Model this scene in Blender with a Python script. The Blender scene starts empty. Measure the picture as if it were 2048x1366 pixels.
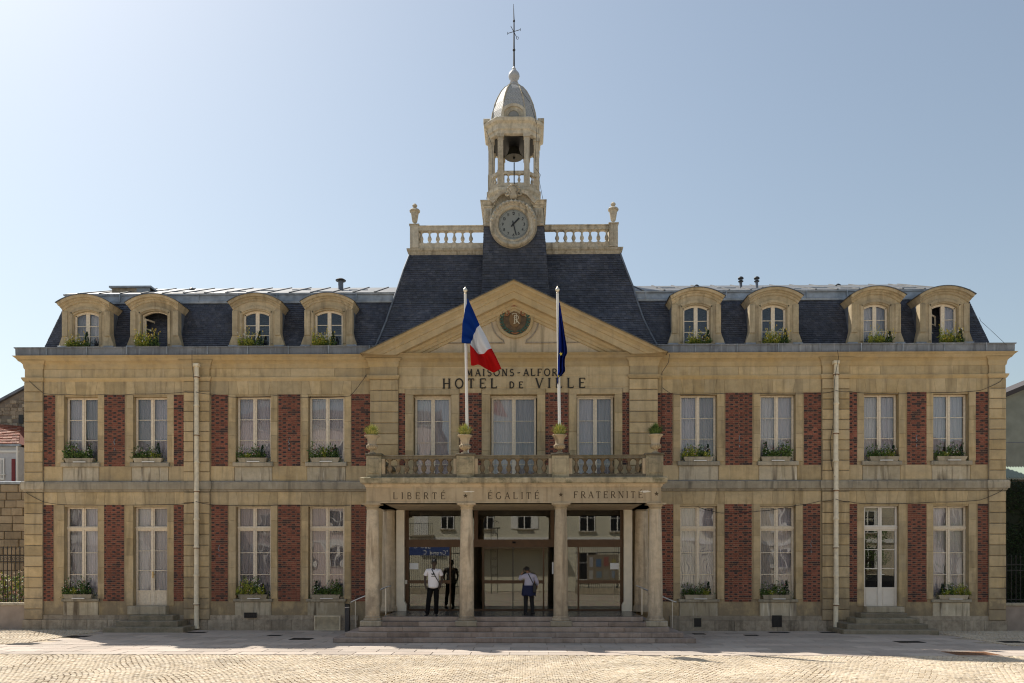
import bpy, math, random
from mathutils import Vector, Matrix
R = random.Random(7)
S = bpy.context.scene
col = S.collection
PI = math.pi
rad = math.radians

# ------------------------------------------------------------------ camera, sky, sun, exposure
F, PX, HY = 1600.0, 1024.0, 1127.0
CX, CY, CZ, YAW = 0.42, -28.0, 2.33, rad(1.0)
cam_d = bpy.data.cameras.new('camera')
cam = bpy.data.objects.new('camera', cam_d)
col.objects.link(cam)
cam.location = (CX, CY, CZ)
cam.rotation_euler = (PI / 2, 0, YAW)
cam_d.sensor_width = 36.0
cam_d.lens = 36.0 * F / 2048.0
cam_d.shift_y = (HY - 683.0) / 2048.0
cam_d.clip_start = 0.1
cam_d.clip_end = 3000
S.camera = cam

SUN_TO = Vector((-0.60, 0.53, 1.0)).normalized()
SUN_EL = math.asin(SUN_TO.z)
SUN_AZ = math.atan2(-SUN_TO.x, SUN_TO.y)        # angle from +Y towards -X
world = bpy.data.worlds.new('World')
S.world = world
world.use_nodes = True
wn = world.node_tree.nodes
wl = world.node_tree.links
wn.clear()
sky = wn.new('ShaderNodeTexSky')
sky.sky_type = 'NISHITA'
sky.sun_disc = False
sky.sun_elevation = SUN_EL
sky.sun_rotation = -SUN_AZ
sky.altitude = 40
sky.air_density = 1.35
sky.dust_density = 1.4
sky.ozone_density = 1.6
bg = wn.new('ShaderNodeBackground')
bg.inputs['Strength'].default_value = 0.084
wo = wn.new('ShaderNodeOutputWorld')
hsv = wn.new('ShaderNodeHueSaturation')
hsv.inputs['Saturation'].default_value = 0.76
wl.new(sky.outputs[0], hsv.inputs['Color'])
air = wn.new('ShaderNodeMix'); air.data_type = 'RGBA'; air.blend_type = 'MULTIPLY'; air.inputs[0].default_value = 1.0
air.inputs[7].default_value = (0.985, 1.0, 0.975, 1)
wl.new(hsv.outputs[0], air.inputs[6])
wl.new(air.outputs[2], bg.inputs[0])
wl.new(bg.outputs[0], wo.inputs[0])
sun_d = bpy.data.lights.new('sun', 'SUN')
sun_d.energy = 4.2
sun_d.angle = rad(0.5)
sun_d.color = (1.0, 0.94, 0.84)
sun = bpy.data.objects.new('sun', sun_d)
col.objects.link(sun)
sun.location = (-20, 20, 40)
sun.rotation_euler = SUN_TO.to_track_quat('Z', 'Y').to_euler()
S.view_settings.view_transform = 'Standard'
S.view_settings.look = 'None'
S.view_settings.gamma = 1
S.view_settings.exposure = 0.58
S.view_settings.use_curve_mapping = False
S.cycles.filter_width = 1.15
S.cycles.max_bounces = 8
S.cycles.diffuse_bounces = 4
S.cycles.transparent_max_bounces = 16
S.cycles.caustics_reflective = False
S.cycles.caustics_refractive = False

# ------------------------------------------------------------------ plan: measures taken off the photograph onto upright planes
def _t(px, Y):
    u = (px - PX) / F
    dx = -math.sin(YAW) + u * math.cos(YAW)
    dy = math.cos(YAW) + u * math.sin(YAW)
    t = (Y - CY) / dy
    return t, CX + t * dx
def X(px, Y=0.0):
    return _t(px, Y)[1]
def Z(py, Y=0.0, px=1028):
    return CZ + _t(px, Y)[0] * (HY - py) / F

# ------------------------------------------------------------------ materials
def mat_new(name):
    m = bpy.data.materials.new(name)
    m.use_nodes = True
    n = m.node_tree.nodes
    b = n['Principled BSDF']
    return m, n, m.node_tree.links, b
def simple(name, c, rough=0.7, metal=0.0, noise=0.0, nscale=6.0, bump=0.0, spec=None):
    m, n, l, b = mat_new(name)
    b.inputs['Base Color'].default_value = (*c, 1)
    b.inputs['Roughness'].default_value = rough
    b.inputs['Metallic'].default_value = metal
    if spec is not None:
        b.inputs['Specular IOR Level'].default_value = spec
    if noise or bump:
        g = n.new('ShaderNodeNewGeometry')
        t = n.new('ShaderNodeTexNoise')
        t.inputs['Scale'].default_value = nscale
        t.inputs['Detail'].default_value = 6
        l.new(g.outputs['Position'], t.inputs['Vector'])
        if noise:
            mr = n.new('ShaderNodeMapRange')
            mr.inputs['From Min'].default_value = 0.3
            mr.inputs['From Max'].default_value = 0.7
            mr.inputs['To Min'].default_value = 1 - noise
            mr.inputs['To Max'].default_value = 1 + noise
            l.new(t.outputs['Fac'], mr.inputs['Value'])
            mx = n.new('ShaderNodeVectorMath')
            mx.operation = 'SCALE'
            mx.inputs[0].default_value = c
            l.new(mr.outputs[0], mx.inputs['Scale'])
            l.new(mx.outputs[0], b.inputs['Base Color'])
        if bump:
            bp = n.new('ShaderNodeBump')
            bp.inputs['Strength'].default_value = bump
            bp.inputs['Distance'].default_value = 0.02
            l.new(t.outputs['Fac'], bp.inputs['Height'])
            l.new(bp.outputs[0], b.inputs['Normal'])
    return m
def ramp(n, l, src, stops):
    r = n.new('ShaderNodeValToRGB')
    e = r.color_ramp.elements
    while len(e) < len(stops):
        e.new(0.5)
    for k, (p, c) in enumerate(stops):
        e[k].position = p
        e[k].color = (*c, 1) if len(c) == 3 else c
    l.new(src, r.inputs[0])
    return r
def stone(name, base, dark, pale, streak=0.5, grime=0.4, low_grime=False, moss=0.0, scale=1.0):
    """limestone: blotches, vertical rain streaks, fine pits"""
    m, n, l, b = mat_new(name)
    g = n.new('ShaderNodeNewGeometry')
    oi = n.new('ShaderNodeObjectInfo')
    def noise(sc, vec, det=5, rough=0.6):
        t = n.new('ShaderNodeTexNoise')
        t.inputs['Scale'].default_value = sc
        t.inputs['Detail'].default_value = det
        t.inputs['Roughness'].default_value = rough
        l.new(vec, t.inputs['Vector'])
        return t.outputs['Fac']
    def mapping(s):
        mp = n.new('ShaderNodeMapping')
        mp.inputs['Scale'].default_value = s
        l.new(g.outputs['Position'], mp.inputs['Vector'])
        return mp.outputs[0]
    def mix(f, a, c, mode='MIX'):
        x = n.new('ShaderNodeMix')
        x.data_type = 'RGBA'
        x.blend_type = mode
        if isinstance(f, float): x.inputs[0].default_value = f
        else: l.new(f, x.inputs[0])
        for i, v in ((6, a), (7, c)):
            if isinstance(v, tuple): x.inputs[i].default_value = (*v, 1)
            else: l.new(v, x.inputs[i])
        return x.outputs[2]
    big = noise(0.55 * scale, mapping((1, 1, 1)))
    r1 = ramp(n, l, big, [(0.35, (0, 0, 0)), (0.68, (1, 1, 1))])
    c1 = mix(r1.outputs[0], base, tuple(0.5 * base[i] + 0.5 * pale[i] for i in range(3)))
    mid = noise(3.2 * scale, mapping((1, 1, 1)), 8, 0.7)
    r2 = ramp(n, l, mid, [(0.42, (0, 0, 0)), (0.72, (1, 1, 1))])
    ma = n.new('ShaderNodeMath'); ma.operation = 'MULTIPLY'; ma.inputs[1].default_value = grime
    l.new(r2.outputs[0], ma.inputs[0])
    c2 = mix(ma.outputs[0], c1, dark)
    st = noise(1.0, mapping((5.5, 5.5, 0.5)), 4, 0.55)
    r3 = ramp(n, l, st, [(0.52, (0, 0, 0)), (0.70, (1, 1, 1))])
    mb = n.new('ShaderNodeMath'); mb.operation = 'MULTIPLY'; mb.inputs[1].default_value = streak
    l.new(r3.outputs[0], mb.inputs[0])
    c3 = mix(mb.outputs[0], c2, dark)
    st2 = noise(1.3, mapping((6.5, 6.5, 0.7)), 4, 0.55)
    r4 = ramp(n, l, st2, [(0.56, (0, 0, 0)), (0.74, (1, 1, 1))])
    mc = n.new('ShaderNodeMath'); mc.operation = 'MULTIPLY'; mc.inputs[1].default_value = streak * 0.8
    l.new(r4.outputs[0], mc.inputs[0])
    c4 = mix(mc.outputs[0], c3, pale)
    soot = noise(1.0, mapping((0.45, 0.45, 1.5)), 6, 0.68)
    r6 = ramp(n, l, soot, [(0.48, (0, 0, 0)), (0.66, (1, 1, 1))])
    me_ = n.new('ShaderNodeMath'); me_.operation = 'MULTIPLY'; me_.inputs[1].default_value = 0.26
    l.new(r6.outputs[0], me_.inputs[0])
    c4 = mix(me_.outputs[0], c4, tuple(0.55 * base[1] * q for q in (1.12, 1.0, 0.82)))
    if low_grime:
        sx = n.new('ShaderNodeSeparateXYZ')
        l.new(g.outputs['Position'], sx.inputs[0])
        wob = noise(2.0, mapping((1, 1, 0.8)), 8, 0.65)
        sb = n.new('ShaderNodeMath'); sb.operation = 'MULTIPLY_ADD'
        sb.inputs[1].default_value = 6.0; sb.inputs[2].default_value = -3.0
        l.new(wob, sb.inputs[0])
        ad = n.new('ShaderNodeMath'); ad.operation = 'ADD'
        l.new(sb.outputs[0], ad.inputs[0]); l.new(sx.outputs['Z'], ad.inputs[1])
        mr = n.new('ShaderNodeMapRange')
        mr.inputs['From Min'].default_value = 0.55; mr.inputs['From Max'].default_value = 1.35
        mr.inputs['To Min'].default_value = 0.60; mr.inputs['To Max'].default_value = 0.0
        l.new(ad.outputs[0], mr.inputs['Value'])
        c4 = mix(mr.outputs[0], c4, (0.185, 0.145, 0.11))
    if moss:
        mo = noise(2.1, mapping((1, 1, 1.5)), 7, 0.7)
        r5 = ramp(n, l, mo, [(0.50, (0, 0, 0)), (0.62, (1, 1, 1))])
        md = n.new('ShaderNodeMath'); md.operation = 'MULTIPLY'; md.inputs[1].default_value = moss
        l.new(r5.outputs[0], md.inputs[0])
        c4 = mix(md.outputs[0], c4, (0.10, 0.095, 0.05))
    # every block has its own tone
    mr2 = n.new('ShaderNodeMapRange')
    mr2.inputs['To Min'].default_value = 0.80; mr2.inputs['To Max'].default_value = 1.10
    mq = n.new('ShaderNodeMath'); mq.operation = 'MULTIPLY'; mq.inputs[1].default_value = 7.31
    l.new(oi.outputs['Random'], mq.inputs[0])
    mf = n.new('ShaderNodeMath'); mf.operation = 'FRACT'; l.new(mq.outputs[0], mf.inputs[0])
    mg = n.new('ShaderNodeMath'); mg.operation = 'MULTIPLY'; mg.inputs[1].default_value = 0.32; l.new(mf.outputs[0], mg.inputs[0])
    c4 = mix(mg.outputs[0], c4, tuple(0.75 * v for v in pale))
    l.new(oi.outputs['Random'], mr2.inputs['Value'])
    vm = n.new('ShaderNodeVectorMath'); vm.operation = 'SCALE'
    l.new(c4, vm.inputs[0]); l.new(mr2.outputs[0], vm.inputs['Scale'])
    l.new(vm.outputs[0], b.inputs['Base Color'])
    b.inputs['Roughness'].default_value = 0.88
    b.inputs['Specular IOR Level'].default_value = 0.25
    fine = noise(24, mapping((1, 1, 1)), 6, 0.7)
    bp = n.new('ShaderNodeBump')
    bp.inputs['Strength'].default_value = 0.35
    bp.inputs['Distance'].default_value = 0.012
    ms = n.new('ShaderNodeMath'); ms.operation = 'ADD'
    l.new(fine, ms.inputs[0]); l.new(mid, ms.inputs[1])
    l.new(ms.outputs[0], bp.inputs['Height'])
    l.new(bp.outputs[0], b.inputs['Normal'])
    return m
def islands(name, cols, rough=0.8, bump=0.3, nscale=30, noise_amt=0.25, patch=0.0):
    """colour picked piece by piece (each slate, brick, sett its own), with grain"""
    m, n, l, b = mat_new(name)
    g = n.new('ShaderNodeNewGeometry')
    oi = n.new('ShaderNodeObjectInfo')
    ad = n.new('ShaderNodeMath'); ad.operation = 'ADD'
    l.new(g.outputs['Random Per Island'], ad.inputs[0]); l.new(oi.outputs['Random'], ad.inputs[1])
    fr = n.new('ShaderNodeMath'); fr.operation = 'FRACT'
    l.new(ad.outputs[0], fr.inputs[0])
    k = len(cols)
    r = ramp(n, l, fr.outputs[0], [(i / (k - 1), c) for i, c in enumerate(cols)])
    t = n.new('ShaderNodeTexNoise'); t.inputs['Scale'].default_value = nscale; t.inputs['Detail'].default_value = 6
    l.new(g.outputs['Position'], t.inputs['Vector'])
    mr = n.new('ShaderNodeMapRange')
    mr.inputs['From Min'].default_value = 0.3; mr.inputs['From Max'].default_value = 0.7
    mr.inputs['To Min'].default_value = 1 - noise_amt; mr.inputs['To Max'].default_value = 1 + noise_amt
    l.new(t.outputs['Fac'], mr.inputs['Value'])
    sc = mr.outputs[0]
    if patch:
        t2 = n.new('ShaderNodeTexNoise'); t2.inputs['Scale'].default_value = 0.8; t2.inputs['Detail'].default_value = 4
        l.new(g.outputs['Position'], t2.inputs['Vector'])
        mr3 = n.new('ShaderNodeMapRange')
        mr3.inputs['From Min'].default_value = 0.3; mr3.inputs['From Max'].default_value = 0.7
        mr3.inputs['To Min'].default_value = 1 - patch; mr3.inputs['To Max'].default_value = 1 + patch
        l.new(t2.outputs['Fac'], mr3.inputs['Value'])
        mm = n.new('ShaderNodeMath'); mm.operation = 'MULTIPLY'
        l.new(sc, mm.inputs[0]); l.new(mr3.outputs[0], mm.inputs[1])
        sc = mm.outputs[0]
    vm = n.new('ShaderNodeVectorMath'); vm.operation = 'SCALE'
    l.new(r.outputs[0], vm.inputs[0]); l.new(sc, vm.inputs['Scale'])
    l.new(vm.outputs[0], b.inputs['Base Color'])
    b.inputs['Roughness'].default_value = rough
    b.inputs['Specular IOR Level'].default_value = 0.3
    bp = n.new('ShaderNodeBump'); bp.inputs['Strength'].default_value = bump; bp.inputs['Distance'].default_value = 0.01
    l.new(t.outputs['Fac'], bp.inputs['Height']); l.new(bp.outputs[0], b.inputs['Normal'])
    return m
def glass_mat(name, refl, tint=(0.985, 0.985, 0.985), wav=0.015, wsc=1.6):
    m = bpy.data.materials.new(name); m.use_nodes = True
    n = m.node_tree.nodes; l = m.node_tree.links
    n.clear()
    o = n.new('ShaderNodeOutputMaterial')
    tr = n.new('ShaderNodeBsdfTransparent'); tr.inputs[0].default_value = (*tint, 1)
    gl = n.new('ShaderNodeBsdfGlossy'); gl.inputs['Roughness'].default_value = 0.004
    mx = n.new('ShaderNodeMixShader')
    fr = n.new('ShaderNodeFresnel'); fr.inputs['IOR'].default_value = 1.5
    ad = n.new('ShaderNodeMath'); ad.operation = 'ADD'; ad.inputs[1].default_value = refl - 0.04
    l.new(fr.outputs[0], ad.inputs[0]); l.new(ad.outputs[0], mx.inputs[0])
    l.new(tr.outputs[0], mx.inputs[1]); l.new(gl.outputs[0], mx.inputs[2])
    g = n.new('ShaderNodeNewGeometry')
    t = n.new('ShaderNodeTexNoise'); t.inputs['Scale'].default_value = wsc; t.inputs['Detail'].default_value = 1
    l.new(g.outputs['Position'], t.inputs['Vector'])
    bp = n.new('ShaderNodeBump'); bp.inputs['Strength'].default_value = 1.0; bp.inputs['Distance'].default_value = wav
    l.new(t.outputs['Fac'], bp.inputs['Height']); l.new(bp.outputs[0], gl.inputs['Normal'])
    l.new(mx.outputs[0], o.inputs[0])
    return m
def cloth(name, c, trans=0.25):
    m = bpy.data.materials.new(name); m.use_nodes = True
    n = m.node_tree.nodes; l = m.node_tree.links
    n.clear()
    o = n.new('ShaderNodeOutputMaterial')
    d = n.new('ShaderNodeBsdfDiffuse'); d.inputs[0].default_value = (*c, 1)
    t = n.new('ShaderNodeBsdfTranslucent'); t.inputs[0].default_value = (*c, 1)
    mx = n.new('ShaderNodeMixShader'); mx.inputs[0].default_value = trans
    l.new(d.outputs[0], mx.inputs[1]); l.new(t.outputs[0], mx.inputs[2]); l.new(mx.outputs[0], o.inputs[0])
    return m

SB, SD, SP = (0.57, 0.42, 0.22), (0.17, 0.12, 0.065), (0.64, 0.53, 0.36)
M = {}
M['stone'] = stone('limestone', SB, SD, SP, 0.5, 0.42, low_grime=True)
M['stone_lo'] = stone('limestone stained', (0.40, 0.33, 0.25), (0.11, 0.085, 0.06), (0.62, 0.53, 0.41), 0.6, 0.75, scale=1.7)
M['apron'] = stone('limestone rain washed', (0.50, 0.41, 0.27), (0.12, 0.085, 0.05), (0.78, 0.71, 0.58), 1.15, 0.35, scale=1.5)
M['cornice'] = stone('limestone cornice', (0.54, 0.38, 0.175), (0.20, 0.15, 0.09), SP, 0.25, 0.35)
M['ledge'] = stone('limestone grey ledge', (0.43, 0.36, 0.25), (0.13, 0.115, 0.09), (0.58, 0.52, 0.42), 0.8, 0.55)
M['mossy'] = stone('limestone mossy', (0.42, 0.34, 0.21), (0.09, 0.08, 0.055), (0.55, 0.48, 0.34), 0.7, 0.6, moss=0.8)
M['dorm'] = stone('dormer limestone', (0.50, 0.39, 0.235), (0.17, 0.13, 0.08), (0.64, 0.55, 0.40), 0.6, 0.5, scale=1.8)
M['portico'] = stone('portico limestone', (0.55, 0.42, 0.27), (0.20, 0.155, 0.095), (0.60, 0.52, 0.38), 0.65, 0.35)
M['column'] = stone('column limestone', (0.56, 0.44, 0.30), (0.17, 0.125, 0.085), (0.70, 0.61, 0.47), 0.8, 0.5, low_grime=True, scale=1.6)
M['tower'] = stone('tower limestone', (0.56, 0.47, 0.34), (0.17, 0.14, 0.10), (0.74, 0.70, 0.60), 0.8, 0.75, scale=2.6)
M['step'] = stone('pink granite step', (0.36, 0.27, 0.22), (0.15, 0.11, 0.085), (0.56, 0.48, 0.42), 0.5, 0.6)
M['oldstep'] = stone('worn step', (0.32, 0.27, 0.19), (0.09, 0.08, 0.055), (0.36, 0.31, 0.24), 0.3, 0.6, moss=0.5)
M['brick'] = islands('red brick', [(0.20, 0.066, 0.044), (0.24, 0.082, 0.054), (0.17, 0.06, 0.042), (0.27, 0.10, 0.066), (0.205, 0.068, 0.047)], patch=0.22)
M['brick_d'] = islands('burnt brick', [(0.055, 0.032, 0.032), (0.085, 0.045, 0.04), (0.04, 0.03, 0.034), (0.10, 0.05, 0.04)])
M['mortar'] = simple('mortar', (0.46, 0.32, 0.225), 0.95, noise=0.15, nscale=9)
M['slate'] = islands('roof slate', [(0.050, 0.055, 0.075), (0.068, 0.074, 0.096), (0.056, 0.060, 0.080), (0.088, 0.092, 0.112), (0.052, 0.056, 0.072), (0.072, 0.074, 0.086)], rough=0.6, noise_amt=0.22, nscale=6, patch=0.3)
M['slate_b'] = simple('slate underlay', (0.02, 0.022, 0.03), 0.9)
M['slate_l'] = islands('pale dome slate', [(0.37, 0.37, 0.36), (0.40, 0.39, 0.38)], rough=0.6)
M['zinc'] = simple('weathered zinc', (0.30, 0.33, 0.37), 0.55, 0.15, noise=0.3, nscale=4, bump=0.1)
M['zinc_d'] = simple('dark zinc gutter', (0.14, 0.155, 0.185), 0.55, 0.15, noise=0.35, nscale=3, bump=0.1)
M['gut'] = stone('streaked zinc gutter', (0.13, 0.145, 0.175), (0.05, 0.055, 0.07), (0.40, 0.42, 0.45), 0.9, 0.5)
M['zinc_t'] = simple('pale zinc sheet', (0.19, 0.19, 0.19), 0.5, 0.2, noise=0.25, nscale=2.5)
M['wood'] = simple('cream window paint', (0.76, 0.66, 0.52), 0.5, noise=0.12, nscale=14)
M['woodw'] = simple('white door paint', (0.76, 0.70, 0.62), 0.45, noise=0.05, nscale=5)
M['glass'] = glass_mat('window glass', 0.05, wav=0.006, wsc=1.2)
M['glass_e'] = glass_mat('entrance glass', 0.12, tint=(0.74, 0.74, 0.68), wav=0.001, wsc=0.6)
M['curtain'] = cloth('net curtain', (0.80, 0.75, 0.82), 0.2)
M['glass_r'] = glass_mat('brighter window glass', 0.085, tint=(0.97, 0.97, 0.97), wav=0.006, wsc=1.1)
M['curtain2'] = cloth('grey net curtain', (0.55, 0.52, 0.56), 0.25)
M['curtain3'] = cloth('white curtain', (0.88, 0.84, 0.86), 0.15)
M['weath'] = stone('blackened balcony stone', (0.15, 0.125, 0.09), (0.035, 0.03, 0.022), (0.32, 0.27, 0.19), 0.7, 0.7, moss=0.5, scale=2.0)
M['balu'] = stone('stained baluster stone', (0.20, 0.145, 0.09), (0.045, 0.035, 0.025), (0.36, 0.28, 0.18), 0.8, 0.6, scale=2.5)
M['room'] = simple('dark room', (0.025, 0.022, 0.02), 0.9)  # shade inside the rooms is put into this near-black wall colour
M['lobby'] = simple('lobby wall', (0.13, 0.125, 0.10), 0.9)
M['bronze'] = simple('brown metal frame', (0.085, 0.045, 0.022), 0.4, 0.3, noise=0.15, nscale=5)
M['black'] = simple('black metal', (0.012, 0.012, 0.013), 0.45)
M['letter'] = simple('bronze letter', (0.03, 0.024, 0.016), 0.5, 0.3)
M['engr'] = simple('engraved stone', (0.085, 0.06, 0.035), 0.9)
M['pipe'] = simple('cream pipe paint', (0.80, 0.69, 0.50), 0.5, noise=0.15, nscale=7)
M['rust'] = simple('rusty iron', (0.20, 0.095, 0.045), 0.85, noise=0.4, nscale=9)
M['white'] = simple('white paint', (0.78, 0.76, 0.72), 0.4)
M['plaster'] = simple('white portal paint', (0.80, 0.73, 0.60), 0.7, noise=0.08, nscale=4)
M['steel'] = simple('brushed steel', (0.55, 0.54, 0.52), 0.3, 0.9)
M['paper'] = simple('paper', (0.75, 0.78, 0.82), 0.8)
M['face'] = simple('clock face', (0.24, 0.25, 0.235), 0.55)
M['blackp'] = simple('black paint', (0.012, 0.012, 0.014), 0.5)
M['slab'] = stone('pale paving slab', (0.56, 0.46, 0.385), (0.30, 0.25, 0.21), (0.58, 0.52, 0.45), 0.0, 0.35)
M['grout'] = simple('sand joint', (0.46, 0.375, 0.275), 0.95, noise=0.2, nscale=12)
M['cobble'] = islands('sandstone sett', [(0.54, 0.445, 0.32), (0.59, 0.50, 0.375), (0.48, 0.385, 0.27), (0.575, 0.49, 0.385), (0.52, 0.415, 0.29), (0.62, 0.54, 0.43)], rough=0.9, bump=0.6, nscale=18, patch=0.16)

# ------------------------------------------------------------------ mesh builder
class MB:
    def __init__(s):
        s.v = []; s.f = []; s.m = []; s.mi = 0
    def add(s, vs, fs):
        o = len(s.v); s.v += [tuple(p) for p in vs]
        for f in fs:
            s.f.append(tuple(o + i for i in f)); s.m.append(s.mi)
        return s
    def box(s, x0, x1, y0, y1, z0, z1):
        return s.add([(x0, y0, z0), (x1, y0, z0), (x1, y1, z0), (x0, y1, z0), (x0, y0, z1), (x1, y0, z1), (x1, y1, z1), (x0, y1, z1)],
                     [(0, 3, 2, 1), (4, 5, 6, 7), (0, 1, 5, 4), (1, 2, 6, 5), (2, 3, 7, 6), (3, 0, 4, 7)])
    def cbox(s, x0, x1, y0, y1, z0, z1, c=0.012):
        """box whose front (low y) edges are chamfered"""
        c = min(c, (x1 - x0) * 0.3, (z1 - z0) * 0.3, (y1 - y0) * 0.8)
        return s.add([(x0 + c, y0, z0 + c), (x1 - c, y0, z0 + c), (x1 - c, y0, z1 - c), (x0 + c, y0, z1 - c),
                      (x0, y0 + c, z0), (x1, y0 + c, z0), (x1, y0 + c, z1), (x0, y0 + c, z1),
                      (x0, y1, z0), (x1, y1, z0), (x1, y1, z1), (x0, y1, z1)],
                     [(0, 1, 2, 3), (4, 5, 1, 0), (5, 6, 2, 1), (6, 7, 3, 2), (7, 4, 0, 3),
                      (8, 9, 5, 4), (9, 10, 6, 5), (10, 11, 7, 6), (11, 8, 4, 7), (9, 8, 11, 10)])
    def prism(s, poly, y0, y1):
        """outline in x,z (counter-clockwise seen from the front) given depth y0..y1"""
        n = len(poly)
        vs = [(x, y0, z) for x, z in poly] + [(x, y1, z) for x, z in poly]
        fs = [tuple(range(n)), tuple(range(2 * n - 1, n - 1, -1))]
        fs += [(i, i + n, (i + 1) % n + n, (i + 1) % n) for i in range(n)]
        return s.add(vs, fs)
    def plan(s, poly, z0, z1):
        n = len(poly)
        vs = [(x, y, z0) for x, y in poly] + [(x, y, z1) for x, y in poly]
        fs = [tuple(range(n - 1, -1, -1)), tuple(range(n, 2 * n))]
        fs += [(i, (i + 1) % n, (i + 1) % n + n, i + n) for i in range(n)]
        return s.add(vs, fs)
    def lathe(s, prof, cx, cy, seg=16, cz=0.0, caps=True):
        vs = []; fs = []
        for r, z in prof:
            for k in range(seg):
                a = 2 * PI * k / seg
                vs.append((cx + r * math.cos(a), cy + r * math.sin(a), cz + z))
        for j in range(len(prof) - 1):
            for k in range(seg):
                k2 = (k + 1) % seg
                fs.append((j * seg + k, j * seg + k2, (j + 1) * seg + k2, (j + 1) * seg + k))
        if caps:
            fs.append(tuple(range(seg - 1, -1, -1)))
            o = (len(prof) - 1) * seg
            fs.append(tuple(range(o, o + seg)))
        return s.add(vs, fs)
    def tube(s, pts, r, seg=8, closed=False):
        pts = [Vector(p) for p in pts]
        n = len(pts); vs = []; fs = []
        rs = r if isinstance(r, (list, tuple)) else [r] * n
        up = Vector((0, 0, 1))
        for i, p in enumerate(pts):
            a = pts[(i - 1) % n] if (closed or i > 0) else p
            c = pts[(i + 1) % n] if (closed or i < n - 1) else p
            d = (c - a).normalized()
            q = up if abs(d.dot(up)) < 0.95 else Vector((0, 1, 0))
            e = d.cross(q).normalized(); f = e.cross(d).normalized()
            for k in range(seg):
                t = 2 * PI * k / seg
                vs.append(p + (e * math.cos(t) + f * math.sin(t)) * rs[i])
        for i in range(n if closed else n - 1):
            j = (i + 1) % n
            for k in range(seg):
                k2 = (k + 1) % seg
                fs.append((i * seg + k, i * seg + k2, j * seg + k2, j * seg + k))
        if not closed:
            fs.append(tuple(range(seg - 1, -1, -1))); fs.append(tuple(range((n - 1) * seg, n * seg)))
        return s.add(vs, fs)
    def mould(s, prof, x0, x1, y0, yb):
        """profile [(projection, z)] run along the front with mitred returns"""
        vs = []; fs = []; n = len(prof)
        for o, z in prof:
            vs += [(x0 - o, yb, z), (x0 - o, y0 - o, z), (x1 + o, y0 - o, z), (x1 + o, yb, z)]
        for i in range(n - 1):
            for k in range(3):
                a = i * 4 + k
                fs.append((a, a + 1, a + 5, a + 4))
        fs.append((0, 3, 2, 1)); o = (n - 1) * 4
        fs.append((o, o + 1, o + 2, o + 3))
        fs.append(tuple(i * 4 for i in range(n))); fs.append(tuple(i * 4 + 3 for i in range(n - 1, -1, -1)))
        return s.add(vs, fs)
    def ribbon(s, pts, w, y0, y1, closed=False):
        """flat stroke of width w along a polyline in x,z"""
        P = [Vector((p[0], p[1])) for p in pts]; n = len(P); L = []; Q = []
        for i, p in enumerate(P):
            a = P[(i - 1) % n] if (closed or i > 0) else None
            c = P[(i + 1) % n] if (closed or i < n - 1) else None
            d1 = (p - a).normalized() if a is not None else (c - p).normalized()
            d2 = (c - p).normalized() if c is not None else d1
            n1 = Vector((-d1.y, d1.x)); n2 = Vector((-d2.y, d2.x))
            m_ = (n1 + n2)
            if m_.length < 1e-4: m_ = n1
            m_.normalize()
            k = w / 2 / max(0.45, m_.dot(n1))
            L.append(p + m_ * k); Q.append(p - m_ * k)
        vs = []; fs = []
        for i in range(n):
            for q, y in ((L[i], y0), (Q[i], y0), (Q[i], y1), (L[i], y1)):
                vs.append((q.x, y, q.y))
        for i in range(n if closed else n - 1):
            a = i * 4; b_ = ((i + 1) % n) * 4
            for k in range(4):
                k2 = (k + 1) % 4
                fs.append((a + k, a + k2, b_ + k2, b_ + k))
        if not closed:
            fs.append((3, 2, 1, 0)); o = (n - 1) * 4; fs.append((o, o + 1, o + 2, o + 3))
        return s.add(vs, fs)
    def mesh(s, name, mats):
        me = bpy.data.meshes.new(name)
        me.from_pydata(s.v, [], s.f)
        if not isinstance(mats, (list, tuple)): mats = [mats]
        for m in mats: me.materials.append(m)
        if len(mats) > 1: me.polygons.foreach_set('material_index', s.m)
        me.update()
        return me
    def build(s, name, mats, parent=None, smooth=False, kind=None, loc=None):
        me = s.mesh(name, mats)
        if smooth: smooth_mesh(me, smooth)
        return link(name, me, parent, kind, loc)
def smooth_mesh(me, ang):
    me.polygons.foreach_set('use_smooth', [True] * len(me.polygons))
    if ang is not True:
        try: me.set_sharp_from_angle(angle=rad(ang))
        except Exception: pass
def link(name, me, parent=None, kind=None, loc=None, rot=None, scale=None):
    o = bpy.data.objects.new(name, me)
    col.objects.link(o)
    if parent is not None: o.parent = parent
    if kind: o['kind'] = kind
    if loc is not None: o.location = loc
    if rot is not None: o.rotation_euler = rot
    if scale is not None: o.scale = scale
    return o
def empty(name, loc=(0, 0, 0), rz=0.0):
    o = bpy.data.objects.new(name, None)
    col.objects.link(o); o.location = loc; o.rotation_euler.z = rz
    o.empty_display_size = 0.3
    return o
def tag(o, label, cat=None, group=None):
    o['label'] = label
    if cat: o['category'] = cat
    if group: o['group'] = group
    return o
def struct(o):
    o['kind'] = 'structure'
    return o
def copy_tree(o, parent=None):
    c = o.copy(); col.objects.link(c); c.parent = parent
    for ch in o.children: copy_tree(ch, c)
    return c
def arc(cx, cz, r, a0, a1, n=10, rz=None):
    rz = r if rz is None else rz
    return [(cx + r * math.cos(rad(a0 + (a1 - a0) * i / n)), cz + rz * math.sin(rad(a0 + (a1 - a0) * i / n))) for i in range(n + 1)]

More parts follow.
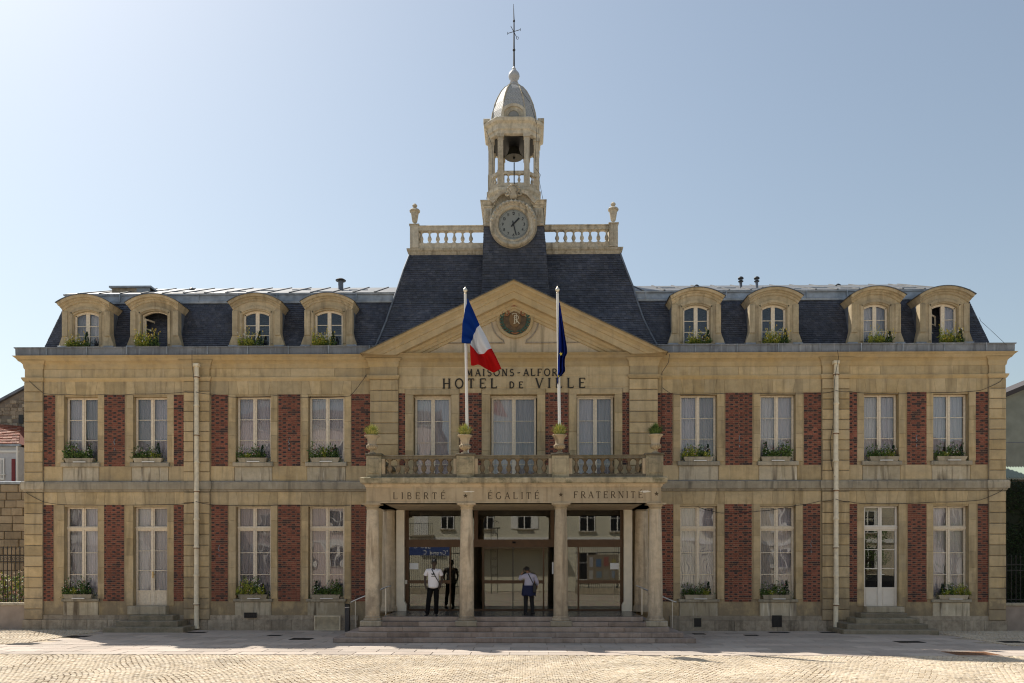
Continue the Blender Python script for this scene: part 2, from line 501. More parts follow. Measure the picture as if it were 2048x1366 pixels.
# ------------------------------------------------------------------ lettering: strokes with serifs on a unit-high box
def glyph(ch, w=0.62, serif=True):
    """returns list of (polyline, weight)"""
    T, t = 1.0, 0.55
    sr = []
    def sf(x, z, half=0.13):
        if serif: sr.append(([(x - half, z), (x + half, z)], 0.35))
    g = []
    if ch in 'EÉ':
        g = [([(0.1, 0), (0.1, 1)], T), ([(0.1, 0.97), (w, 0.97)], t), ([(0.1, 0.52), (w * 0.8, 0.52)], t), ([(0.1, 0.03), (w, 0.03)], t)]
        if serif: sr += [([(w, 0.80), (w, 0.99)], .4), ([(w, 0.2), (w, 0.01)], .4)]
        if ch == 'É': g.append(([(0.25, 1.12), (0.48, 1.30)], t))
    elif ch == 'F':
        g = [([(0.1, 0), (0.1, 1)], T), ([(0.1, 0.97), (w, 0.97)], t), ([(0.1, 0.52), (w * 0.8, 0.52)], t)]; sf(0.1, 0.02)
        if serif: sr += [([(w, 0.80), (w, 0.99)], .4)]
    elif ch == 'L':
        g = [([(0.1, 0), (0.1, 1)], T), ([(0.1, 0.03), (w, 0.03)], t)]; sf(0.1, 0.98)
        if serif: sr += [([(w, 0.22), (w, 0.01)], .4)]
    elif ch == 'I':
        g = [([(0.12, 0), (0.12, 1)], T)]; sf(0.12, 0.02); sf(0.12, 0.98)
    elif ch == 'T':
        g = [([(w / 2, 0), (w / 2, 1)], T), ([(0, 0.97), (w, 0.97)], t)]; sf(w / 2, 0.02)
        if serif: sr += [([(0.01, 0.78), (0.01, 0.99)], .4), ([(w - .01, 0.78), (w - .01, 0.99)], .4)]
    elif ch == 'H':
        g = [([(0.1, 0), (0.1, 1)], T), ([(w, 0), (w, 1)], T), ([(0.1, 0.5), (w, 0.5)], t)]
        for x in (0.1, w): sf(x, 0.02); sf(x, 0.98)
    elif ch == 'N':
        g = [([(0.1, 0), (0.1, 1)], t), ([(w, 0), (w, 1)], t), ([(0.1, 1), (w, 0)], T)]; sf(0.1, 0.02); sf(w, 0.98); sf(0.05, 0.98)
    elif ch == 'M':
        g = [([(0.1, 0), (0.14, 1)], t), ([(w + .14, 0), (w + .10, 1)], T), ([(0.14, 1), (w / 2 + .12, 0.12)], T), ([(w / 2 + .12, 0.12), (w + .10, 1)], t)]; sf(0.1, 0.02); sf(w + .14, 0.02)
    elif ch == 'A':
        g = [([(0.02, 0), (w / 2, 1)], t), ([(w / 2, 1), (w, 0)], T), ([(0.13, 0.34), (w - .12, 0.34)], t)]; sf(0.03, 0.02, .1); sf(w, 0.02, .1)
    elif ch == 'V':
        g = [([(0.02, 1), (w / 2, 0)], T), ([(w / 2, 0), (w, 1)], t)]; sf(0.03, 0.98, .1); sf(w, 0.98, .1)
    elif ch == 'O':
        g = [(arc(0.42, 0.5, 0.38, 0, 360, 20, 0.48)[:-1] + ['c'], 0.85)]
    elif ch in 'CG':
        g = [(arc(0.42, 0.5, 0.38, 48, 315, 16, 0.48), 0.85)]
        if ch == 'G': g += [([(0.70, 0.14), (0.70, 0.44)], T), ([(0.58, 0.45), (0.78, 0.45)], .35)]
    elif ch == 'D':
        g = [([(0.1, 0), (0.1, 1)], T), ([(0.1, 0.97), (0.28, 0.97)] + arc(0.28, 0.5, 0.38, 86, -86, 12, 0.47) + [(0.1, 0.03)], 0.8)]
    elif ch == 'B':
        g = [([(0.1, 0), (0.1, 1)], T), ([(0.1, 0.97), (0.3, 0.97)] + arc(0.32, 0.745, 0.22, 85, -85, 8) + [(0.1, 0.52)], 0.7),
             ([(0.3, 0.515)] + arc(0.33, 0.27, 0.25, 80, -85, 8) + [(0.1, 0.03)], 0.75)]
    elif ch == 'R':
        g = [([(0.1, 0), (0.1, 1)], T), ([(0.1, 0.97), (0.3, 0.97)] + arc(0.32, 0.73, 0.24, 85, -85, 8) + [(0.1, 0.49)], 0.7), ([(0.3, 0.47), (0.66, 0.0)], T)]; sf(0.1, 0.02)
    elif ch == 'S':
        g = [(arc(0.33, 0.73, 0.22, 35, 250, 9) + arc(0.33, 0.26, 0.25, 75, -150, 10)[1:], 0.8)]
    elif ch == '-':
        g = [([(0.05, 0.42), (0.45, 0.48)], t)]
    elif ch == '1': g = [([(0.12, 0.8), (0.32, 1), (0.32, 0)], T)]
    elif ch == '2': g = [(arc(0.32, 0.7, 0.27, 170, -20, 8) + [(0.05, 0.03), (0.62, 0.03)], T)]
    elif ch == '3': g = [(arc(0.3, 0.75, 0.24, 150, -80, 8) + arc(0.3, 0.26, 0.27, 85, -150, 8), T)]
    elif ch == '4': g = [([(0.45, 0), (0.45, 1), (0.03, 0.3), (0.62, 0.3)], T)]
    elif ch == '5': g = [([(0.56, 0.97), (0.14, 0.97), (0.1, 0.55)] + arc(0.3, 0.32, 0.28, 110, -150, 9), T)]
    elif ch == '6': g = [([(0.5, 0.98), (0.2, 0.65)] + arc(0.32, 0.3, 0.27, 160, 500, 14), T)]
    elif ch == '7': g = [([(0.03, 0.97), (0.6, 0.97), (0.22, 0)], T)]
    elif ch == '8': g = [(arc(0.32, 0.76, 0.2, 270, 630, 12), T), (arc(0.32, 0.28, 0.27, 90, 450, 14), T)]
    elif ch == '9': g = [([(0.14, 0.02), (0.45, 0.35)] + arc(0.32, 0.7, 0.27, -20, 320, 14), T)]
    elif ch == '0': g = [(arc(0.32, 0.5, 0.27, 0, 360, 16, 0.48)[:-1] + ['c'], T)]
    elif ch == 'a': g = [(arc(0.3, 0.3, 0.24, 0, 360, 12)[:-1] + ['c'], T), ([(0.54, 0), (0.54, 0.58)], T)]
    elif ch == 'd': g = [(arc(0.3, 0.3, 0.24, 0, 360, 12)[:-1] + ['c'], T), ([(0.54, 0), (0.54, 1)], T)]
    elif ch == 'i': g = [([(0.1, 0), (0.1, 0.58)], T), ([(0.1, 0.75), (0.1, 0.9)], T)]
    elif ch == 's': g = [([(0.45, 0.5), (0.15, 0.55), (0.12, 0.4), (0.42, 0.22), (0.4, 0.05), (0.08, 0.06)], T)]
    elif ch == 'r': g = [([(0.1, 0), (0.1, 0.58)], T), ([(0.1, 0.4), (0.38, 0.56)], T)]
    elif ch == 'n': g = [([(0.1, 0), (0.1, 0.58)], T), ([(0.1, 0.45), (0.3, 0.58), (0.48, 0.45), (0.48, 0)], T)]
    elif ch == 'c': g = [(arc(0.3, 0.3, 0.24, 50, 310, 10), T)]
    elif ch == 'e': g = [([(0.08, 0.32), (0.52, 0.32)] + arc(0.3, 0.3, 0.24, 10, 315, 10), T)]
    elif ch == 'u': g = [([(0.1, 0.58), (0.1, 0.12), (0.3, 0), (0.48, 0.12), (0.48, 0.58)], T)]
    elif ch == 'o': g = [(arc(0.3, 0.3, 0.24, 0, 360, 12)[:-1] + ['c'], T)]
    elif ch == 'f': g = [([(0.2, 0), (0.2, 0.85), (0.42, 0.98)], T), ([(0.05, 0.58), (0.4, 0.58)], T)]
    elif ch == '"': g = [([(0.1, 0.75), (0.1, 1)], T), ([(0.26, 0.75), (0.26, 1)], T)]
    return g, sr
def glyph_w(ch):
    return {'M': 0.95, 'I': 0.26, 'i': 0.2, 'O': 0.84, 'C': 0.8, 'G': 0.82, 'D': 0.72, 'S': 0.6, '-': 0.5, ' ': 0.5, 'R': 0.7, 'A': 0.7, 'N': 0.74, 'H': 0.74, 'T': 0.66, 'V': 0.7, '1': 0.45, '"': .35, 'r': .42, 'f': .42}.get(ch, 0.64)
def word(text, x0, x1, z0, h, y, sw, mat, parent, depth=0.02, serif=True, name='letter'):
    ws = [glyph_w(c) for c in text]
    tot = sum(ws) * h
    gap = (x1 - x0 - tot) / max(1, len(text) - 1)
    x = x0
    for c, w in zip(text, ws):
        if c != ' ':
            b = MB(); k = 0
            g, sr = glyph(c, 0.66 if c in 'NHAV' else 0.6, serif)
            for pl, wt in g + sr:
                closed = pl[-1] == 'c'
                pts = [(x + p[0] * h, z0 + p[1] * h) for p in (pl[:-1] if closed else pl)]
                b.ribbon(pts, sw * max(wt, 0.4), y - depth - 0.0008 * k, y, closed); k += 1
            b.build(name, mat, parent)
        x += w * h + gap

# ================================================================== GROUND
def rect_sheet(name, x0, x1, y0, y1, z, mat):
    return struct(MB().add([(x0, y0, z), (x1, y0, z), (x1, y1, z), (x0, y1, z)], [(0, 1, 2, 3)]).build(name, mat))
def far_ground_mat():
    m, n, l, b = mat_new('setts far away')
    g = n.new('ShaderNodeNewGeometry')
    v = n.new('ShaderNodeTexVoronoi'); v.inputs['Scale'].default_value = 7.0
    l.new(g.outputs['Position'], v.inputs['Vector'])
    t = n.new('ShaderNodeTexNoise'); t.inputs['Scale'].default_value = 0.7; t.inputs['Detail'].default_value = 6
    l.new(g.outputs['Position'], t.inputs['Vector'])
    r = ramp(n, l, t.outputs['Fac'], [(0.3, (0.40, 0.33, 0.24)), (0.7, (0.52, 0.45, 0.35))])
    mx = n.new('ShaderNodeMix'); mx.data_type = 'RGBA'; mx.blend_type = 'MULTIPLY'; mx.inputs[0].default_value = 0.35
    l.new(r.outputs[0], mx.inputs[6]); l.new(v.outputs['Color'], mx.inputs[7])
    l.new(mx.outputs[2], b.inputs['Base Color']); b.inputs['Roughness'].default_value = 0.95
    return m
M['far'] = far_ground_mat()
rect_sheet('ground', -400, 400, -400, 400, -0.06, M['far'])
plaza = rect_sheet('plaza', -30, 30, -60, -7.6, -0.030, M['far'])
bed = rect_sheet('sett_bed', -22, 22, -14.6, -7.62, -0.022, M['grout'])
side_bed = rect_sheet('side_sett_bed', -22, -14.22, -4.98, 0.3, -0.022, M['grout'])
side_bed2 = rect_sheet('side_sett_bed', 14.22, 22, -4.98, 0.3, -0.022, M['grout'])
def sett_verts(cx, cy, w, d, h, a, zb=-0.03):
    ca, sa = math.cos(a), math.sin(a)
    vs = []
    for k, (sx, sy) in enumerate(((-1, -1), (1, -1), (1, 1), (-1, 1))):
        x = sx * w / 2 * R.uniform(0.9, 1.06); y = sy * d / 2 * R.uniform(0.9, 1.06)
        for f, z in ((1.0, zb), (0.99, h - 0.006), (0.88, h + R.uniform(-.002, .002))):
            vs.append((cx + (x * ca - y * sa) * f, cy + (x * sa + y * ca) * f, z))
    fs = []
    for k in range(4):
        j = (k + 1) % 4
        fs += [(k * 3, j * 3, j * 3 + 1, k * 3 + 1), (k * 3 + 1, j * 3 + 1, j * 3 + 2, k * 3 + 2)]
    fs.append((2, 5, 8, 11))
    return vs, fs
PIT = 0.112
def lay_setts(x0, x1, y0, y1, pick=None):
    """segmental arcs of setts, the way the square is laid"""
    b = MB(); singles = []
    rows = int((y1 - y0 + 0.6) / PIT)
    AW = 2.3
    for r in range(rows):
        yb = y1 + 0.3 - r * PIT
        n = int((x1 - x0) / PIT)
        for k in range(n):
            x = x0 + (k + 0.5 + (0.5 if r % 2 else 0)) * PIT + R.uniform(-.008, .008)
            u = (((x + .25 * math.sin(r * .21)) / AW) % 1.0) * 2 - 1
            y = yb - 0.24 * (u * u) + .05 * math.sin(x * 1.7 + r * .13) + R.uniform(-.014, .014)
            if not (y0 < y < y1 - PIT / 2 and x < x1 - .05): continue
            a = math.atan2(-0.24 * 2 * u * 2 / AW, 1.0)
            w = PIT * R.uniform(0.84, 0.99); d = PIT * R.uniform(0.84, 0.97) * math.cos(a)
            h = R.uniform(-0.003, 0.003)
            if pick and pick(x, y) and len(singles) < 300: singles.append((x, y, w, d, h, a))
            else: b.add(*sett_verts(x, y, w, d, h, a))
    return b, singles
b, singles = lay_setts(-16.5, 16.5, -14.0, -7.62, lambda x, y: abs(x) < 3.4 and -12.40 < y < -11.85)
b.build('sett_paving', M['cobble'], plaza, kind='stuff')
vs, fs = sett_verts(0, 0, 1, 1, 0, 0)
sett_meshes = []
for q in range(6):
    c = MB(); vs, fs = sett_verts(0, 0, PIT * .88, PIT * .85, 0, 0); c.add(vs, fs); sett_meshes.append(c.mesh('sett', M['cobble']))
for i, (x, y, w, d, h, a) in enumerate(singles):
    link('sett', sett_meshes[i % 6], plaza, loc=(x, y, h), rot=(0, 0, a), scale=(w / (PIT * .88), d / (PIT * .85), 1))
b, _ = lay_setts(-21.5, -14.24, -4.96, 0.2); b.build('sett_paving', M['cobble'], side_bed, kind='stuff')
b, _ = lay_setts(14.24, 21.5, -4.96, 0.2); b.build('sett_paving', M['cobble'], side_bed2, kind='stuff')

# pavement of pale slabs between the hall and the square
pav = struct(MB().box(-14.2, 14.2, -7.6, 0.4, -0.3, -0.018).box(-26, -14.22, -7.6, -5.0, -0.3, -0.018).box(14.22, 26, -7.6, -5.0, -0.3, -0.018).build('pavement', M['grout']))
SW, SDp = 1.0, 0.6
slab_me = MB().add([(-.5 * SW + .006, -.5 * SDp + .006, 0), (.5 * SW - .006, -.5 * SDp + .006, 0), (.5 * SW - .006, .5 * SDp - .006, 0), (-.5 * SW + .006, .5 * SDp - .006, 0),
                    (-.5 * SW, -.5 * SDp, -.012), (.5 * SW, -.5 * SDp, -.012), (.5 * SW, .5 * SDp, -.012), (-.5 * SW, .5 * SDp, -.012)],
                   [(0, 1, 2, 3), (4, 5, 1, 0), (5, 6, 2, 1), (6, 7, 3, 2), (7, 4, 0, 3)]).mesh('paving_slab', M['slab'])
cells = []
for r in range(12):
    y = -7.6 + SDp * (r + .5) + r * 0.01
    for k in range(-27, 27):
        x = (k + 0.5 + (0.5 if r % 2 else 0)) * (SW + 0.01)
        if abs(x) > 13.7 and y > -5.3: continue
        if abs(x) < 5.0 and y > -4.4: continue
        cells.append((abs(x) * 0.8 - y * 0 + (0 if y < -3 else 3), x, y))
cells.sort()
rest = MB()
for i, (_, x, y) in enumerate(cells):
    h = R.uniform(-.002, .002)
    if i < 300: link('paving_slab', slab_me, pav, loc=(x, y, h), scale=(0.995, 0.985, 1))
    else: rest.add([(x + v[0] * .995, y + v[1] * .985, v[2] + h) for v in [tuple(q.co) for q in slab_me.vertices]], [(0, 1, 2, 3), (4, 5, 1, 0), (5, 6, 2, 1), (6, 7, 3, 2), (7, 4, 0, 3)])
rest.build('paving_slabs', M['slab'], pav, kind='stuff')

# drain covers
def ground_at(px, py):
    t = F * CZ / (py - HY)
    u = (px - PX) / F
    return (CX + t * (-math.sin(YAW) + u * math.cos(YAW)), CY + t * (math.cos(YAW) + u * math.sin(YAW)))
def cover(px0, px1, py, label, mat, depth=0.45, slots=True):
    x, y = ground_at((px0 + px1) / 2, py)
    w = (px1 - px0) / F * (y - CY) * 0.92
    e = empty('drain_cover', (x, y, 0)); tag(e, label, 'drain cover', 'iron covers let into the pavement')
    MB().box(-w / 2 - .03, w / 2 + .03, -depth / 2 - .03, -depth / 2, -.01, .008).box(-w / 2 - .03, w / 2 + .03, depth / 2, depth / 2 + .03, -.01, .008).box(-w / 2 - .03, -w / 2, -depth / 2, depth / 2, -.01, .008).box(w / 2, w / 2 + .03, -depth / 2, depth / 2, -.01, .008).build('frame', mat, e)
    g = MB().box(-w / 2 + .005, w / 2 - .005, -depth / 2 + .004, depth / 2 - .004, -.01, .003)
    k = int(w / 0.06)
    for i in range(k):
        xx = -w / 2 + .03 + i * (w - .06) / max(1, k - 1)
        g.box(xx - .012, xx + .012, -depth / 2 + .03, depth / 2 - .03, .003, .007)
    g.build('grate', mat, e)
M['iron'] = simple('cast iron', (0.035, 0.032, 0.03), 0.7, 0.3, noise=0.3, nscale=10)
cover(134, 178, 1273, 'small iron cover in the sunlit paving before the left corner of the hall', M['iron'])
cover(22, 74, 1288, 'iron cover at the far left where setts meet the pale slabs', M['iron'], .5)
cover(374, 412, 1265, 'dark drain grate at the foot of the left downpipe', M['iron'], .35)
cover(537, 562, 1271, 'small thin iron cover left of the larger one below the third bay', M['iron'], .3)
cover(582, 624, 1278, 'dark iron cover in the shade left of the bottom entrance step', M['iron'], .5)
cover(1387, 1409, 1268, 'tiny iron cover just right of the entrance steps', M['iron'], .3)
cover(1490, 1515, 1271, 'small iron cover below the wide brick panel right of the portico', M['iron'], .3)
cover(1538, 1577, 1265, 'dark grate beneath the second cellar opening', M['iron'], .3)
cover(1640, 1696, 1265, 'long dark drain grate at the foot of the right downpipe', M['iron'], .35)
cover(1793, 1844, 1284, 'iron cover in front of the right side door steps', M['iron'], .45)
cover(2002, 2046, 1284, 'iron cover at the far right edge of the shade', M['iron'], .45)
cover(1899, 1986, 1307, 'rusty brown cover at the edge of the sunlit setts', M['rust'], .8)

# ================================================================== TOWN HALL
H = empty('town_hall', (0, 0, 0))
tag(H, 'long two storey stone and brick town hall with slate mansard roof, portico and clock tower', 'town hall')
XL, XR = X(51), X(2009)
zs = {k: Z(v) for k, v in dict(gut=690, gutb=706, corb=735, s_t=753.5, s_b=758, bt=787.5, bb=931, ot=791, ob=924, sb=932.5, c_t=963.5, c_b=978, m_b=983, gbt=1009, gbb=1203, got=1013, gob=1198, gsb=1204, pl=1240).items()}
BAYS = [(129, 196), (267, 335), (472, 542), (617, 689), (1360, 1434), (1520, 1591), (1727.5, 1797), (1866, 1937)]
CB = [(828, 903), (981, 1074), (1153, 1228)]
FLOOR = 0.69
BALC = Z(954, -3.7)
DB = Z(1212)
W = MB()
def opening_col(px0, px1, ops):
    x0, x1 = X(px0), X(px1); z = -0.2
    for a, c in sorted(ops):
        if a > z: W.box(x0, x1, 0, .5, z, a)
        z = c
    W.box(x0, x1, 0, .5, z, zs['gutb'])
cols = []
for i, (a, c) in enumerate(BAYS):
    cols.append((a, c, [(DB if i in (1, 6) else zs['gob'], zs['got']), (zs['ob'], zs['ot'])]))
POR = (794, 1263)
for a, c in CB: cols.append((a, c, [(FLOOR, Z(1003)), (BALC, zs['ot'])]))
cols.sort()
# piers: between openings; in the middle the entrance takes the ground floor
edge = 51
for a, c, ops in cols:
    if edge < 800 and a < 800 or edge > 1230 and a > 1265:
        W.box(X(edge), X(a), 0, .5, -.2, zs['gutb'])
    else:
        # pier over the entrance
        xa, xc = X(edge), X(a)
        lo = Z(1003)
        pl, pr = X(POR[0]), X(POR[1])
        if xa < pl < xc: W.box(xa, pl, 0, .5, -.2, zs['gutb']); W.box(pl, xc, 0, .5, lo, zs['gutb'])
        elif xa < pr < xc: W.box(xa, pr, 0, .5, lo, zs['gutb']); W.box(pr, xc, 0, .5, -.2, zs['gutb'])
        else: W.box(xa, xc, 0, .5, lo, zs['gutb'])
    opening_col(a, c, ops)
    edge = c
W.box(X(edge), X(2009), 0, .5, -.2, zs['gutb'])
W.build('wall', M['stone'], H)
# the other three walls, floors and partition
HB = 11.0
MB().box(XL, XL + .5, .5, HB, -.2, zs['gutb']).box(XR - .5, XR, .5, HB, -.2, zs['gutb']).box(XL + .5, XR - .5, HB - .5, HB, -.2, zs['gutb']).build('wall', M['stone'], H)
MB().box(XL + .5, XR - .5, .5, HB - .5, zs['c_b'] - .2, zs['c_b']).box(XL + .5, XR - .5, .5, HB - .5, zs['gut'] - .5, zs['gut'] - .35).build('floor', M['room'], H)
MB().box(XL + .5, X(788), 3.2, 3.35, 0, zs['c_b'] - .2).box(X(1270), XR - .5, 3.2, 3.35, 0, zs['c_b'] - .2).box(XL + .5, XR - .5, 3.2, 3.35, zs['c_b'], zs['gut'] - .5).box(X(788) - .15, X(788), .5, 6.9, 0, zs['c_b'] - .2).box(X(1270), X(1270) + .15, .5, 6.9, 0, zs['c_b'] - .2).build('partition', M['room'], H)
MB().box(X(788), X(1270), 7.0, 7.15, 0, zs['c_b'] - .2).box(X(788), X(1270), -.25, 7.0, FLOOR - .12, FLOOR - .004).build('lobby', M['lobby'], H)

# --- bricks
BPU = [(88.5, 110.5), (208.5, 250), (348, 369), (423, 456), (557, 601), (703, 741), (797.5, 812), (919, 964), (1090.5, 1137), (1243.7, 1258),
       (1314.6, 1345), (1450.5, 1504.5), (1607.5, 1642), (1697.5, 1713.7), (1813.7, 1853), (1950.5, 1975)]
BPG = [(86, 107.5), (206.5, 248.5), (347.5, 369), (423, 456), (556.5, 601), (703, 741), (1314.6, 1346), (1449, 1503.5), (1606, 1640), (1697.5, 1714), (1815, 1854), (1955, 1977)]
bm_s = MB().add([(-.5, -.008, -.5), (.5, -.008, -.5), (.5, -.008, .5), (-.5, -.008, .5), (-.5, .006, -.5), (.5, .006, -.5), (.5, .006, .5), (-.5, .006, .5)],
                [(0, 1, 2, 3), (1, 5, 6, 2), (5, 4, 7, 6), (4, 0, 3, 7), (3, 2, 6, 7), (0, 4, 5, 1)])
brick_r = bm_s.mesh('brick', M['brick']); brick_k = bm_s.mesh('brick', M['brick_d'])
def brick_panel(px0, px1, z0, z1, y0=0.0, single=False):
    x0, x1 = X(px0, y0), X(px1, y0)
    p = MB().box(x0, x1, y0 - .012, y0 + .02, z0, z1).build('brick_panel', M['mortar'], H)
    rh = 0.0735; n = max(1, round((z1 - z0) / rh)); rh = (z1 - z0) / n; g = 0.012
    B = MB(); ph = R.random() * .3
    for r in range(n):
        zc = z0 + (r + .5) * rh
        x = x0 - ((0 if r % 2 else 0.17) + ph * 0)
        head = True
        while x < x1:
            w = .115 if head else .215
            a, c = max(x, x0), min(x + w, x1)
            if c - a > .03:
                xc, ww = (a + c) / 2, c - a - g
                dark = (head and R.random() < .82) or (not head and R.random() < .10)
                jy = R.uniform(-.003, .002)
                if single: link('brick', brick_k if dark else brick_r, p, loc=(xc, y0 - .017 + jy, zc), scale=(ww, 1, rh - g))
                else:
                    B.mi = 1 if dark else 0
                    B.add([(xc + v[0] * ww, y0 - .017 + jy + v[1], zc + v[2] * (rh - g)) for v in bm_s.v], [f for f in bm_s.f if f != (5, 4, 7, 6)])
            x += w; head = not head
    if not single: B.build('bricks', [M['brick'], M['brick_d']], p, kind='stuff')
CW = -0.12
for a, c in BPU:
    brick_panel(a, c, zs['bb'], zs['bt'], CW if 742 < a < 1257 else 0.0)
for a, c in BPG: brick_panel(a, c, zs['gbb'], zs['gbt'], single=(a == 1449))

# --- jambs round the window openings
for (a, c) in BAYS:
    i = BAYS.index((a, c))
    for lo, hi in ((zs['ob'], zs['bt']), ((DB if i in (1, 6) else zs['gob']), zs['gbt'])):
        xa, xc = X(a), X(c); j = .235
        for q0, q1 in ((xa - j, xa - .002), (xc + .002, xc + j)):
            n = 5 if lo == zs['ob'] else 6
            for k in range(n):
                MB().cbox(q0, q1, -.03, .0, lo + (hi - lo) * k / n + .002, lo + (hi - lo) * (k + 1) / n - .002, .004).build('jamb_stone', M['stone'], H)
    # sills and aprons
    if True:
        MB().cbox(X(a) - .09, X(c) + .09, -.11, .2, zs['sb'], zs['ob'], .02).build('sill', M['ledge'], H)
        MB().cbox(X(a) - .04, X(c) + .04, -.035, 0, zs['c_t'] + .02, zs['sb'] - .003, .01).build('apron', M['apron'], H)
    if i not in (1, 6):
        MB().cbox(X(a) - .07, X(c) + .07, -.10, .2, zs['gsb'], zs['gob'], .02).build('sill', M['ledge'], H)
        MB().cbox(X(a) - .02, X(c) + .02, -.05, 0, zs['pl'] + .03, zs['gsb'] - .003, .01).build('apron', M['apron'], H)

# --- stone courses: blocks laid end to end
def course(px0, px1, z0, z1, y, n, proud=.022, mat='stone', jit=.12, name='stone_block'):
    x0, x1 = X(px0), X(px1)
    e = [x0] + [x0 + (x1 - x0) * (k + R.uniform(-jit, jit)) / n for k in range(1, n)] + [x1]
    for k in range(n):
        MB().cbox(e[k] + .003, e[k + 1] - .003, y - proud, y, z0 + .003, z1 - .003, .005).build(name, M[mat], H)
def voussoirs(px0, px1, z0, z1, y):
    """lintel of five slanted stones over an opening"""
    x0, x1 = X(px0) - .25, X(px1) + .25; xm = (x0 + x1) / 2; n = 5
    for k in range(n):
        a, c = x0 + (x1 - x0) * k / n, x0 + (x1 - x0) * (k + 1) / n
        fa, fc = (a - xm) * .16, (c - xm) * .16
        if k == 0: fa = 0
        if k == n - 1: fc = 0
        MB().prism([(a + .003, z0), (c - .003, z0), (c - .003 + fc, z1), (a + .003 + fa, z1)], y - .022, y).build('lintel_stone', M['stone'], H)
segs = [(88.5, 369), (421, 741), (1314.6, 1642), (1697.5, 1975)]
for s0, s1 in segs:
    for lo, hi in ((zs['bt'] + .003, zs['s_b'] - .04), (zs['gbt'] + .003, zs['m_b'] - .01)):
        inside = [q for q in BAYS if s0 < q[0] < s1]
        e = X(s0)
        for a, c in inside:
            xa, xc = X(a) - .25, X(c) + .25
            MB().cbox(e + .003, xa - .003, -.022, 0, lo, hi, .005).build('stone_block', M['stone'], H)
            voussoirs(a, c, lo, hi, 0)
            e = xc
        MB().cbox(e + .003, X(s1) - .003, -.022, 0, lo, hi, .005).build('stone_block', M['stone'], H)
    course(s0, s1, zs['s_t'] + .003, zs['corb'] - .003, 0, 4)
    # below the upper bricks
    inside = [q for q in BAYS if s0 < q[0] < s1]
    e = s0
    for a, c in inside:
        course(e, a - 3, zs['c_t'] + .01, zs['bb'] - .002, 0, 1); e = c + 3
    course(e, s1, zs['c_t'] + .01, zs['bb'] - .002, 0, 1)
# --- plinth
for s0, s1, n in ((48, 262, 5), (338, 716, 9), (1339, 1722, 9), (1802, 2012, 5)):
    course(s0, s1, -.05, zs['pl'], 0, n, .10, 'stone_lo', name='plinth_stone')
    g0, g1 = max(s0, 51), min(s1, 2009)
    MB().box(X(g0), X(g1), -.055, 0, zs['pl'], zs['pl'] + .16).build('plinth_fillet', M['stone_lo'], H)

# --- rusticated strips
def quoins(px0, px1, z0, z1, rows, y=0.0, mat='stone', side=0):
    x0, x1 = X(px0, y), X(px1, y)
    MB().box(x0 + .004, x1 - .004, y - .05, y, z0, z1).build('pilaster', M['stone_lo'], H)
    for k in range(rows):
        a = z0 + (z1 - z0) * k / rows; c = z0 + (z1 - z0) * (k + 1) / rows
        MB().cbox(x0, x1, y - .10, y - .05, a + .012, c - .012, .014).build('quoin', M[mat], H)
for a, c in ((51.5, 88), (369.5, 421), (1643, 1697), (1975.5, 2009)):
    quoins(a, c, zs['c_t'] + .01, zs['s_b'] - .05, 10)
    quoins(a, c, zs['pl'] + .003, zs['m_b'] - .01, 12, mat='stone')
for a, c in ((741, 797.2), (1258.2, 1314.6)):
    quoins(a, c, BALC, zs['s_b'] - .05, 10, CW)

# --- middle bay front
cw = MB()
c0, c1 = X(741), X(1314.6)
zt = zs['ot']
surr = [(811.7, 918.6), (964, 1090.3), (1138, 1243.5)]
edges = [741.5] + [v for a, c in CB for v in (a, c)] + [1314.2]
for k in range(0, len(edges), 2):
    cw.box(X(edges[k]), X(edges[k + 1]), CW, 0, Z(970), zt)
cw.box(X(741.5), X(1314.2), CW, 0, zt, zs['gutb'] - .01)
cw.build('middle_wall', M['stone'], H)
for (a, c), (sa, sc) in zip(CB, surr):
    zt2 = Z(780)
    for q in range(5):
        z0_, z1_ = BALC + (zt - BALC) * q / 5, BALC + (zt - BALC) * (q + 1) / 5
        MB().cbox(X(sa), X(a) - .01, CW - .06, CW, z0_ + .002, z1_ - .002, .006).build('surround_stone', M['stone'], H)
        MB().cbox(X(c) + .01, X(sc), CW - .06, CW, z0_ + .002, z1_ - .002, .006).build('surround_stone', M['stone'], H)
    MB().cbox(X(sa), X(sc), CW - .06, CW, zt + .002, zt2, .01).build('lintel', M['stone'], H)
for a, c in ((798, 811), (919.5, 963), (1091, 1137), (1244, 1257.5)):
    course(a, c, zs['bt'] + .004, Z(778), CW, 1)
for k, (a, c) in enumerate(((797.8, 930), (930, 1062), (1062, 1160), (1160, 1257.6))):
    course(a, c, Z(776), Z(754), CW, 1, .012)
    course(a + (12 if k % 2 else 0), c, Z(752.5), Z(737), CW, 1, .012)

# --- storey band, architrave string, cornice
def run(name, prof, xa, xb, y0, mat, yb=0.0):
    return MB().mould(prof, xa, xb, y0, yb).build(name, M[mat], H)
band = [(.0, zs["m_b"]), (.03, zs["m_b"] + .02), (.04, zs["c_b"] - .02), (.09, zs["c_b"]), (.10, zs["c_t"] - .05), (.08, zs["c_t"] + .012), (0, zs["c_t"] + .03)]
n_b = 0
MB().box(XL - .085, X(735), -.112, 0, zs['c_t'] + .012, zs['c_t'] + .03).build('dirt_line', M['zinc_d'], H); MB().box(X(1321), XR + .085, -.112, 0, zs['c_t'] + .012, zs['c_t'] + .03).build('dirt_line', M['zinc_d'], H)  # thin dark strips added for the dirt line along the band top
ev = [XL] + [X(p) for p in (210, 369, 421, 556, 660)] + [X(735)]
def band_run(e, y0=0.0):
    for k in range(len(e) - 1):
        MB().mould(band, e[k] + (.002 if k else 0), e[k + 1] - .002, y0, .3).build('storey_band', M['ledge'], H) if False else None
run('storey_band', band, XL, X(735), -.02, 'ledge')
run('storey_band', band, X(1321), XR, -.02, 'ledge')
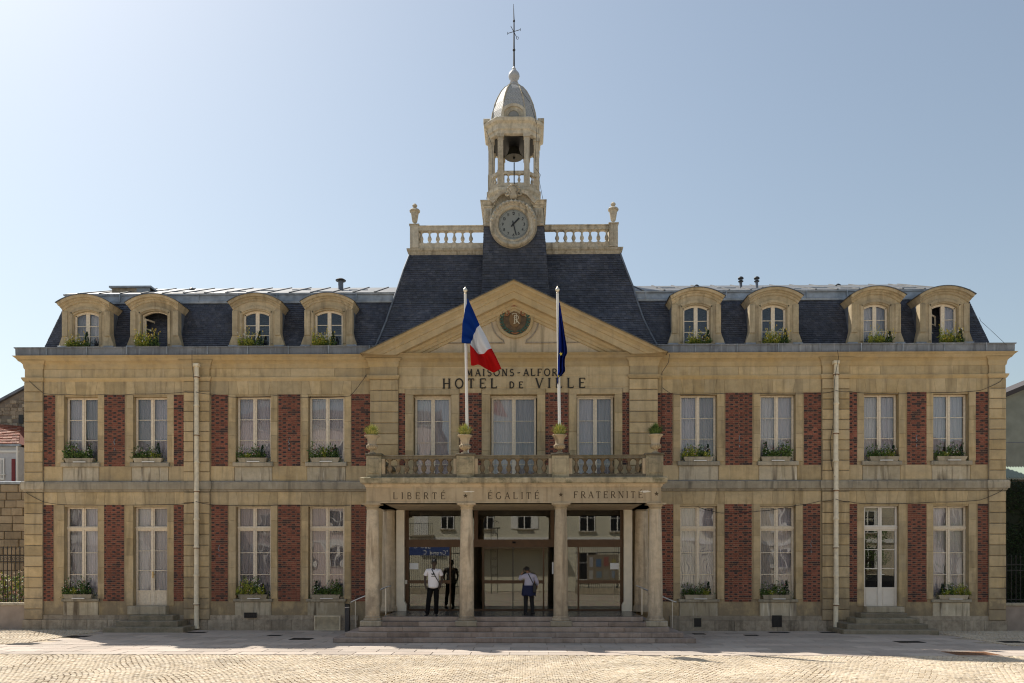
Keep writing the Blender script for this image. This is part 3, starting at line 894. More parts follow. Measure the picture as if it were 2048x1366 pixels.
for a, c in ((51.5, 88), (369.5, 421), (1643, 1697), (1975.5, 2009)):
    run('band_break', [(o + .004, z) for o, z in band], X(a) + .01, X(c) - .01, -.085, 'ledge')
st = [(.0, zs['s_b'] - .05), (.02, zs['s_b'] - .04), (.05, zs['s_b'] + .01), (.07, zs['s_t'] - .02), (.07, zs['s_t'] + .01), (0, zs['s_t'] + .03)]
run('string_course', st, XL, X(741), -.005, 'cornice'); run('string_course', st, X(1314.6), XR, -.005, 'cornice')
for a, c, y in ((51.5, 88, -.09), (369.5, 421, -.09), (1643, 1697, -.09), (1975.5, 2009, -.09), (741, 797.2, CW - .09), (1258.2, 1314.6, CW - .09)):
    run('pilaster_cap', st, X(a), X(c), y, 'cornice')
    MB().box(X(a) + .01, X(c) - .01, y + .02, 0.0, zs['s_t'] + .028, zs['corb'] + .05).build('pilaster_block', M['stone'], H)
def Zc(py, o): return Z(py, -o)
CK = 0.52
cor = [(o * CK, z) for o, z in [(.02, zs["corb"]), (.05, zs["corb"] + .04), (.08, zs["corb"] + .16), (.14, zs["corb"] + .20), (.24, zs["corb"] + .25), (.30, zs["corb"] + .27), (.31, Zc(718, .16)), (.42, Zc(712, .22)), (.50, Zc(709.5, .26)), (.58, Zc(706.5, .3)), (.0, Zc(706.5, .3) + .02)]]
run('cornice', cor, XL, XR, 0, 'cornice')
run('middle_cornice', cor, X(741), X(1314.6), CW, 'cornice')
for a, c in ((51.5, 88), (369.5, 421), (1643, 1697), (1975.5, 2009)):
    run('cornice_break', [(o + .002, z) for o, z in cor[:6]], X(a), X(c), -.06, 'cornice')
for a, c in ((741, 797.2), (1258.2, 1314.6)):
    run('cornice_break', [(o + .002, z) for o, z in cor[:6]], X(a), X(c), CW - .06, 'cornice')
zg0 = Zc(706.5, .3) + .022; zg1 = Zc(690, .24)
gut = [(.215, zg0), (.22, zg0 + .02), (.225, zg1 - .05), (.26, zg1 - .03), (.26, zg1), (.22, zg1), (.0, zg1 - .02)]
for a, c in ((XL, X(800)), (X(1255), XR)):
    run('gutter', gut, a, c, 0, 'gut', .4)
    x = a + .9
    while x < c - .2:
        if not (X(745) < x < X(1310)):
            MB().box(x - .012, x + .012, -.27, -.222, zg0 + .01, zg1 + .006).build('gutter_clip', M['zinc'], H)
        x += 1.42

# --- pediment
pxl, pxr, pap = 722, 1335, (1028.5, 560)
YP = CW
def P2(px, py, o): return X(px, YP - o), Z(py, YP - o)
ax, az = P2(*pap, .55)
base_z = Zc(706.5, .6) + .0
lx, rx = P2(pxl, 708, .55)[0], P2(pxr, 708, .55)[0]
slope = (az - base_z) / ((rx - lx) / 2); ax = (lx + rx) / 2
cs_ = math.cos(math.atan(slope))
prof = [(.0, .84), (.06, .82), (.07, .74), (.11, .73), (.12, .64), (.17, .60), (.20, .52), (.36, .50), (.37, .30), (.40, .285), (.42, .20), (.49, .13), (.54, .10), (.55, .03), (.57, .0), (.0, .0)]
vs = []; fs = []
for o, n_ in prof:
    y = YP - o; d = n_ / cs_
    h = az - d
    half = (h - base_z) / slope
    vs += [(ax - half, y, base_z), (ax, y, h), (ax + half, y, base_z)]
for i in range(len(prof) - 1):
    for k in range(2):
        a = i * 3 + k
        fs.append((a, a + 1, a + 4, a + 3))
MB().add(vs, fs).build('raking_cornice', M['cornice'], H)
half = (az - .0 - base_z) / slope
MB().add([(ax - half - .03, YP - .60, base_z + .004), (ax, YP - .60, az + .02), (ax + half + .03, YP - .60, base_z + .004), (ax - half - .03, .6, base_z + .004), (ax, .9, az + .02), (ax + half + .03, .6, base_z + .004),
          (ax - half + .06, YP - .60, base_z + .002), (ax, YP - .60, az - .02), (ax + half - .06, YP - .60, base_z + .002)],
         [(0, 1, 4, 3), (1, 2, 5, 4), (0, 6, 7, 1), (7, 8, 2, 1)]).build('pediment_flashing', M['weath'], H)
tz = az - .78 / cs_; th = (tz - base_z) / slope
MB().prism([(ax - th - .05, base_z), (ax + th + .05, base_z), (ax, tz + .03)], YP - .02, .5).build('tympanum', M['portico'], H)
# sunk panel mouldings in the tympanum
mcx, mcz = X(1030, YP), Z(640, YP)
def PT(px, py): return (X(px, YP), Z(py, YP))
for s in (-1, 1):
    pts = [PT(1029 + s * 171, 687), PT(1029 + s * 36, 622 + 1), ]
    a0 = [PT(1030 + s * 47 * math.cos(rad(t)), 640 - 47 * math.sin(rad(t))) for t in range(28, -68, -8)]
    a0 += [PT(1030 + s * 12, 686)]
    MB().ribbon([PT(1030 + s * 171, 686)] + a0[:-1] + [PT(1030 + s * 22, 686)], .045, YP - .05, YP - .021, True).build('panel_moulding', M['stone_lo'], H)
MB().ribbon([(mcx + .60 * math.cos(a * PI / 18), mcz + .60 * math.sin(a * PI / 18)) for a in range(36)], .10, YP - .10, YP - .021, True).build('medallion_ring', M['cornice'], H)
# medallion
md = MB().prism([(mcx + .50 * math.cos(a * PI / 16), mcz + .02 + .53 * math.sin(a * PI / 16)) for a in range(32)], YP - .06, YP - .021).build('medallion', simple('brown enamel', (0.12, 0.07, 0.03), 0.5, 0.2, noise=.4, nscale=9), H)
M['verd'] = simple('verdigris leaf', (0.05, 0.11, 0.085), 0.6, 0.2)
M['brz'] = simple('bronze scroll', (0.30, 0.13, 0.06), 0.5, 0.2)
MB().prism([(mcx + .20 * math.cos(a * PI / 12), mcz + .0 + .27 * math.sin(a * PI / 12)) for a in range(24)], YP - .085, YP - .06).build('shield', simple('gilt brown shield', (0.20, 0.11, 0.04), 0.5, 0.3), md)
for s in (-1, 1):
    pts = [(mcx + s * (.30 + .15 * (1 - t / 16) * math.cos(t * .5)), YP - .09, mcz + .20 + .15 * (1 - t / 16) * math.sin(t * .5)) for t in range(15)]
    MB().tube(pts, .028, 6).build('scroll', M['brz'], md)
    for k in range(9):
        a = rad(-85 + k * 13); r_ = .46
        x, z = mcx + s * r_ * math.cos(a), mcz + r_ * math.sin(a)
        for dd in (-.5, .5):
            t_ = a + PI / 2 + dd
            dx, dz = s * math.cos(t_), math.sin(t_)
            nx, nz = -dz, dx
            L_ = .13
            MB().add([(x, YP - .08, z), (x + dx * L_ / 2 + nx * .03, YP - .10, z + dz * L_ / 2 + nz * .03), (x + dx * L_, YP - .085, z + dz * L_), (x + dx * L_ / 2 - nx * .03, YP - .10, z + dz * L_ / 2 - nz * .03), (x + dx * L_ / 2, YP - .065, z + dz * L_ / 2)],
                     [(0, 1, 2, 3), (0, 3, 4), (3, 2, 4), (2, 1, 4), (1, 0, 4)]).build('laurel_leaf', M['verd'], md)
MB().prism([(mcx - .16, mcz + .43), (mcx + .16, mcz + .43), (mcx + .19, mcz + .56), (mcx + .10, mcz + .52), (mcx + .05, mcz + .60), (mcx, mcz + .53), (mcx - .05, mcz + .60), (mcx - .10, mcz + .52), (mcx - .19, mcz + .56)], YP - .12, YP - .06).build('mural_crown', M['brz'], md)
MB().tube([(mcx - .12, YP - .09, mcz - .46), (mcx, YP - .10, mcz - .50), (mcx + .12, YP - .09, mcz - .46)], .025, 6).build('ribbon_knot', M['brz'], md)
M['gilt'] = simple('pale gilt letter', (0.62, 0.52, 0.36), 0.4, 0.3)
word('R', mcx - .045, mcx + .14, mcz - .16, .30, YP - .087, .028, M['gilt'], md, .012)
g, sr = glyph('F')
fb = MB()
for k, (pl, wt) in enumerate(g + sr): fb.ribbon([(mcx + .07 - p[0] * .24, mcz - .12 + p[1] * .32) for p in pl], .026 * max(wt, .5), YP - .112 - .001 * k, YP - .10)
fb.build('letter', M['gilt'], md)

# letters on the frieze of the middle bay
ly = CW - .014
word('MAISONS', X(933, ly), X(1027.5, ly), Z(752, ly), Z(738, ly) - Z(752, ly), ly, .042, M['letter'], H)
word('-', X(1034, ly), X(1040, ly), Z(752, ly), Z(738, ly) - Z(752, ly), ly, .05, M['letter'], H)
word('ALFORT', X(1047.5, ly), X(1128, ly), Z(752, ly), Z(738, ly) - Z(752, ly), ly, .042, M['letter'], H)
word('HOTEL', X(886, ly), X(994, ly), Z(776.3, ly), Z(757, ly) - Z(776.3, ly), ly, .055, M['letter'], H)
word('DE', X(1019, ly), X(1046, ly), Z(776.3, ly), Z(763.5, ly) - Z(776.3, ly), ly, .045, M['letter'], H)
word('VILLE', X(1072, ly), X(1170.5, ly), Z(776.3, ly), Z(756.5, ly) - Z(776.3, ly), ly, .055, M['letter'], H)

# ================================================================== ROOFS
def lerp(a, b, t): return a + (b - a) * t
def slates(B, BL, BR, TR, TL, expo=.088, w=.15, k0=0, lift=.02):
    BL, BR, TR, TL = map(Vector, (BL, BR, TR, TL))
    h = ((TL + TR) / 2 - (BL + BR) / 2).length
    n = max(1, round(h / expo))
    nrm = (BR - BL).cross(TL - BL).normalized()
    for r in range(n):
        t0, t1 = r / n, min(1.0, (r + 1.35) / n)
        a0, c0, a1, c1 = lerp(BL, TL, t0), lerp(BR, TR, t0), lerp(BL, TL, t1), lerp(BR, TR, t1)
        Lw = (c0 - a0).length; ux = (c0 - a0).normalized()
        x = -w * .5 * ((r + k0) % 2) - .02
        while x < Lw:
            ww = w * R.uniform(.93, 1.07); s0, s1 = max(0, x), min(Lw, x + ww); x += ww
            if s1 - s0 < .02: continue
            g = .0035; f0, f1 = (s0 + g) / Lw, (s1 - g) / Lw
            e = lift * R.uniform(.8, 1.35)
            p0, p1, p2, p3 = a0 + (c0 - a0) * f0, a0 + (c0 - a0) * f1, a1 + (c1 - a1) * f1, a1 + (c1 - a1) * f0
            B.add([p0 + nrm * e, p1 + nrm * e, p2 + nrm * .003, p3 + nrm * .003, p0, p1], [(0, 1, 2, 3), (4, 5, 1, 0), (4, 0, 3), (1, 5, 2)])
def quad_under(B, BL, BR, TR, TL, d=.004):
    BL, BR, TR, TL = map(Vector, (BL, BR, TR, TL))
    nrm = (BR - BL).cross(TL - BL).normalized() * -d
    B.add([p + nrm for p in (BL, BR, TR, TL)], [(0, 1, 2, 3)])
YB, YT = .35, 1.15
zb = zs['gut'] - .25; ztm = Z(603, YT); zfl = Z(586, YT)
RB = HB - .3
def wing_roof(px_out_b, px_out_t, px_in, side):
    xo_b, xo_t, xi = X(px_out_b, YB), X(px_out_t, YT), X(px_in, YT)
    und = MB(); sl = MB()
    fr = [(xo_b, YB, zb), (xi, YB, zb), (xi, YT, ztm), (xo_t, YT, ztm)]
    sd = [(xo_b, RB, zb), (xo_b, YB, zb), (xo_t, YT, ztm), (xo_t, RB - .8, ztm)]
    bk = [(xi, RB, zb), (xo_b, RB, zb), (xo_t, RB - .8, ztm), (xi, RB - .8, ztm)]
    if side > 0:
        fr = [(xi, YB, zb), (xo_b, YB, zb), (xo_t, YT, ztm), (xi, YT, ztm)]
        sd = [(xo_b, YB, zb), (xo_b, RB, zb), (xo_t, RB - .8, ztm), (xo_t, YT, ztm)]
        bk = [(xo_b, RB, zb), (xi, RB, zb), (xi, RB - .8, ztm), (xo_t, RB - .8, ztm)]
    for q in (fr, sd, bk): quad_under(und, *q)
    for q in (fr, sd): slates(sl, *q)
    r = und.build('mansard_roof', M['slate_b'], H)
    sl.build('slates', M['slate'], r, kind='stuff')
    a, c = sorted((xo_t, xi))
    # zinc apron above the slates, then the low pitched zinc top
    MB().mould([(0, ztm - .03), (.06, ztm - .02), (.07, ztm + .05), (.03, ztm + .08), (.0, zfl - .03), (.05, zfl - .02), (.06, zfl + .03), (0, zfl + .04)], a + (.0 if side < 0 else 0), c, YT, RB - 1).build('zinc_apron', M['zinc'], r)
    x = a + .6
    while x < c - .1:
        MB().box(x - .015, x + .015, YT - .085, YT - .0, ztm + .03, zfl + .03).build('zinc_roll', M['zinc'], r)
        x += 1.45
    zt2 = Z(573.5, 4.0)
    yr = 4.0
    i0, i1 = a + (1.2 if side < 0 else 0), c - (1.2 if side > 0 else 0)
    zf = zfl + .045
    MB().add([(a, YT - .04, zf), (c, YT - .04, zf), (c if side < 0 else i1, yr, zt2), (i0 if side < 0 else a, yr, zt2), (a, RB - 1, zf), (c, RB - 1, zf), (c if side < 0 else i1, RB - 3, zt2), (i0 if side < 0 else a, RB - 3, zt2)],
             [(0, 1, 2, 3), (3, 2, 6, 7), (7, 6, 5, 4), (0, 3, 7, 4), (1, 5, 6, 2)]).build('zinc_top', M['zinc_t'], r)
    x = a + .5
    while x < c - .3:
        xt = min(max(x, i0), i1)
        MB().add([(x - .03, YT - .05, zf), (x + .03, YT - .05, zf), (x + .03, YT - .05, zf + .035), (x - .03, YT - .05, zf + .035),
                  (xt - .03, yr, zt2), (xt + .03, yr, zt2), (xt + .03, yr, zt2 + .035), (xt - .03, yr, zt2 + .035)],
                 [(0, 1, 2, 3), (3, 2, 6, 7), (0, 3, 7, 4), (1, 5, 6, 2), (4, 7, 6, 5)]).build('zinc_roll', M['zinc_t'], r)
        x += .78
    # loose cross joints of the sheets
    for k in range(9):
        x = lerp(a + 1, c - 1.2, (k + .5) / 9)
        t = R.uniform(.1, .7); y_ = lerp(YT, yr, t); z_ = lerp(zf, zt2, t)
        MB().box(x - .36, x + .36, y_ - .02, y_ + .03, z_ - .005, z_ + .035).build('sheet_joint', M['zinc'], r)
    return r
wing_roof(80, 131, 800, -1)
wing_roof(1988, 1936, 1258, 1)
# raised hatch on the left roof and vent pipes
e = MB().box(X(224, 1.9), X(297, 1.9), 1.9, 2.8, Z(586, 1.9), Z(571, 1.9)).build('chimney', M['stone_lo'], H)
MB().box(X(219, 1.85), X(303, 1.85), 1.8, 2.9, Z(571, 1.85), Z(567.5, 1.85)).build('chimney_cap', M['zinc'], e)
MB().box(X(273, 1.85), X(299, 1.85), 1.86, 1.9, Z(585, 1.85), Z(571.3, 1.85)).build('flashing', M['zinc'], e)
for px, r_, top, yv in ((681.5, .10, 560, 2.4), (1481.5, .055, 561, 2.4), (1513.5, .055, 561, 2.4)):
    x = X(px, yv); z0_, z1_ = Z(580, yv), Z(top, yv)
    v = MB().lathe([(r_ * 1.5, z0_ - .1), (r_, z0_), (r_, z1_)], x, yv, 12).build('vent_pipe', M['zinc_d'], H, smooth=40)
    MB().lathe([(r_ * 1.9, 0), (r_ * 2.0, .03), (r_ * 1.2, .08)], x, yv, 12, z1_).build('vent_cowl', M['black'], v, smooth=40)
    if r_ < .09: MB().lathe([(r_ * 1.8, 0), (r_ * 1.8, .025), (r_, .04)], x, yv, 12, z1_ - .10).build('vent_ring', M['black'], v)
for px in (384, 1380 + 13, 1676):
    x = X(px, 3.2)
    MB().lathe([(.11, 0), (.11, .06), (.05, .11)], x, 3.2, 10, Z(577.5, 3.2)).build('roof_knob', M['black'], H, smooth=40)

# --- middle pavilion roof
PR = [(702, .35, 746, 1320), (672, .55, 760, 1303), (640, .75, 773, 1287), (606, .95, 784.5, 1275), (573, 1.12, 796, 1265), (540, 1.3, 807, 1252), (509, 1.5, 819, 1240.5)]
und = MB(); sl = MB()
YBK = 7.2
def prow(p):
    py, y, a, c = p
    return X(a, y), X(c, y), y, Z(py, y), YBK - (y - .35)
for p, q in zip(PR[:-1], PR[1:]):
    a0, c0, y0, z0_, yb0 = prow(p); a1, c1, y1, z1_, yb1 = prow(q)
    quads = [[(a0, y0, z0_), (c0, y0, z0_), (c1, y1, z1_), (a1, y1, z1_)], [(a0, yb0, z0_), (a0, y0, z0_), (a1, y1, z1_), (a1, yb1, z1_)],
             [(c0, y0, z0_), (c0, yb0, z0_), (c1, yb1, z1_), (c1, y1, z1_)], [(c0, yb0, z0_), (a0, yb0, z0_), (a1, yb1, z1_), (c1, yb1, z1_)]]
    for k, qd in enumerate(quads):
        quad_under(und, *qd)
        if k < 3: slates(sl, *qd, expo=.092, w=.16, k0=PR.index(p))
pr = und.build('pavilion_roof', M['slate_b'], H)
sl.build('slates', M['slate'], pr, kind='stuff')
for s in (2, 3):
    MB().tube([(X(p[s], p[1]), p[1] - .02, Z(p[0], p[1]) + .0) for p in PR], .035, 6).build('hip_roll', M['zinc_d'], pr)
# cornice and roof terrace
a, c, y, z, yb = prow(PR[-1])
zc0, zc1, zc2 = Z(509, 1.5), Z(505, 1.45), Z(496, 1.45)
MB().mould([(0, zc0 - .01), (.03, zc1), (.04, zc1 + .05), (.09, zc1 + .10), (.10, zc2), (0, zc2 + .01)], a, c, 1.5, yb).build('terrace_cornice', M['tower'], H)
bz0, bz1, bz2, bz3 = Z(495, 1.5), Z(486.5, 1.5), Z(461.5, 1.5), Z(452, 1.5)
bal_prof = [(.055, 0), (.055, .05), (.035, .07), (.03, .10), (.055, .18), (.07, .26), (.06, .33), (.035, .42), (.028, .50), (.035, .56), (.055, .60), (.055, .66)]
def baluster_mesh(h, r=1.0, mat='tower'):
    b = MB(); k = h / .66
    b.lathe([(q * r, z * k) for q, z in bal_prof], 0, 0, 10)
    b.box(-.065 * r, .065 * r, -.065 * r, .065 * r, 0, .045 * k).box(-.065 * r, .065 * r, -.065 * r, .065 * r, .615 * k, .66 * k)
    me = b.mesh('baluster', M[mat]); smooth_mesh(me, 50); return me
bme = baluster_mesh(bz2 - bz1, 1.15)
yb_ = 1.53
for pa, pb, pier, n in ((837, 969, (821, 838), 8), (1087, 1219, (1218, 1235), 8)):
    xa, xc = X(pa, yb_), X(pb, yb_)
    ra = MB().box(xa, xc, yb_ - .09, yb_ + .09, zc2 + .01, bz1).box(xa, xc, yb_ - .11, yb_ + .11, bz2, bz3).cbox(xa - .0, xc + .0, yb_ - .135, yb_ + .13, bz3 - .05, bz3 + .012, .02).build('balustrade', M['tower'], H)
    q0, q1 = X(pier[0], yb_), X(pier[1], yb_)
    MB().box(q0, q1, yb_ - .15, yb_ + .2, zc2 + .012, bz3 + .015).build('pier', M['tower'], ra)
    MB().cbox(q0 - .03, q1 + .03, yb_ - .18, yb_ + .23, bz3 + .015, bz3 + .06, .015).build('pier_cap', M['tower'], ra)
    for k in range(n):
        if k == 0 and pa > 1000 or (k == n - 1 and pa < 900): continue
        link('baluster', bme, ra, loc=(lerp(xa, xc, (k + .35) / n) if pa < 900 else lerp(xa, xc, (k + .65) / n), yb_, bz1))
    xm = (q0 + q1) / 2; uz = bz3 + .06; hh = Z(405, yb_) - uz
    k = hh / .80
    MB().lathe([(r_, z_ * k) for r_, z_ in ((.10, 0), (.11, .03), (.05, .07), (.05, .09), (.09, .13), (.115, .25), (.145, .45), (.15, .47), (.19, .49), (.20, .53), (.17, .57), (.07, .60), (.05, .64), (.08, .68), (.095, .72), (.05, .78), (.01, .80))], xm, yb_ + .02, 14, uz).build('urn_finial', M['tower'], ra, smooth=45)
    # side balustrade running back
    ys = yb_ + .2
    MB().box(q0 + .02, q1 - .02, ys, yb - .2, bz2, bz3).box(q0 + .02, q1 - .02, ys, yb - .2, zc2 + .01, bz1).build('rail', M['tower'], ra)
    for j in range(11):
        link('baluster', bme, ra, loc=(xm, ys + .25 + j * .38, bz1))

# --- slated body under the clock
CBY0, CBY1 = .78, 1.0
bq = [(X(964, CBY0), CBY0, Z(575, CBY0)), (X(1098, CBY0), CBY0, Z(575, CBY0)), (X(1087, CBY1), CBY1, Z(448, CBY1)), (X(968.5, CBY1), CBY1, Z(448, CBY1))]
bq0 = [(X(956, .55), .55, Z(640, .55)), (X(1106, .55), .55, Z(640, .55)), bq[1], bq[0]]
und = MB(); sl = MB()
for q in (bq0, bq):
    quad_under(und, *q); slates(sl, *q, expo=.10, w=.17)
    l = [(q[0][0], 3.6, q[0][2]), q[0], q[3], (q[3][0], 3.6, q[3][2])]; r_ = [q[1], (q[1][0], 3.6, q[1][2]), (q[2][0], 3.6, q[2][2]), q[2]]
    for s_ in (l, r_): quad_under(und, *s_); slates(sl, *s_, expo=.10, w=.17)
cbk = und.build('clock_base', M['slate_b'], H); sl.build('slates', M['slate'], cbk, kind='stuff')

# ================================================================== CLOCK STAGE AND BELL TOWER
TX = X(1028, 2.2); TY = 2.2
y0 = 1.02
zk0, zk1 = Z(452, y0), Z(403, y0)
T = MB(); xa, xc = X(969, y0), X(1088, y0)
T.box(xa, xc, y0, y0 + 2.4, zk0, zk1 - .16).build('clock_stage', M['tower'], H)
CS = H.children[-1] if False else bpy.data.objects['clock_stage']
w_ = xc - xa
for s in (-1, 1):
    xm = TX + s * (w_ / 2 - .17)
    MB().cbox(xm - .15, xm + .15, y0 - .07, y0, zk0, zk1 - .16, .02).cbox(xm - .10, xm + .10, y0 - .10, y0 - .07, zk0 + .12, zk1 - .30, .02).build('pilaster', M['tower'], CS)
    MB().mould([(0, zk1 - .26), (.03, zk1 - .24), (.05, zk1 - .20), (0, zk1 - .18)], xm - .16, xm + .16, y0 - .07, y0).build('capital', M['tower'], CS)
    for k in range(4):
        MB().tube([(xm - .08 + k * .053, y0 - .11, zk1 - .34), (xm - .08 + k * .053, y0 - .12, zk1 - .55 - .1 * (k % 2))], .018, 5).build('carved_leaf', M['tower'], CS)
    MB().mould([(0, zk0 - .02), (.03, zk0 - .02), (.03, zk0 + .06), (0, zk0 + .10)], xm - .16, xm + .16, y0 - .07, y0).build('pilaster_foot', M['tower'], CS)
    MB().mould([(0, zk1 - .18), (.05, zk1 - .14), (.08, zk1 - .06), (.12, zk1 - .03), (.12, zk1), (0, zk1 + .02)], min(TX + s * w_ / 2, TX + s * .72), max(TX + s * w_ / 2, TX + s * .72), y0 - .04, y0 + 2.3).build('stage_cornice', M['tower'], CS)
# curved hood over the clock ending in volutes
zcl = Z(450, y0 - .1)
for s in (-1, 1):
    pts = [(TX + s * .80, zk1 - .10), (TX + s * .72, zk1 - .04), (TX + s * .62, zk1 + .10), (TX + s * .50, zk1 + .22), (TX + s * .38, zk1 + .27), (TX + s * .28, zk1 + .27)]
    MB().ribbon(pts, .13, y0 - .20, y0 + .10).build('hood_scroll', M['tower'], CS)
    pts = [(TX + s * (.23 - .105 * (1 - t / 22) * math.sin(t * .42)), y0 - .20, zk1 + .20 + .105 * (1 - t / 22) * math.cos(t * .42)) for t in range(20)]
    MB().tube(pts, .04, 6).build('volute', M['tower'], CS, smooth=60)
MB().lathe([(.03, 0), (.13, .04), (.17, .16), (.13, .30), (.16, .40), (.10, .50), (.02, .55)], TX, y0 - .12, 10, zk1 - .02).build('cartouche', M['tower'], CS, smooth=60)
for k in range(7):
    a = rad(30 + k * 20)
    MB().lathe([(.01, -.03), (.05, 0), (.01, .05)], TX + .23 * math.cos(a), y0 - .24, 6, zk1 + .22 + .28 * math.sin(a)).build('carved_petal', M['tower'], CS)
# back wall of the hood up to the octagon
MB().prism([(TX - .75, zk1 - .16), (TX + .75, zk1 - .16), (TX + .62, zk1 + .10), (TX + .40, zk1 + .26), (TX - .40, zk1 + .26), (TX - .62, zk1 + .10)], y0 - .02, y0 + .6).build('hood_wall', M['tower'], CS)
# clock
ck = MB()
ring = [(.84, -.02), (.86, -.06), (.84, -.14), (.78, -.19), (.70, -.17), (.66, -.12), (.60, -.14), (.555, -.11), (.54, -.03)]
vs = []; fs = []; NS = 56
for r_, yy in ring:
    for k in range(NS):
        a = 2 * PI * k / NS
        vs.append((TX + r_ * math.cos(a), y0 - .12 + yy, zcl + r_ * math.sin(a)))
for j in range(len(ring) - 1):
    for k in range(NS):
        k2 = (k + 1) % NS
        fs.append((j * NS + k, (j + 1) * NS + k, (j + 1) * NS + k2, j * NS + k2))
fs.append(tuple(range(NS)))
ck.add(vs, fs)
clock = ck.build('clock', M['tower'], H, smooth=50)
MB().prism([(TX + .86 * math.cos(2 * PI * k / 40), zcl + .86 * math.sin(2 * PI * k / 40)) for k in range(40)], y0 - .14, y0 + .1).build('clock_drum', M['tower'], clock)
for k in range(16):
    a = rad(8 + k * 10.9)
    MB().lathe([(.015, -.06), (.055, -.02), (.05, .03), (.01, .07)], TX + .77 * math.cos(a), y0 - .31, 6, zcl + .77 * math.sin(a)).build('carved_garland', M['tower'], clock, smooth=60)
yf = y0 - .17
MB().prism([(TX + .53 * math.cos(2 * PI * k / 48), zcl + .53 * math.sin(2 * PI * k / 48)) for k in range(48)], yf, yf + .03).build('clock_face', M['face'], clock)
for h_ in range(1, 13):
    a = rad(90 - 30 * h_); t = str(h_); hh = .095
    x, z = TX + .385 * math.cos(a), zcl + .385 * math.sin(a)
    ww = sum(glyph_w(q) for q in t) * hh * (.92 if len(t) > 1 else 1)
    word(t, x - ww / 2, x + ww / 2, z - hh / 2, hh, yf - .001, .018, M['blackp'], clock, .004, False, 'numeral')
tk = MB()
for k in range(60):
    a = rad(6 * k); l_ = .035 if k % 5 == 0 else .018
    tk.ribbon([(TX + (.50 - l_) * math.cos(a), zcl + (.50 - l_) * math.sin(a)), (TX + .50 * math.cos(a), zcl + .50 * math.sin(a))], .012, yf - .004, yf - .001)
tk.build('minute_marks', M['blackp'], clock)
def hand(ang, L_, w1, w2, yy, back=.12):
    a = rad(90 - ang); d = Vector((math.cos(a), math.sin(a))); n_ = Vector((-d.y, d.x)); c_ = Vector((TX, zcl))
    pts = [c_ - d * back + n_ * w1, c_ - d * back - n_ * w1, c_ + d * L_ - n_ * w2, c_ + d * L_ + n_ * w2]
    MB().prism([(p.x, p.y) for p in pts], yy - .008, yy).build('clock_hand', M['blackp'], clock)
hand(44, .30, .022, .030, yf - .012); hand(166, .42, .018, .016, yf - .024)
MB().prism([(TX + .035 * math.cos(a * PI / 6), zcl + .035 * math.sin(a * PI / 6)) for a in range(12)], yf - .04, yf - .008).build('clock_boss', M['blackp'], clock)

def cs8(h, k=.575):
    """square with cut corners, as plan outline"""
    q = h * k
    return [(-q, -h), (q, -h), (h, -q), (h, q), (q, h), (-q, h), (-h, q), (-h, -q)]
def rings(name, prof, mat, parent, k=.575, smooth=False, caps=True):
    b = MB(); n = 8; vs = []; fs = []
    for h, z in prof:
        for x, y in cs8(h, k): vs.append((TX + x, TY + y, z))
    for j in range(len(prof) - 1):
        for i in range(n):
            i2 = (i + 1) % n
            fs.append((j * n + i, j * n + i2, (j + 1) * n + i2, (j + 1) * n + i))
    if caps: fs.append(tuple(range(n - 1, -1, -1))); fs.append(tuple(range((len(prof) - 1) * n, len(prof) * n)))
    b.add(vs, fs)
    return b.build(name, mat, parent)
yfr = TY - .9
z_p0, z_l0, z_l1 = Z(406, yfr), Z(384, yfr), Z(374, yfr)
BT = rings('bell_tower', [(1.02, z_p0 - .25), (1.0, z_p0), (.94, z_l0 - .06), (.97, z_l0), (1.0, z_l0 + .05), (1.0, z_l1 - .03), (.90, z_l1)], M['tower'], H)
z_r0, z_r1, z_r2 = Z(366, yfr), Z(348, yfr), Z(342, yfr)
for kk in range(8):
    P = cs8(.86); (xa_, ya_), (xb_, yb2) = P[kk], P[(kk + 1) % 8]
    for za, zb_, hw in ((z_l1, z_r0, .075), (z_r1, z_r2, .07)):
        d = Vector((xb_ - xa_, yb2 - ya_)); Ld = d.length; d.normalize(); n_ = Vector((d.y, -d.x)) * hw
        p = [Vector((xa_, ya_)) + d * .06, Vector((xb_, yb2)) - d * .06]
        MB().plan([(TX + p[0].x + n_.x, TY + p[0].y + n_.y), (TX + p[1].x + n_.x, TY + p[1].y + n_.y), (TX + p[1].x - n_.x, TY + p[1].y - n_.y), (TX + p[0].x - n_.x, TY + p[0].y - n_.y)], za, zb_).build('tower_rail', M['tower'], BT)
tb = baluster_mesh(z_r1 - z_r0, .85)
for kk in range(8):
    P = cs8(.86); (xa_, ya_), (xb_, yb2) = P[kk], P[(kk + 1) % 8]
    for f in ((.30, .70) if kk % 2 == 0 else (.5,)):
        link('baluster', tb, BT, loc=(TX + lerp(xa_, xb_, f), TY + lerp(ya_, yb2, f), z_r0))
z_e0, z_e1 = Z(268, yfr), Z(233, yfr - .2)
for x, y in cs8(.84):
    MB().box(TX + x - .115, TX + x + .115, TY + y - .115, TY + y + .115, z_l1, z_r2 + .02).box(TX + x - .10, TX + x + .10, TY + y - .10, TY + y + .10, z_r2 + .02, z_e0 - .12).box(TX + x - .13, TX + x + .13, TY + y - .13, TY + y + .13, z_e0 - .12, z_e0).build('tower_column', M['tower'], BT)
rings('entablature', [(.90, z_e0 - .02), (.95, z_e0), (.96, z_e0 + .12), (1.0, z_e0 + .15), (1.0, z_e0 + .34), (1.05, z_e0 + .38), (1.10, z_e1 - .12), (1.12, z_e1 - .03), (1.10, z_e1), (.9, z_e1 + .02)], M['tower'], BT)
rings('bell_ceiling', [(.80, z_e0 - .05), (.80, z_e0 - .03)], M['black'], BT)
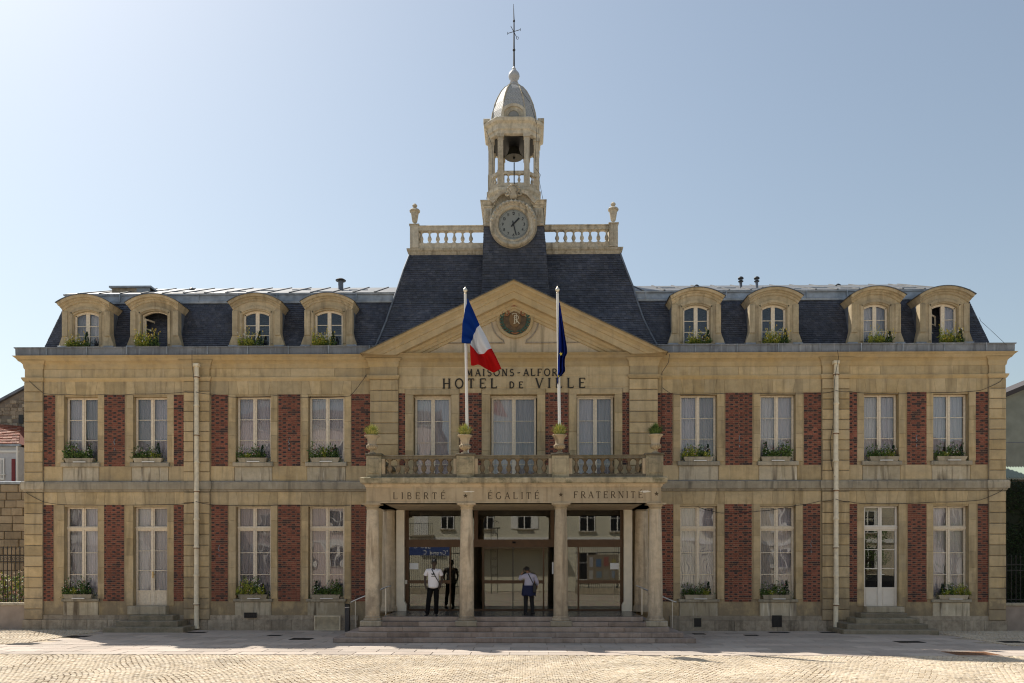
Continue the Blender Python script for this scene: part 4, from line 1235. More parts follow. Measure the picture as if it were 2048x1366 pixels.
for sx in (-1, 1):
    for sy in (-1, 1):
        MB().cbox(TX + sx * 1.0 - .12, TX + sx * 1.0 + .12, TY + sy * .62 - .10, TY + sy * .62 + .10, z_e1 + .005, z_e1 + .16, .03).build('corner_block', M['tower'], BT)
zd0 = z_e1 + .02; zd1 = Z(176, TY); hd = zd1 - zd0
dome = [(.84, 0), (.83, .12), (.79, .30), (.71, .50), (.60, .68), (.47, .84), (.34, .95), (.24, 1.0)]
dm = rings('dome', [(h, zd0 + t * hd) for h, t in dome], M['slate_b'], BT, .5)
sl = MB()
for p, q in zip(dome[:-1], dome[1:]):
    A_ = [(TX + x, TY + y, zd0 + p[1] * hd) for x, y in cs8(p[0], .5)]; B_ = [(TX + x, TY + y, zd0 + q[1] * hd) for x, y in cs8(q[0], .5)]
    for i in range(8):
        i2 = (i + 1) % 8
        slates(sl, A_[i], A_[i2], B_[i2], B_[i], expo=.065, w=.10, k0=dome.index(p), lift=.005)
sl.build('slates', M['slate_l'], dm, kind='stuff')
for i in range(8):
    MB().tube([(TX + cs8(h, .5)[i][0], TY + cs8(h, .5)[i][1], zd0 + t * hd) for h, t in dome], .03, 6).build('dome_rib', M['tower'], dm)
# round dormer at the foot of the dome
for k in range(1):
    nx, nz = TX, zd0
    yy = TY - .90
    MB().ribbon([(nx - .40, nz)] + arc(nx, nz + .22, .40, 180, 0, 16, .30) + [(nx + .40, nz)], .10, yy - .02, yy + .5).build('oculus_hood', M['tower'], dm, smooth=40)
    MB().prism([(nx - .36, nz), (nx + .36, nz)] + arc(nx, nz + .22, .36, 0, 180, 14, .26), yy + .03, yy + .5).build('oculus_wall', M['tower'], dm)
    MB().ribbon(arc(nx, nz + .12, .22, 0, 180, 14, .22), .05, yy - .01, yy + .03).build('oculus_ring', M['tower'], dm)
    MB().prism(arc(nx, nz + .12, .19, 0, 180, 12, .19), yy + .01, yy + .03).build('oculus_louvre', simple('grey louvre', (.25, .25, .24), .7), dm)
fp = [(.26, 0), (.27, .06), (.20, .09), (.14, .12), (.13, .22), (.16, .26), (.11, .30), (.12, .36), (.19, .46), (.215, .56), (.20, .68), (.13, .80), (.07, .88), (.08, .92), (.04, 1.0), (.03, 1.05)]
zf1 = Z(133, TY); kf = (zf1 - zd1) / 1.05
MB().lathe([(r_, z * kf) for r_, z in fp], TX, TY, 14, zd1).build('ball_finial', simple('grey lead', (.42, .42, .43), .5, .1, noise=.1), BT, smooth=45)
# weather vane
vb = Z(133, TY); vt = Z(8, TY)
V = empty('weather_vane', (TX, TY, vb)); tag(V, 'tall thin iron weather vane with compass arms on the very tip of the clock tower', 'weather vane')
MB().tube([(0, 0, -.05), (0, 0, Z(40, TY) - vb), (-.02, 0, vt - vb)], [.035, .022, .007], 6).build('rod', M['iron'], V)
zz = Z(100, TY) - vb; MB().lathe([(.02, -.07), (.06, 0), (.02, .07)], 0, 0, 8, zz).build('knob', M['iron'], V)
zz = Z(63, TY) - vb
MB().tube([(-.24, .03, -.05 + zz), (.24, -.03, .05 + zz)], .012, 5).box(.235, .25, -.04, -.02, zz, zz + .10).box(-.25, -.235, .02, .04, zz - .10, zz).build('compass_arm', M['iron'], V)
MB().tube([(-.12, -.12, zz + .13), (.10, .12, zz - .14)], .012, 5).build('compass_arm', M['iron'], V)
MB().tube([(.13 + .04 * math.cos(a), .12, zz - .17 + .05 * math.sin(a)) for a in [k * PI / 5 for k in range(10)]], .01, 4, True).build('ring', M['iron'], V)
MB().lathe([(.02, -.06), (.045, 0), (.02, .06)], 0, 0, 8, Z(42, TY) - vb).build('knob', M['iron'], V)
# bell
BE = empty('bell', (TX, TY, z_e0 - .42)); tag(BE, 'dark bronze bell hanging in the open lantern of the clock tower', 'bell')
MB().lathe([(.33, 0), (.32, .03), (.26, .12), (.21, .27), (.19, .36), (.10, .43), (.02, .44)], 0, 0, 18, -.0).build('bell_body', simple('dark bell bronze', (.05, .045, .03), .4, .6), BE, smooth=50)
MB().box(-.84, .84, -.05, .05, .42, .54).build('yoke', M['black'], BE)
MB().lathe([(.03, -.06), (.05, -.02), (.03, .02), (.01, .3)], 0, 0, 8).build('clapper', M['black'], BE)
MB().tube([(TX + .02, TY - .93, z_l1 - .05), (TX + .02, TY - .93, Z(326, TY - .9))], .02, 6).build('tower_rod', M['black'], BT)

# ================================================================== WINDOWS
def casement(x0, x1, z0, z1, y, rows, mat, dpt=.07, transom=None, arch=0.0, panel=None, curtain='net', hinge=None, parent=None, half=False, zlow=None, glass='glass', single_top=False):
    """pair of leaves with glazing bars; transom light above when asked"""
    a, cm, rl = .072, .135, .085
    W_ = MB(); xm = (x0 + x1) / 2; panes = []
    def light(zb, zt, n, top_arch=False, low_rail=rl, top_rail=.06):
        W_.box(x0, x0 + a, y, y + dpt, zb, zt); W_.box(x1 - a, x1, y, y + dpt, zb, zt)
        W_.box(xm - cm / 2, xm + cm / 2, y + .004, y + dpt - .01, zb, zt); W_.box(xm - .022, xm + .022, y - .018, y + .004, zb + .01, zt - .01)
        for l_, r_ in ((x0 + a, xm - cm / 2), (xm + cm / 2, x1 - a)):
            W_.box(l_, r_, y + .01, y + dpt - .01, zb, zb + low_rail); W_.box(l_, r_, y + .01, y + dpt - .01, zt - top_rail, zt)
            h0, h1 = zb + low_rail, zt - top_rail
            for k in range(n):
                q0, q1 = h0 + (h1 - h0) * k / n, h0 + (h1 - h0) * (k + 1) / n
                if k: W_.box(l_, r_, y + .015, y + dpt - .02, q0 - .012, q0 + .012)
                panes.append((l_ - .004, r_ + .004, q0 + (.010 if k else -.004), q1 - (.010 if k < n - 1 else -.004)))
    if arch:
        # arched head: straight lights then a bow top
        zt = z1 - arch
        W_.box(x0, x0 + a, y, y + dpt, z0, zt); W_.box(x1 - a, x1, y, y + dpt, z0, zt)
        half_w = (x1 - x0) / 2
        Rr = (half_w ** 2 + arch ** 2) / (2 * arch); cz_ = z1 - Rr
        def ztop(x, inset=0): return cz_ + math.sqrt(max(0, (Rr - inset) ** 2 - (x - xm) ** 2))
        n = 14
        out = [(lerp(x0, x1, i / n), ztop(lerp(x0, x1, i / n))) for i in range(n + 1)]
        inn = [(lerp(x0 + a, x1 - a, i / n), ztop(lerp(x0 + a, x1 - a, i / n), a)) for i in range(n + 1)]
        vs = []; fs = []
        for (ox, oz), (ix, iz) in zip(out, inn): vs += [(ox, y, oz), (ix, y, iz), (ix, y + dpt, iz), (ox, y + dpt, oz)]
        for i in range(n):
            for k in range(4): fs.append((i * 4 + k, (i + 1) * 4 + k, (i + 1) * 4 + (k + 1) % 4, i * 4 + (k + 1) % 4))
        W_.add(vs, fs)
        W_.box(xm - cm / 2, xm + cm / 2, y + .004, y + dpt - .01, z0, ztop(xm, a) - .001 + .002)
        rows_z = [z0 + rl + (zt - .02 - z0 - rl) * k / rows for k in range(rows)]
        for side, (l_, r_) in enumerate(((x0 + a, xm - cm / 2), (xm + cm / 2, x1 - a))):
            if hinge is not None and side == hinge: continue
            W_.box(l_, r_, y + .01, y + dpt - .01, z0, z0 + rl)
            for k in range(rows):
                q0 = rows_z[k]
                if k: W_.box(l_, r_, y + .015, y + dpt - .02, q0 - .012, q0 + .012)
                if k < rows - 1: panes.append((l_ - .004, r_ + .004, q0, rows_z[k + 1]))
                else:
                    pts = [(l_ - .004, q0), (r_ + .004, q0)] + [(xx, ztop(xx, a) + .004) for xx in [lerp(r_ + .004, l_ - .004, i / 6) for i in range(7)]]
                    panes.append(pts)
    else:
        if transom:
            tz0, tz1 = transom
            light(z0 if panel is None else panel, tz0, rows, low_rail=rl if panel is None else .03, top_rail=.05)
            light(tz1, z1, 1, low_rail=.035, top_rail=.05)
            W_.box(x0, x1, y - .03, y + dpt, tz0, tz1)
            W_.box(x0, x1, y - .05, y - .03, tz1 - .04, tz1)
        else: light(z0 if panel is None else panel, z1, rows, low_rail=rl if panel is None else .03)
        if panel is not None:
            W_.box(x0, x0 + a, y, y + dpt, z0, panel); W_.box(x1 - a, x1, y, y + dpt, z0, panel)
            W_.box(xm - cm / 2, xm + cm / 2, y + .004, y + dpt - .01, z0, panel)
            for l_, r_ in ((x0 + a, xm - cm / 2), (xm + cm / 2, x1 - a)):
                W_.box(l_, r_, y + .025, y + dpt - .02, z0, panel)
                W_.ribbon([(l_ + .04, z0 + .06), (r_ - .04, z0 + .06), (r_ - .04, panel - .05), (l_ + .04, panel - .05)], .02, y + .012, y + .025, True)
    w = W_.build('door' if panel is not None else 'window', M[mat], parent or H)
    for p in panes:
        if isinstance(p, tuple): MB().box(p[0], p[1], y + .028, y + .033, p[2], p[3]).build('pane', M[glass], w)
        else: MB().prism(p, y + .028, y + .033).build('pane', M[glass], w)
    if curtain:
        zc0_ = z0 + .05; zc1_ = z1 - .05 - (arch * .2)
        for q, (l_, r_) in enumerate(((x0 + .02, xm + .01), (xm - .01, x1 - .02))):
            if hinge is not None and q == hinge: continue
            nx = 34; nz = 5; vs = []; fs = []; ph = R.uniform(0, 6); fq = R.uniform(42, 56)
            gather = R.choice([0, .02, .05, .10, .17])
            cmat = R.choice(['curtain', 'curtain', 'curtain3', 'curtain2']) if zlow is None else zlow
            amp = R.uniform(.6, 1.5)
            for j in range(nz + 1):
                t = j / nz; z = lerp(zc0_, zc1_, t)
                g_ = gather * (1 - t) ** 1.5
                for i in range(nx + 1):
                    s = i / nx
                    xx = lerp(l_ + (g_ if q else 0), r_ - (0 if q else g_), s)
                    yy = y + .15 + amp * (.020 * math.sin(fq * s * .9 + ph + math.sin(s * 9 + ph)) + .014 * math.sin(17 * s + ph * 2 + t * .8)) + .004 * t
                    vs.append((xx, yy, z))
            for j in range(nz):
                for i in range(nx): fs.append((j * (nx + 1) + i, j * (nx + 1) + i + 1, (j + 1) * (nx + 1) + i + 1, (j + 1) * (nx + 1) + i))
            MB().add(vs, fs).build('curtain', M[cmat], w, smooth=True)
    return w
for i, (a, c) in enumerate(BAYS):
    casement(X(a) + .012, X(c) - .012, zs['ob'] + .003, zs['ot'] - .003, .17, 3, 'wood', glass='glass_r' if i in (3, 7) else 'glass')
    tr = (Z(1058.5), Z(1053.5))
    if i == 1: d1 = casement(X(a) + .012, X(c) - .012, DB, zs['got'] - .003, .17, 3, 'wood', transom=tr, panel=Z(1183))
    elif i == 6: d2 = casement(X(a) + .012, X(c) - .012, DB, zs['got'] - .003, .10, 3, 'woodw', transom=(Z(1059), Z(1053)), panel=Z(1176), curtain=None, glass='glass_e')
    else: casement(X(a) + .012, X(c) - .012, zs['gob'] + .003, zs['got'] - .003, .17, 3, 'wood', transom=tr, zlow='curtain2' if i in (2, 3) else None, glass='glass_r' if i in (3, 4, 5) else 'glass')
for d, xx in ((d1, (BAYS[1][0] + BAYS[1][1]) / 2), (d2, (BAYS[6][0] + BAYS[6][1]) / 2)):
    yh_ = .15 if d is d1 else .08
    MB().box(X(xx) + .0, X(xx) + .04, yh_ - .015, yh_, Z(1156), Z(1143)).tube([(X(xx) + .02, yh_ - .05, Z(1149)), (X(xx) + .12, yh_ - .05, Z(1149))], .012, 6).build('handle', simple('brass', (.55, .38, .15), .35, .9) if d is d1 else M['white'], d)
# blind and lettering plate inside the right door's top lights
a, c = BAYS[6]
for l_, r_ in ((a + 5, a + 30), (a + 39, a + 64)):
    MB().box(X(l_), X(r_), .20, .21, Z(1034), Z(1014)).build('blind', simple('grey blind', (.40, .38, .35), .8), d2)
MB().prism([(X(1736), Z(1043)), (X(1750), Z(1043)), (X(1750), Z(1038)), (X(1747), Z(1036)), (X(1739), Z(1036)), (X(1736), Z(1038))], .185, .19).build('sticker', M['white'], d2)
for (a, c) in CB:
    casement(X(a) + .03, X(c) - .03, BALC + .02, zs['ot'] - .06, .10, 4, 'wood', glass='glass_r' if a < 900 else 'glass')
    MB().box(X(a) + .002, X(c) - .002, .08, .2, zs['ot'] - .058, zs['ot'] - .001).build('frame_head', M['wood'], H)

# ================================================================== DORMERS
YD = .30
DOR = [(174, 147.6, 197), (313, 284, 333.6), (515.7, 486.7, 539), (657.7, 630, 684.4), (1392.5, 1367, 1418.5), (1547.5, 1523.7, 1572), (1750, 1727.6, 1776), (1888, 1864, 1914)]
for i, (ctr, wa, wc) in enumerate(DOR):
    xm = X((wa + wc) / 2 + .0, YD)
    zt_ = 587.5 if i < 4 else 581
    dz = 0 if i < 4 else Z(581, YD) - Z(587.5, YD)
    z_ap = Z(zt_, YD); z_sp = z_ap - (Z(0, YD) - Z(16.5, YD)) * 1.0; zbot = Z(694, YD)
    hw, bw = .955, .85       # hood and body half widths
    ow = (X(wc, YD) - X(wa, YD)) / 2 + .02
    z_ot = z_ap - .53; oa = .14
    def bow(halfw, top, rise, n=14, xm=xm):
        Rr = (halfw ** 2 + rise ** 2) / (2 * rise)
        return [(xm + halfw * (1 - 2 * k / n), top - Rr + math.sqrt(Rr * Rr - (halfw * (1 - 2 * k / n)) ** 2)) for k in range(n + 1)]
    D = MB()
    # front face: two jambs and an arched head
    y0_, y1_ = YD, YD + .30
    zj = z_ot - oa
    fl = [(0, bw), (.12, bw), (.30, bw - .02)]
    for s in (-1, 1):
        q = [(xm + s * ow, zbot), (xm + s * (bw + .14), zbot), (xm + s * (bw + .13), zbot + .16), (xm + s * (bw + .03), zbot + .42), (xm + s * (bw - .01), zbot + .60), (xm + s * (bw - .01), zj), (xm + s * ow, zj)]
        if s < 0: q = q[::-1]
        D.prism(q, y0_, y1_)
    lower = bow(ow, z_ot, oa)          # from right to left
    upper = bow(bw - .01, z_ap - .10, .25)
    n = len(lower); vs = []
    for (lx_, lz), (ux_, uz) in zip(lower, upper): vs += [(lx_, y0_, lz), (ux_, y0_, uz), (ux_, y1_, uz), (lx_, y1_, lz)]
    fs = []
    for k in range(n - 1):
        for j in range(4): fs.append((k * 4 + j, k * 4 + (j + 1) % 4, (k + 1) * 4 + (j + 1) % 4, (k + 1) * 4 + j))
    # fill down to the jamb tops
    fs.append((3, 2, 1, 0)); o_ = (n - 1) * 4; fs.append((o_, o_ + 1, o_ + 2, o_ + 3))
    D.add(vs, fs)
    dn = D.build('dormer', M['dorm'], H)
    zs_up = upper[0][1]
    for s in (-1, 1):
        x_a, x_b = sorted((xm + s * ow, xm + s * (bw - .01)))
        MB().prism([(x_a, zj + .002), (x_b, zj + .002), (x_b, zs_up - .001), (x_a, lower[0][1] + .0)] if s > 0 else [(x_a, zj + .002), (x_b, zj + .002), (x_b, lower[0][1]), (x_a, zs_up - .001)], y0_ + .003, y1_ - .003).build('spandrel', M['dorm'], dn)
        # side console and its foot
        MB().cbox(min(xm + s * (ow + .02), xm + s * (ow + .11)), max(xm + s * (ow + .02), xm + s * (ow + .11)), y0_ - .04, y0_, zbot + .14, zj + .1, .012).build('architrave', M['dorm'], dn)
        MB().cbox(min(xm + s * (bw - .19), xm + s * (bw + .01)), max(xm + s * (bw - .19), xm + s * (bw + .01)), y0_ - .035, y0_, zbot + .45, zj + .12, .01).build('dormer_pilaster', M['dorm'], dn)
        MB().cbox(min(xm + s * (bw - .20), xm + s * (bw + .15)), max(xm + s * (bw - .20), xm + s * (bw + .15)), y0_ - .07, y0_ + .2, zbot - .12, zbot + .10, .01).build('dormer_foot', M['zinc'], dn)
        q = [(y0_ + .06, zbot), (y0_ + .06, zs_up - .05), (1.7, zs_up - .05), (1.7, zbot + 1.0), (.5, zbot)]
        xs = xm + s * (bw - .03)
        MB().add([(xs - .02 * s, a_, b_) for a_, b_ in q] + [(xs + .012 * s, a_, b_) for a_, b_ in q],
                 [(0, 1, 2, 3, 4), (9, 8, 7, 6, 5), (0, 5, 6, 1), (1, 6, 7, 2), (2, 7, 8, 3), (3, 8, 9, 4), (4, 9, 5, 0)]).build('dormer_cheek', M['zinc_d'], dn)
    # keyed arch moulding and curved hood
    MB().ribbon(bow(ow + .08, z_ot + .09, oa + .02), .09, y0_ - .04, y0_ - .002).build('arch_moulding', M['dorm'], dn, smooth=30)
    vs = []; fs = []
    hp = [(-.02, .22), (-.04, .205), (-.05, .15), (-.10, .13), (-.11, .095), (-.19, .08), (-.21, .03), (-.22, .0), (1.5, .0), (1.5, .21)]
    arcs = []
    for yo, dn_ in hp:
        rise = .30; hwk = hw - dn_ * .55
        arcs.append([(x_, YD + yo, z_) for x_, z_ in bow(hwk, z_ap - dn_, rise, 18)])
    m_ = 19
    for A_ in arcs: vs += A_
    for j in range(len(arcs)):
        j2 = (j + 1) % len(arcs)
        for k in range(m_ - 1): fs.append((j * m_ + k, j * m_ + k + 1, j2 * m_ + k + 1, j2 * m_ + k))
    fs.append(tuple(j * m_ for j in range(len(arcs)))); fs.append(tuple(j * m_ + m_ - 1 for j in range(len(arcs) - 1, -1, -1)))
    MB().add(vs, fs).build('dormer_hood', M['dorm'], dn, smooth=35)
    up = [(x_, z_ + .012) for x_, z_ in bow(hw + .03, z_ap + .0, .305, 18)]
    MB().ribbon(up, .022, YD - .25, YD + 1.5).build('dormer_roof', M['zinc_d'], dn)
    MB().box(xm - ow, xm + ow, y0_ - .02, y0_ + .25, zbot - .02, zbot + .05).build('dormer_sill', M['zinc'], dn)
    net = i in (0, 6, 7)
    hinge = {1: None, 7: 0}.get(i)
    if i == 1:
        # left leaf swung inwards, the rest open and dark
        MB().ribbon([(xm - ow, zbot + .05)] + [(xm - ow, zj)] + [(x_, z_) for x_, z_ in bow(ow, z_ot, oa)[::-1]][1:-1] + [(xm + ow, zj), (xm + ow, zbot + .05)], .05, YD + .12, YD + .19).build('window_frame', M['wood'], dn)
        lf = MB(); L2 = ow * .95
        lf.box(0, .05, -.02, .02, 0, 1.05).box(L2 - .05, L2, -.02, .02, 0, 1.05).box(.05, L2 - .05, -.02, .02, 0, .07).box(.05, L2 - .05, -.02, .02, 1.0, 1.05).box(.05, L2 - .05, -.012, .012, .37, .39).box(.05, L2 - .05, -.012, .012, .69, .71)
        lo = lf.build('window_leaf', M['wood'], dn, loc=(xm - ow + .04, YD + .18, zbot + .08)); lo.rotation_euler.z = rad(64)
        continue
    w = casement(xm - ow, xm + ow, zbot + .05, z_ot, YD + .12, 3, 'wood', .06, arch=oa, curtain='net' if net else None, hinge=hinge, parent=dn)
    if hinge == 0:
        lf = MB(); L2 = ow * .93
        lf.box(0, .05, -.02, .02, 0, 1.02).box(L2 - .05, L2, -.02, .02, 0, 1.02).box(.05, L2 - .05, -.02, .02, 0, .07).box(.05, L2 - .05, -.02, .02, .97, 1.02).box(.05, L2 - .05, -.012, .012, .37, .39).box(.05, L2 - .05, -.012, .012, .68, .70)
        lo = lf.build('window_leaf', M['wood'], dn, loc=(xm - ow + .06, YD + .18, zbot + .12)); lo.rotation_euler.z = rad(42)
# attic rooms behind the dormers
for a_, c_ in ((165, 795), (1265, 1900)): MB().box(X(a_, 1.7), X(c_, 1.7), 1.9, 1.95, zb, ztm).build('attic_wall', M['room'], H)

# ================================================================== PORTICO
PYF = -3.65
P = MB()
pxa, pxc = X(732.6, PYF), X(1322.3, PYF)
zso = Z(1006, PYF); zfr = Z(974.5, PYF)
pe = MB().box(pxa, pxc, PYF, PYF + .5, zso, zfr).box(pxa, pxa + .5, PYF + .5, CW, zso, zfr).box(pxc - .5, pxc, PYF + .5, CW, zso, zfr).build('portico', M['portico'], H)
MB().box(pxa + .5, pxc - .5, PYF + .5, -.01, zfr - .12, zfr).build('portico_ceiling', M['plaster'], pe)
MB().mould([(0, zfr), (.03, zfr + .02), (.05, zfr + .08), (.10, zfr + .11)], pxa, pxc, PYF, -.14).build('portico_moulding', M['portico'], pe)
z_s1 = Z(953.5, PYF - .15)
MB().mould([(.10, zfr + .112), (.16, zfr + .13), (.17, z_s1 - .03), (.13, z_s1), (0, z_s1 + .01)], pxa, pxc, PYF, -.14).build('portico_cornice', M['mossy'], pe)
MB().mould([(-.02, zso), (.02, zso), (.02, zso + .04), (-.0, zso + .05)], pxa + .02, pxc - .02, PYF, -.2).build('architrave_fillet', M['portico'], pe)
for wtxt, a, c in (('LIBERTÉ', 786.5, 890.5), ('ÉGALITÉ', 976, 1078), ('FRATERNITÉ', 1147.5, 1285.5)):
    z0_ = Z(998, PYF) if a < 1000 else Z(996.5, PYF)
    word(wtxt, X(a, PYF), X(c, PYF), z0_, .205, PYF, .030, M['engr'], pe, .003)
for px, py in ((931, 991.5), (1121.7, 989.5), (1313, 988)):
    x, z = X(px, PYF), Z(py, PYF)
    pts = []
    for k in range(10):
        a = rad(90 + 36 * k); r_ = .075 if k % 2 == 0 else .030
        pts.append((x + r_ * math.cos(a), z + r_ * math.sin(a)))
    MB().prism(pts, PYF - .012, PYF).build('carved_star', M['engr'], pe)
# chipped white patches
for px, py, ww, hh in ((938, 983, .36, .04), (1290, 983, .34, .07)):
    x, z = X(px, PYF), Z(py, PYF)
    pts = [(x + ww / 2 * math.cos(a) * R.uniform(.6, 1.1), z + hh / 2 * math.sin(a) * R.uniform(.5, 1.3)) for a in [k * PI / 8 for k in range(16)]]
    MB().prism(pts, PYF - .004, PYF).build('chipped_patch', simple('fresh chipped stone', (.72, .68, .60), .9), pe)
# columns
CYc = -3.44
COLX = [X(745.3, CYc), X(933.5, CYc), X(1121.5, CYc), X(1310.5, CYc)]
zpl = .414
for k, x in enumerate(COLX):
    cp = [(.222, .0), (.225, .05), (.222, .8), (.215, 1.6), (.195, 2.6), (.178, 3.2)]
    z_c0 = Z(1018, CYc); hsh = z_c0 - (zpl + .30)
    cb = MB().lathe([(r_, z_ / 3.2 * hsh) for r_, z_ in cp], x, CYc, 24, zpl + .30, False).build('column', M['column'], H, smooth=40)
    q = zso - z_c0
    MB().lathe([(.178, -.02), (.20, .0), (.20, .02), (.182, .03), (.19, .06), (.255, .13)], x, CYc, 24, z_c0, False).box(x - .285, x + .285, CYc - .27, CYc + .27, z_c0 + .12, zso - .002).build('capital', M['portico'], cb, smooth=30)
    MB().lathe([(.27, .0), (.285, .03), (.27, .07), (.24, .09), (.25, .115), (.225, .15)], x, CYc, 24, zpl + .16, False).build('column_base', M['column'], cb, smooth=40)
    MB().cbox(x - .325, x + .325, CYc - .36, CYc + .32, zpl + .002, zpl + .17, .02).build('column_plinth', M['ledge'], cb)
    for j in range(1, 7):
        zz_ = zpl + .30 + hsh * j / 7
        rr = .222 - .044 * (j / 7) ** 1.6
        MB().lathe([(rr + .0015, -.003), (rr + .0022, 0), (rr + .0015, .003)], x, CYc, 24, zz_, False).build('drum_joint', M['apron'], cb)
for px in (778, 1283):
    x = X(px, -.45)
    cb = MB().lathe([(.25, 0), (.25, 1.0), (.21, 3.3)], x, -.45, 20, FLOOR + .2, False).build('engaged_column', M['column'], H, smooth=40)
    MB().lathe([(.21, 0), (.235, .02), (.215, .05), (.26, .14)], x, -.45, 20, FLOOR + 3.42, False).box(x - .28, x + .28, -.72, 0, FLOOR + 3.55, zfr - .12).build('capital', M['column'], cb, smooth=30)
    MB().lathe([(.30, 0), (.30, .1), (.26, .22)], x, -.45, 20, FLOOR, False).build('column_base', M['column'], cb, smooth=40)
    s = -1 if px < 1000 else 1
    MB().box(min(x, x + s * .5) if s > 0 else x - .5, max(x, x + s * .5) if s > 0 else x, -.14, 0, FLOOR - .1, zfr).build('pier', M['stone'], H)

# steps on three sides
lv = [(.69, 764, 1286, -3.46), (.552, 742, 1312, -3.74), (.414, 717, 1339, -4.02), (.276, 690, 1367, -4.28), (.138, 665.5, 1392.5, -4.56)]
for k, (zt_, a, c, yy) in enumerate(lv):
    x0_, x1_ = X(a, yy), X(c, yy)
    y_back = -.0 if k == 0 else None
    if k == 0: MB().cbox(x0_, x1_, yy, CW - .0, zt_ - .136, zt_, .012).build('step', M['step'], H)
    else:
        # each step a run of stones with fine joints
        pz, pa, pc, py_ = lv[k - 1]; ix0, ix1 = X(pa, py_), X(pc, py_)
        n = 5 + k
        for j in range(n):
            MB().cbox(lerp(x0_, x1_, j / n) + .002, lerp(x0_, x1_, (j + 1) / n) - .002, yy, py_ + .12, zt_ - .136, zt_, .012).build('step_stone', M['step'], H)
        MB().box(x0_, ix0 + .1, py_ + .12, -.12, zt_ - .138, zt_ - .001).box(ix1 - .1, x1_, py_ + .12, -.12, zt_ - .138, zt_ - .001).build('side_step', M['step'], H)
MB().box(X(951, -4.56) , X(1104, -4.56), -4.568, -4.30, .1385, .141).build('nosing_strip', simple('pale nosing', (.6, .55, .5), .6), H)
MB().box(X(765, -3.4), X(1284, -3.4), -3.30, -.28, FLOOR + .001, FLOOR + .006).build('porch_floor', simple('dark polished slabs', (.11, .10, .09), .25, noise=.3, nscale=3), H)

# white portal and glazed screen
YS = -.30
zb0, zb1 = Z(1015.5, -.55), Z(1005, -.55)
MB().box(X(776, -.55), X(1279, -.55), -.62, -.2, zb0, zb1 + .25).build('portal_beam', M['plaster'], H)
for a, c in ((792.5, 808.5), (1248, 1264.5)):
    pp = MB().box(X(a, -.5), X(c, -.5), -.5, -.15, FLOOR, zb0).build('portal_post', M['plaster'], H)
    s = -1 if a > 1000 else 1
    xe = X(c if s > 0 else a, -.5)
    MB().prism(sorted([(0, 0)], key=str) and ([(xe, FLOOR), (xe + .07, FLOOR), (xe + .07, FLOOR + .22), (xe, FLOOR + .34)] if s > 0 else [(xe - .07, FLOOR), (xe, FLOOR), (xe, FLOOR + .34), (xe - .07, FLOOR + .22)]), -.52, -.15).build('post_foot', M['plaster'], pp)
scr = MB()
def sx(p): return X(p, YS)
def sz(p): return Z(p, YS)
zt_s = zb0 + .02
scr.box(sx(809), sx(817.5), YS, YS + .1, FLOOR, zt_s).box(sx(1240.5), sx(1248), YS, YS + .1, FLOOR, zt_s)
scr.box(sx(809), sx(1248), YS - .06, YS - .001, sz(1094), sz(1079))
scr.box(sx(817.5), sx(1240.5), YS, YS + .08, sz(1094), sz(1079))
posts = [(899, 902), (964.5, 967.5), (1085.5, 1088.7), (1155, 1158.7)]
for a, c in posts: scr.box(sx(a), sx(c), YS + .002, YS + .08, FLOOR, sz(1094))
for a, c in ((948, 956), (1101, 1108)): scr.box(sx(a), sx(c), YS + .01, YS + .09, sz(1079), zt_s)
pe_ = [817.5, 899, 902, 964.5, 967.5, 1085.5, 1088.7, 1155, 1158.7, 1240.5]
for k in range(0, 10, 2):
    a, c = pe_[k], pe_[k + 1]
    scr.box(sx(a), sx(c), YS + .004, YS + .07, FLOOR, FLOOR + .06)
    if k in (0, 4, 8): scr.box(sx(a), sx(c), YS + .006, YS + .07, sz(1167), sz(1160.5))
SC = scr.build('entrance_screen', M['bronze'], H)
MB().box(sx(1025), sx(1026.8), YS + .0, YS + .06, FLOOR + .06, sz(1167)).box(sx(1025), sx(1026.8), YS + .0, YS + .06, sz(1160.5), sz(1094)).build('door_meeting_stile', M['black'], SC)
for k in range(0, 10, 2):
    a, c = pe_[k], pe_[k + 1]
    if k in (0, 4, 8): spans = [(FLOOR + .06, sz(1167)), (sz(1160.5), sz(1094))]
    else: spans = [(FLOOR + .06, sz(1094))]
    cuts = [(a, 1025.4), (1026.4, c)] if k == 4 else [(a, c)]
    for u, v in cuts:
        for q0, q1 in spans: MB().box(sx(u), sx(v), YS + .03, YS + .038, q0, q1).build('pane', M['glass_e'], SC)
for u, v in ((817.5, 948), (956, 1101), (1108, 1240.5)):
    MB().box(sx(u), sx(v), YS + .03, YS + .038, sz(1079), zt_s).build('pane', M['glass_e'], SC)
for px0, px1, py0, py1 in ((819, 836.5, 1126, 1138.5), (1220.5, 1238, 1126, 1138.5), (1104, 1107, 1124, 1148)):
    MB().box(sx(px0), sx(px1), YS + .02, YS + .026, sz(py1), sz(py0)).build('notice', M['paper'], SC)
MB().box(sx(810), sx(814.5), YS - .02, YS - .001, sz(1168), sz(1160)).build('push_button', M['white'], SC)
MB().lathe([(.05, 0), (.07, .02), (.06, .05), (.02, .07)], sx(1028), YS - .10, 12, sz(1087)).build('door_sensor', M['black'], SC, smooth=40)

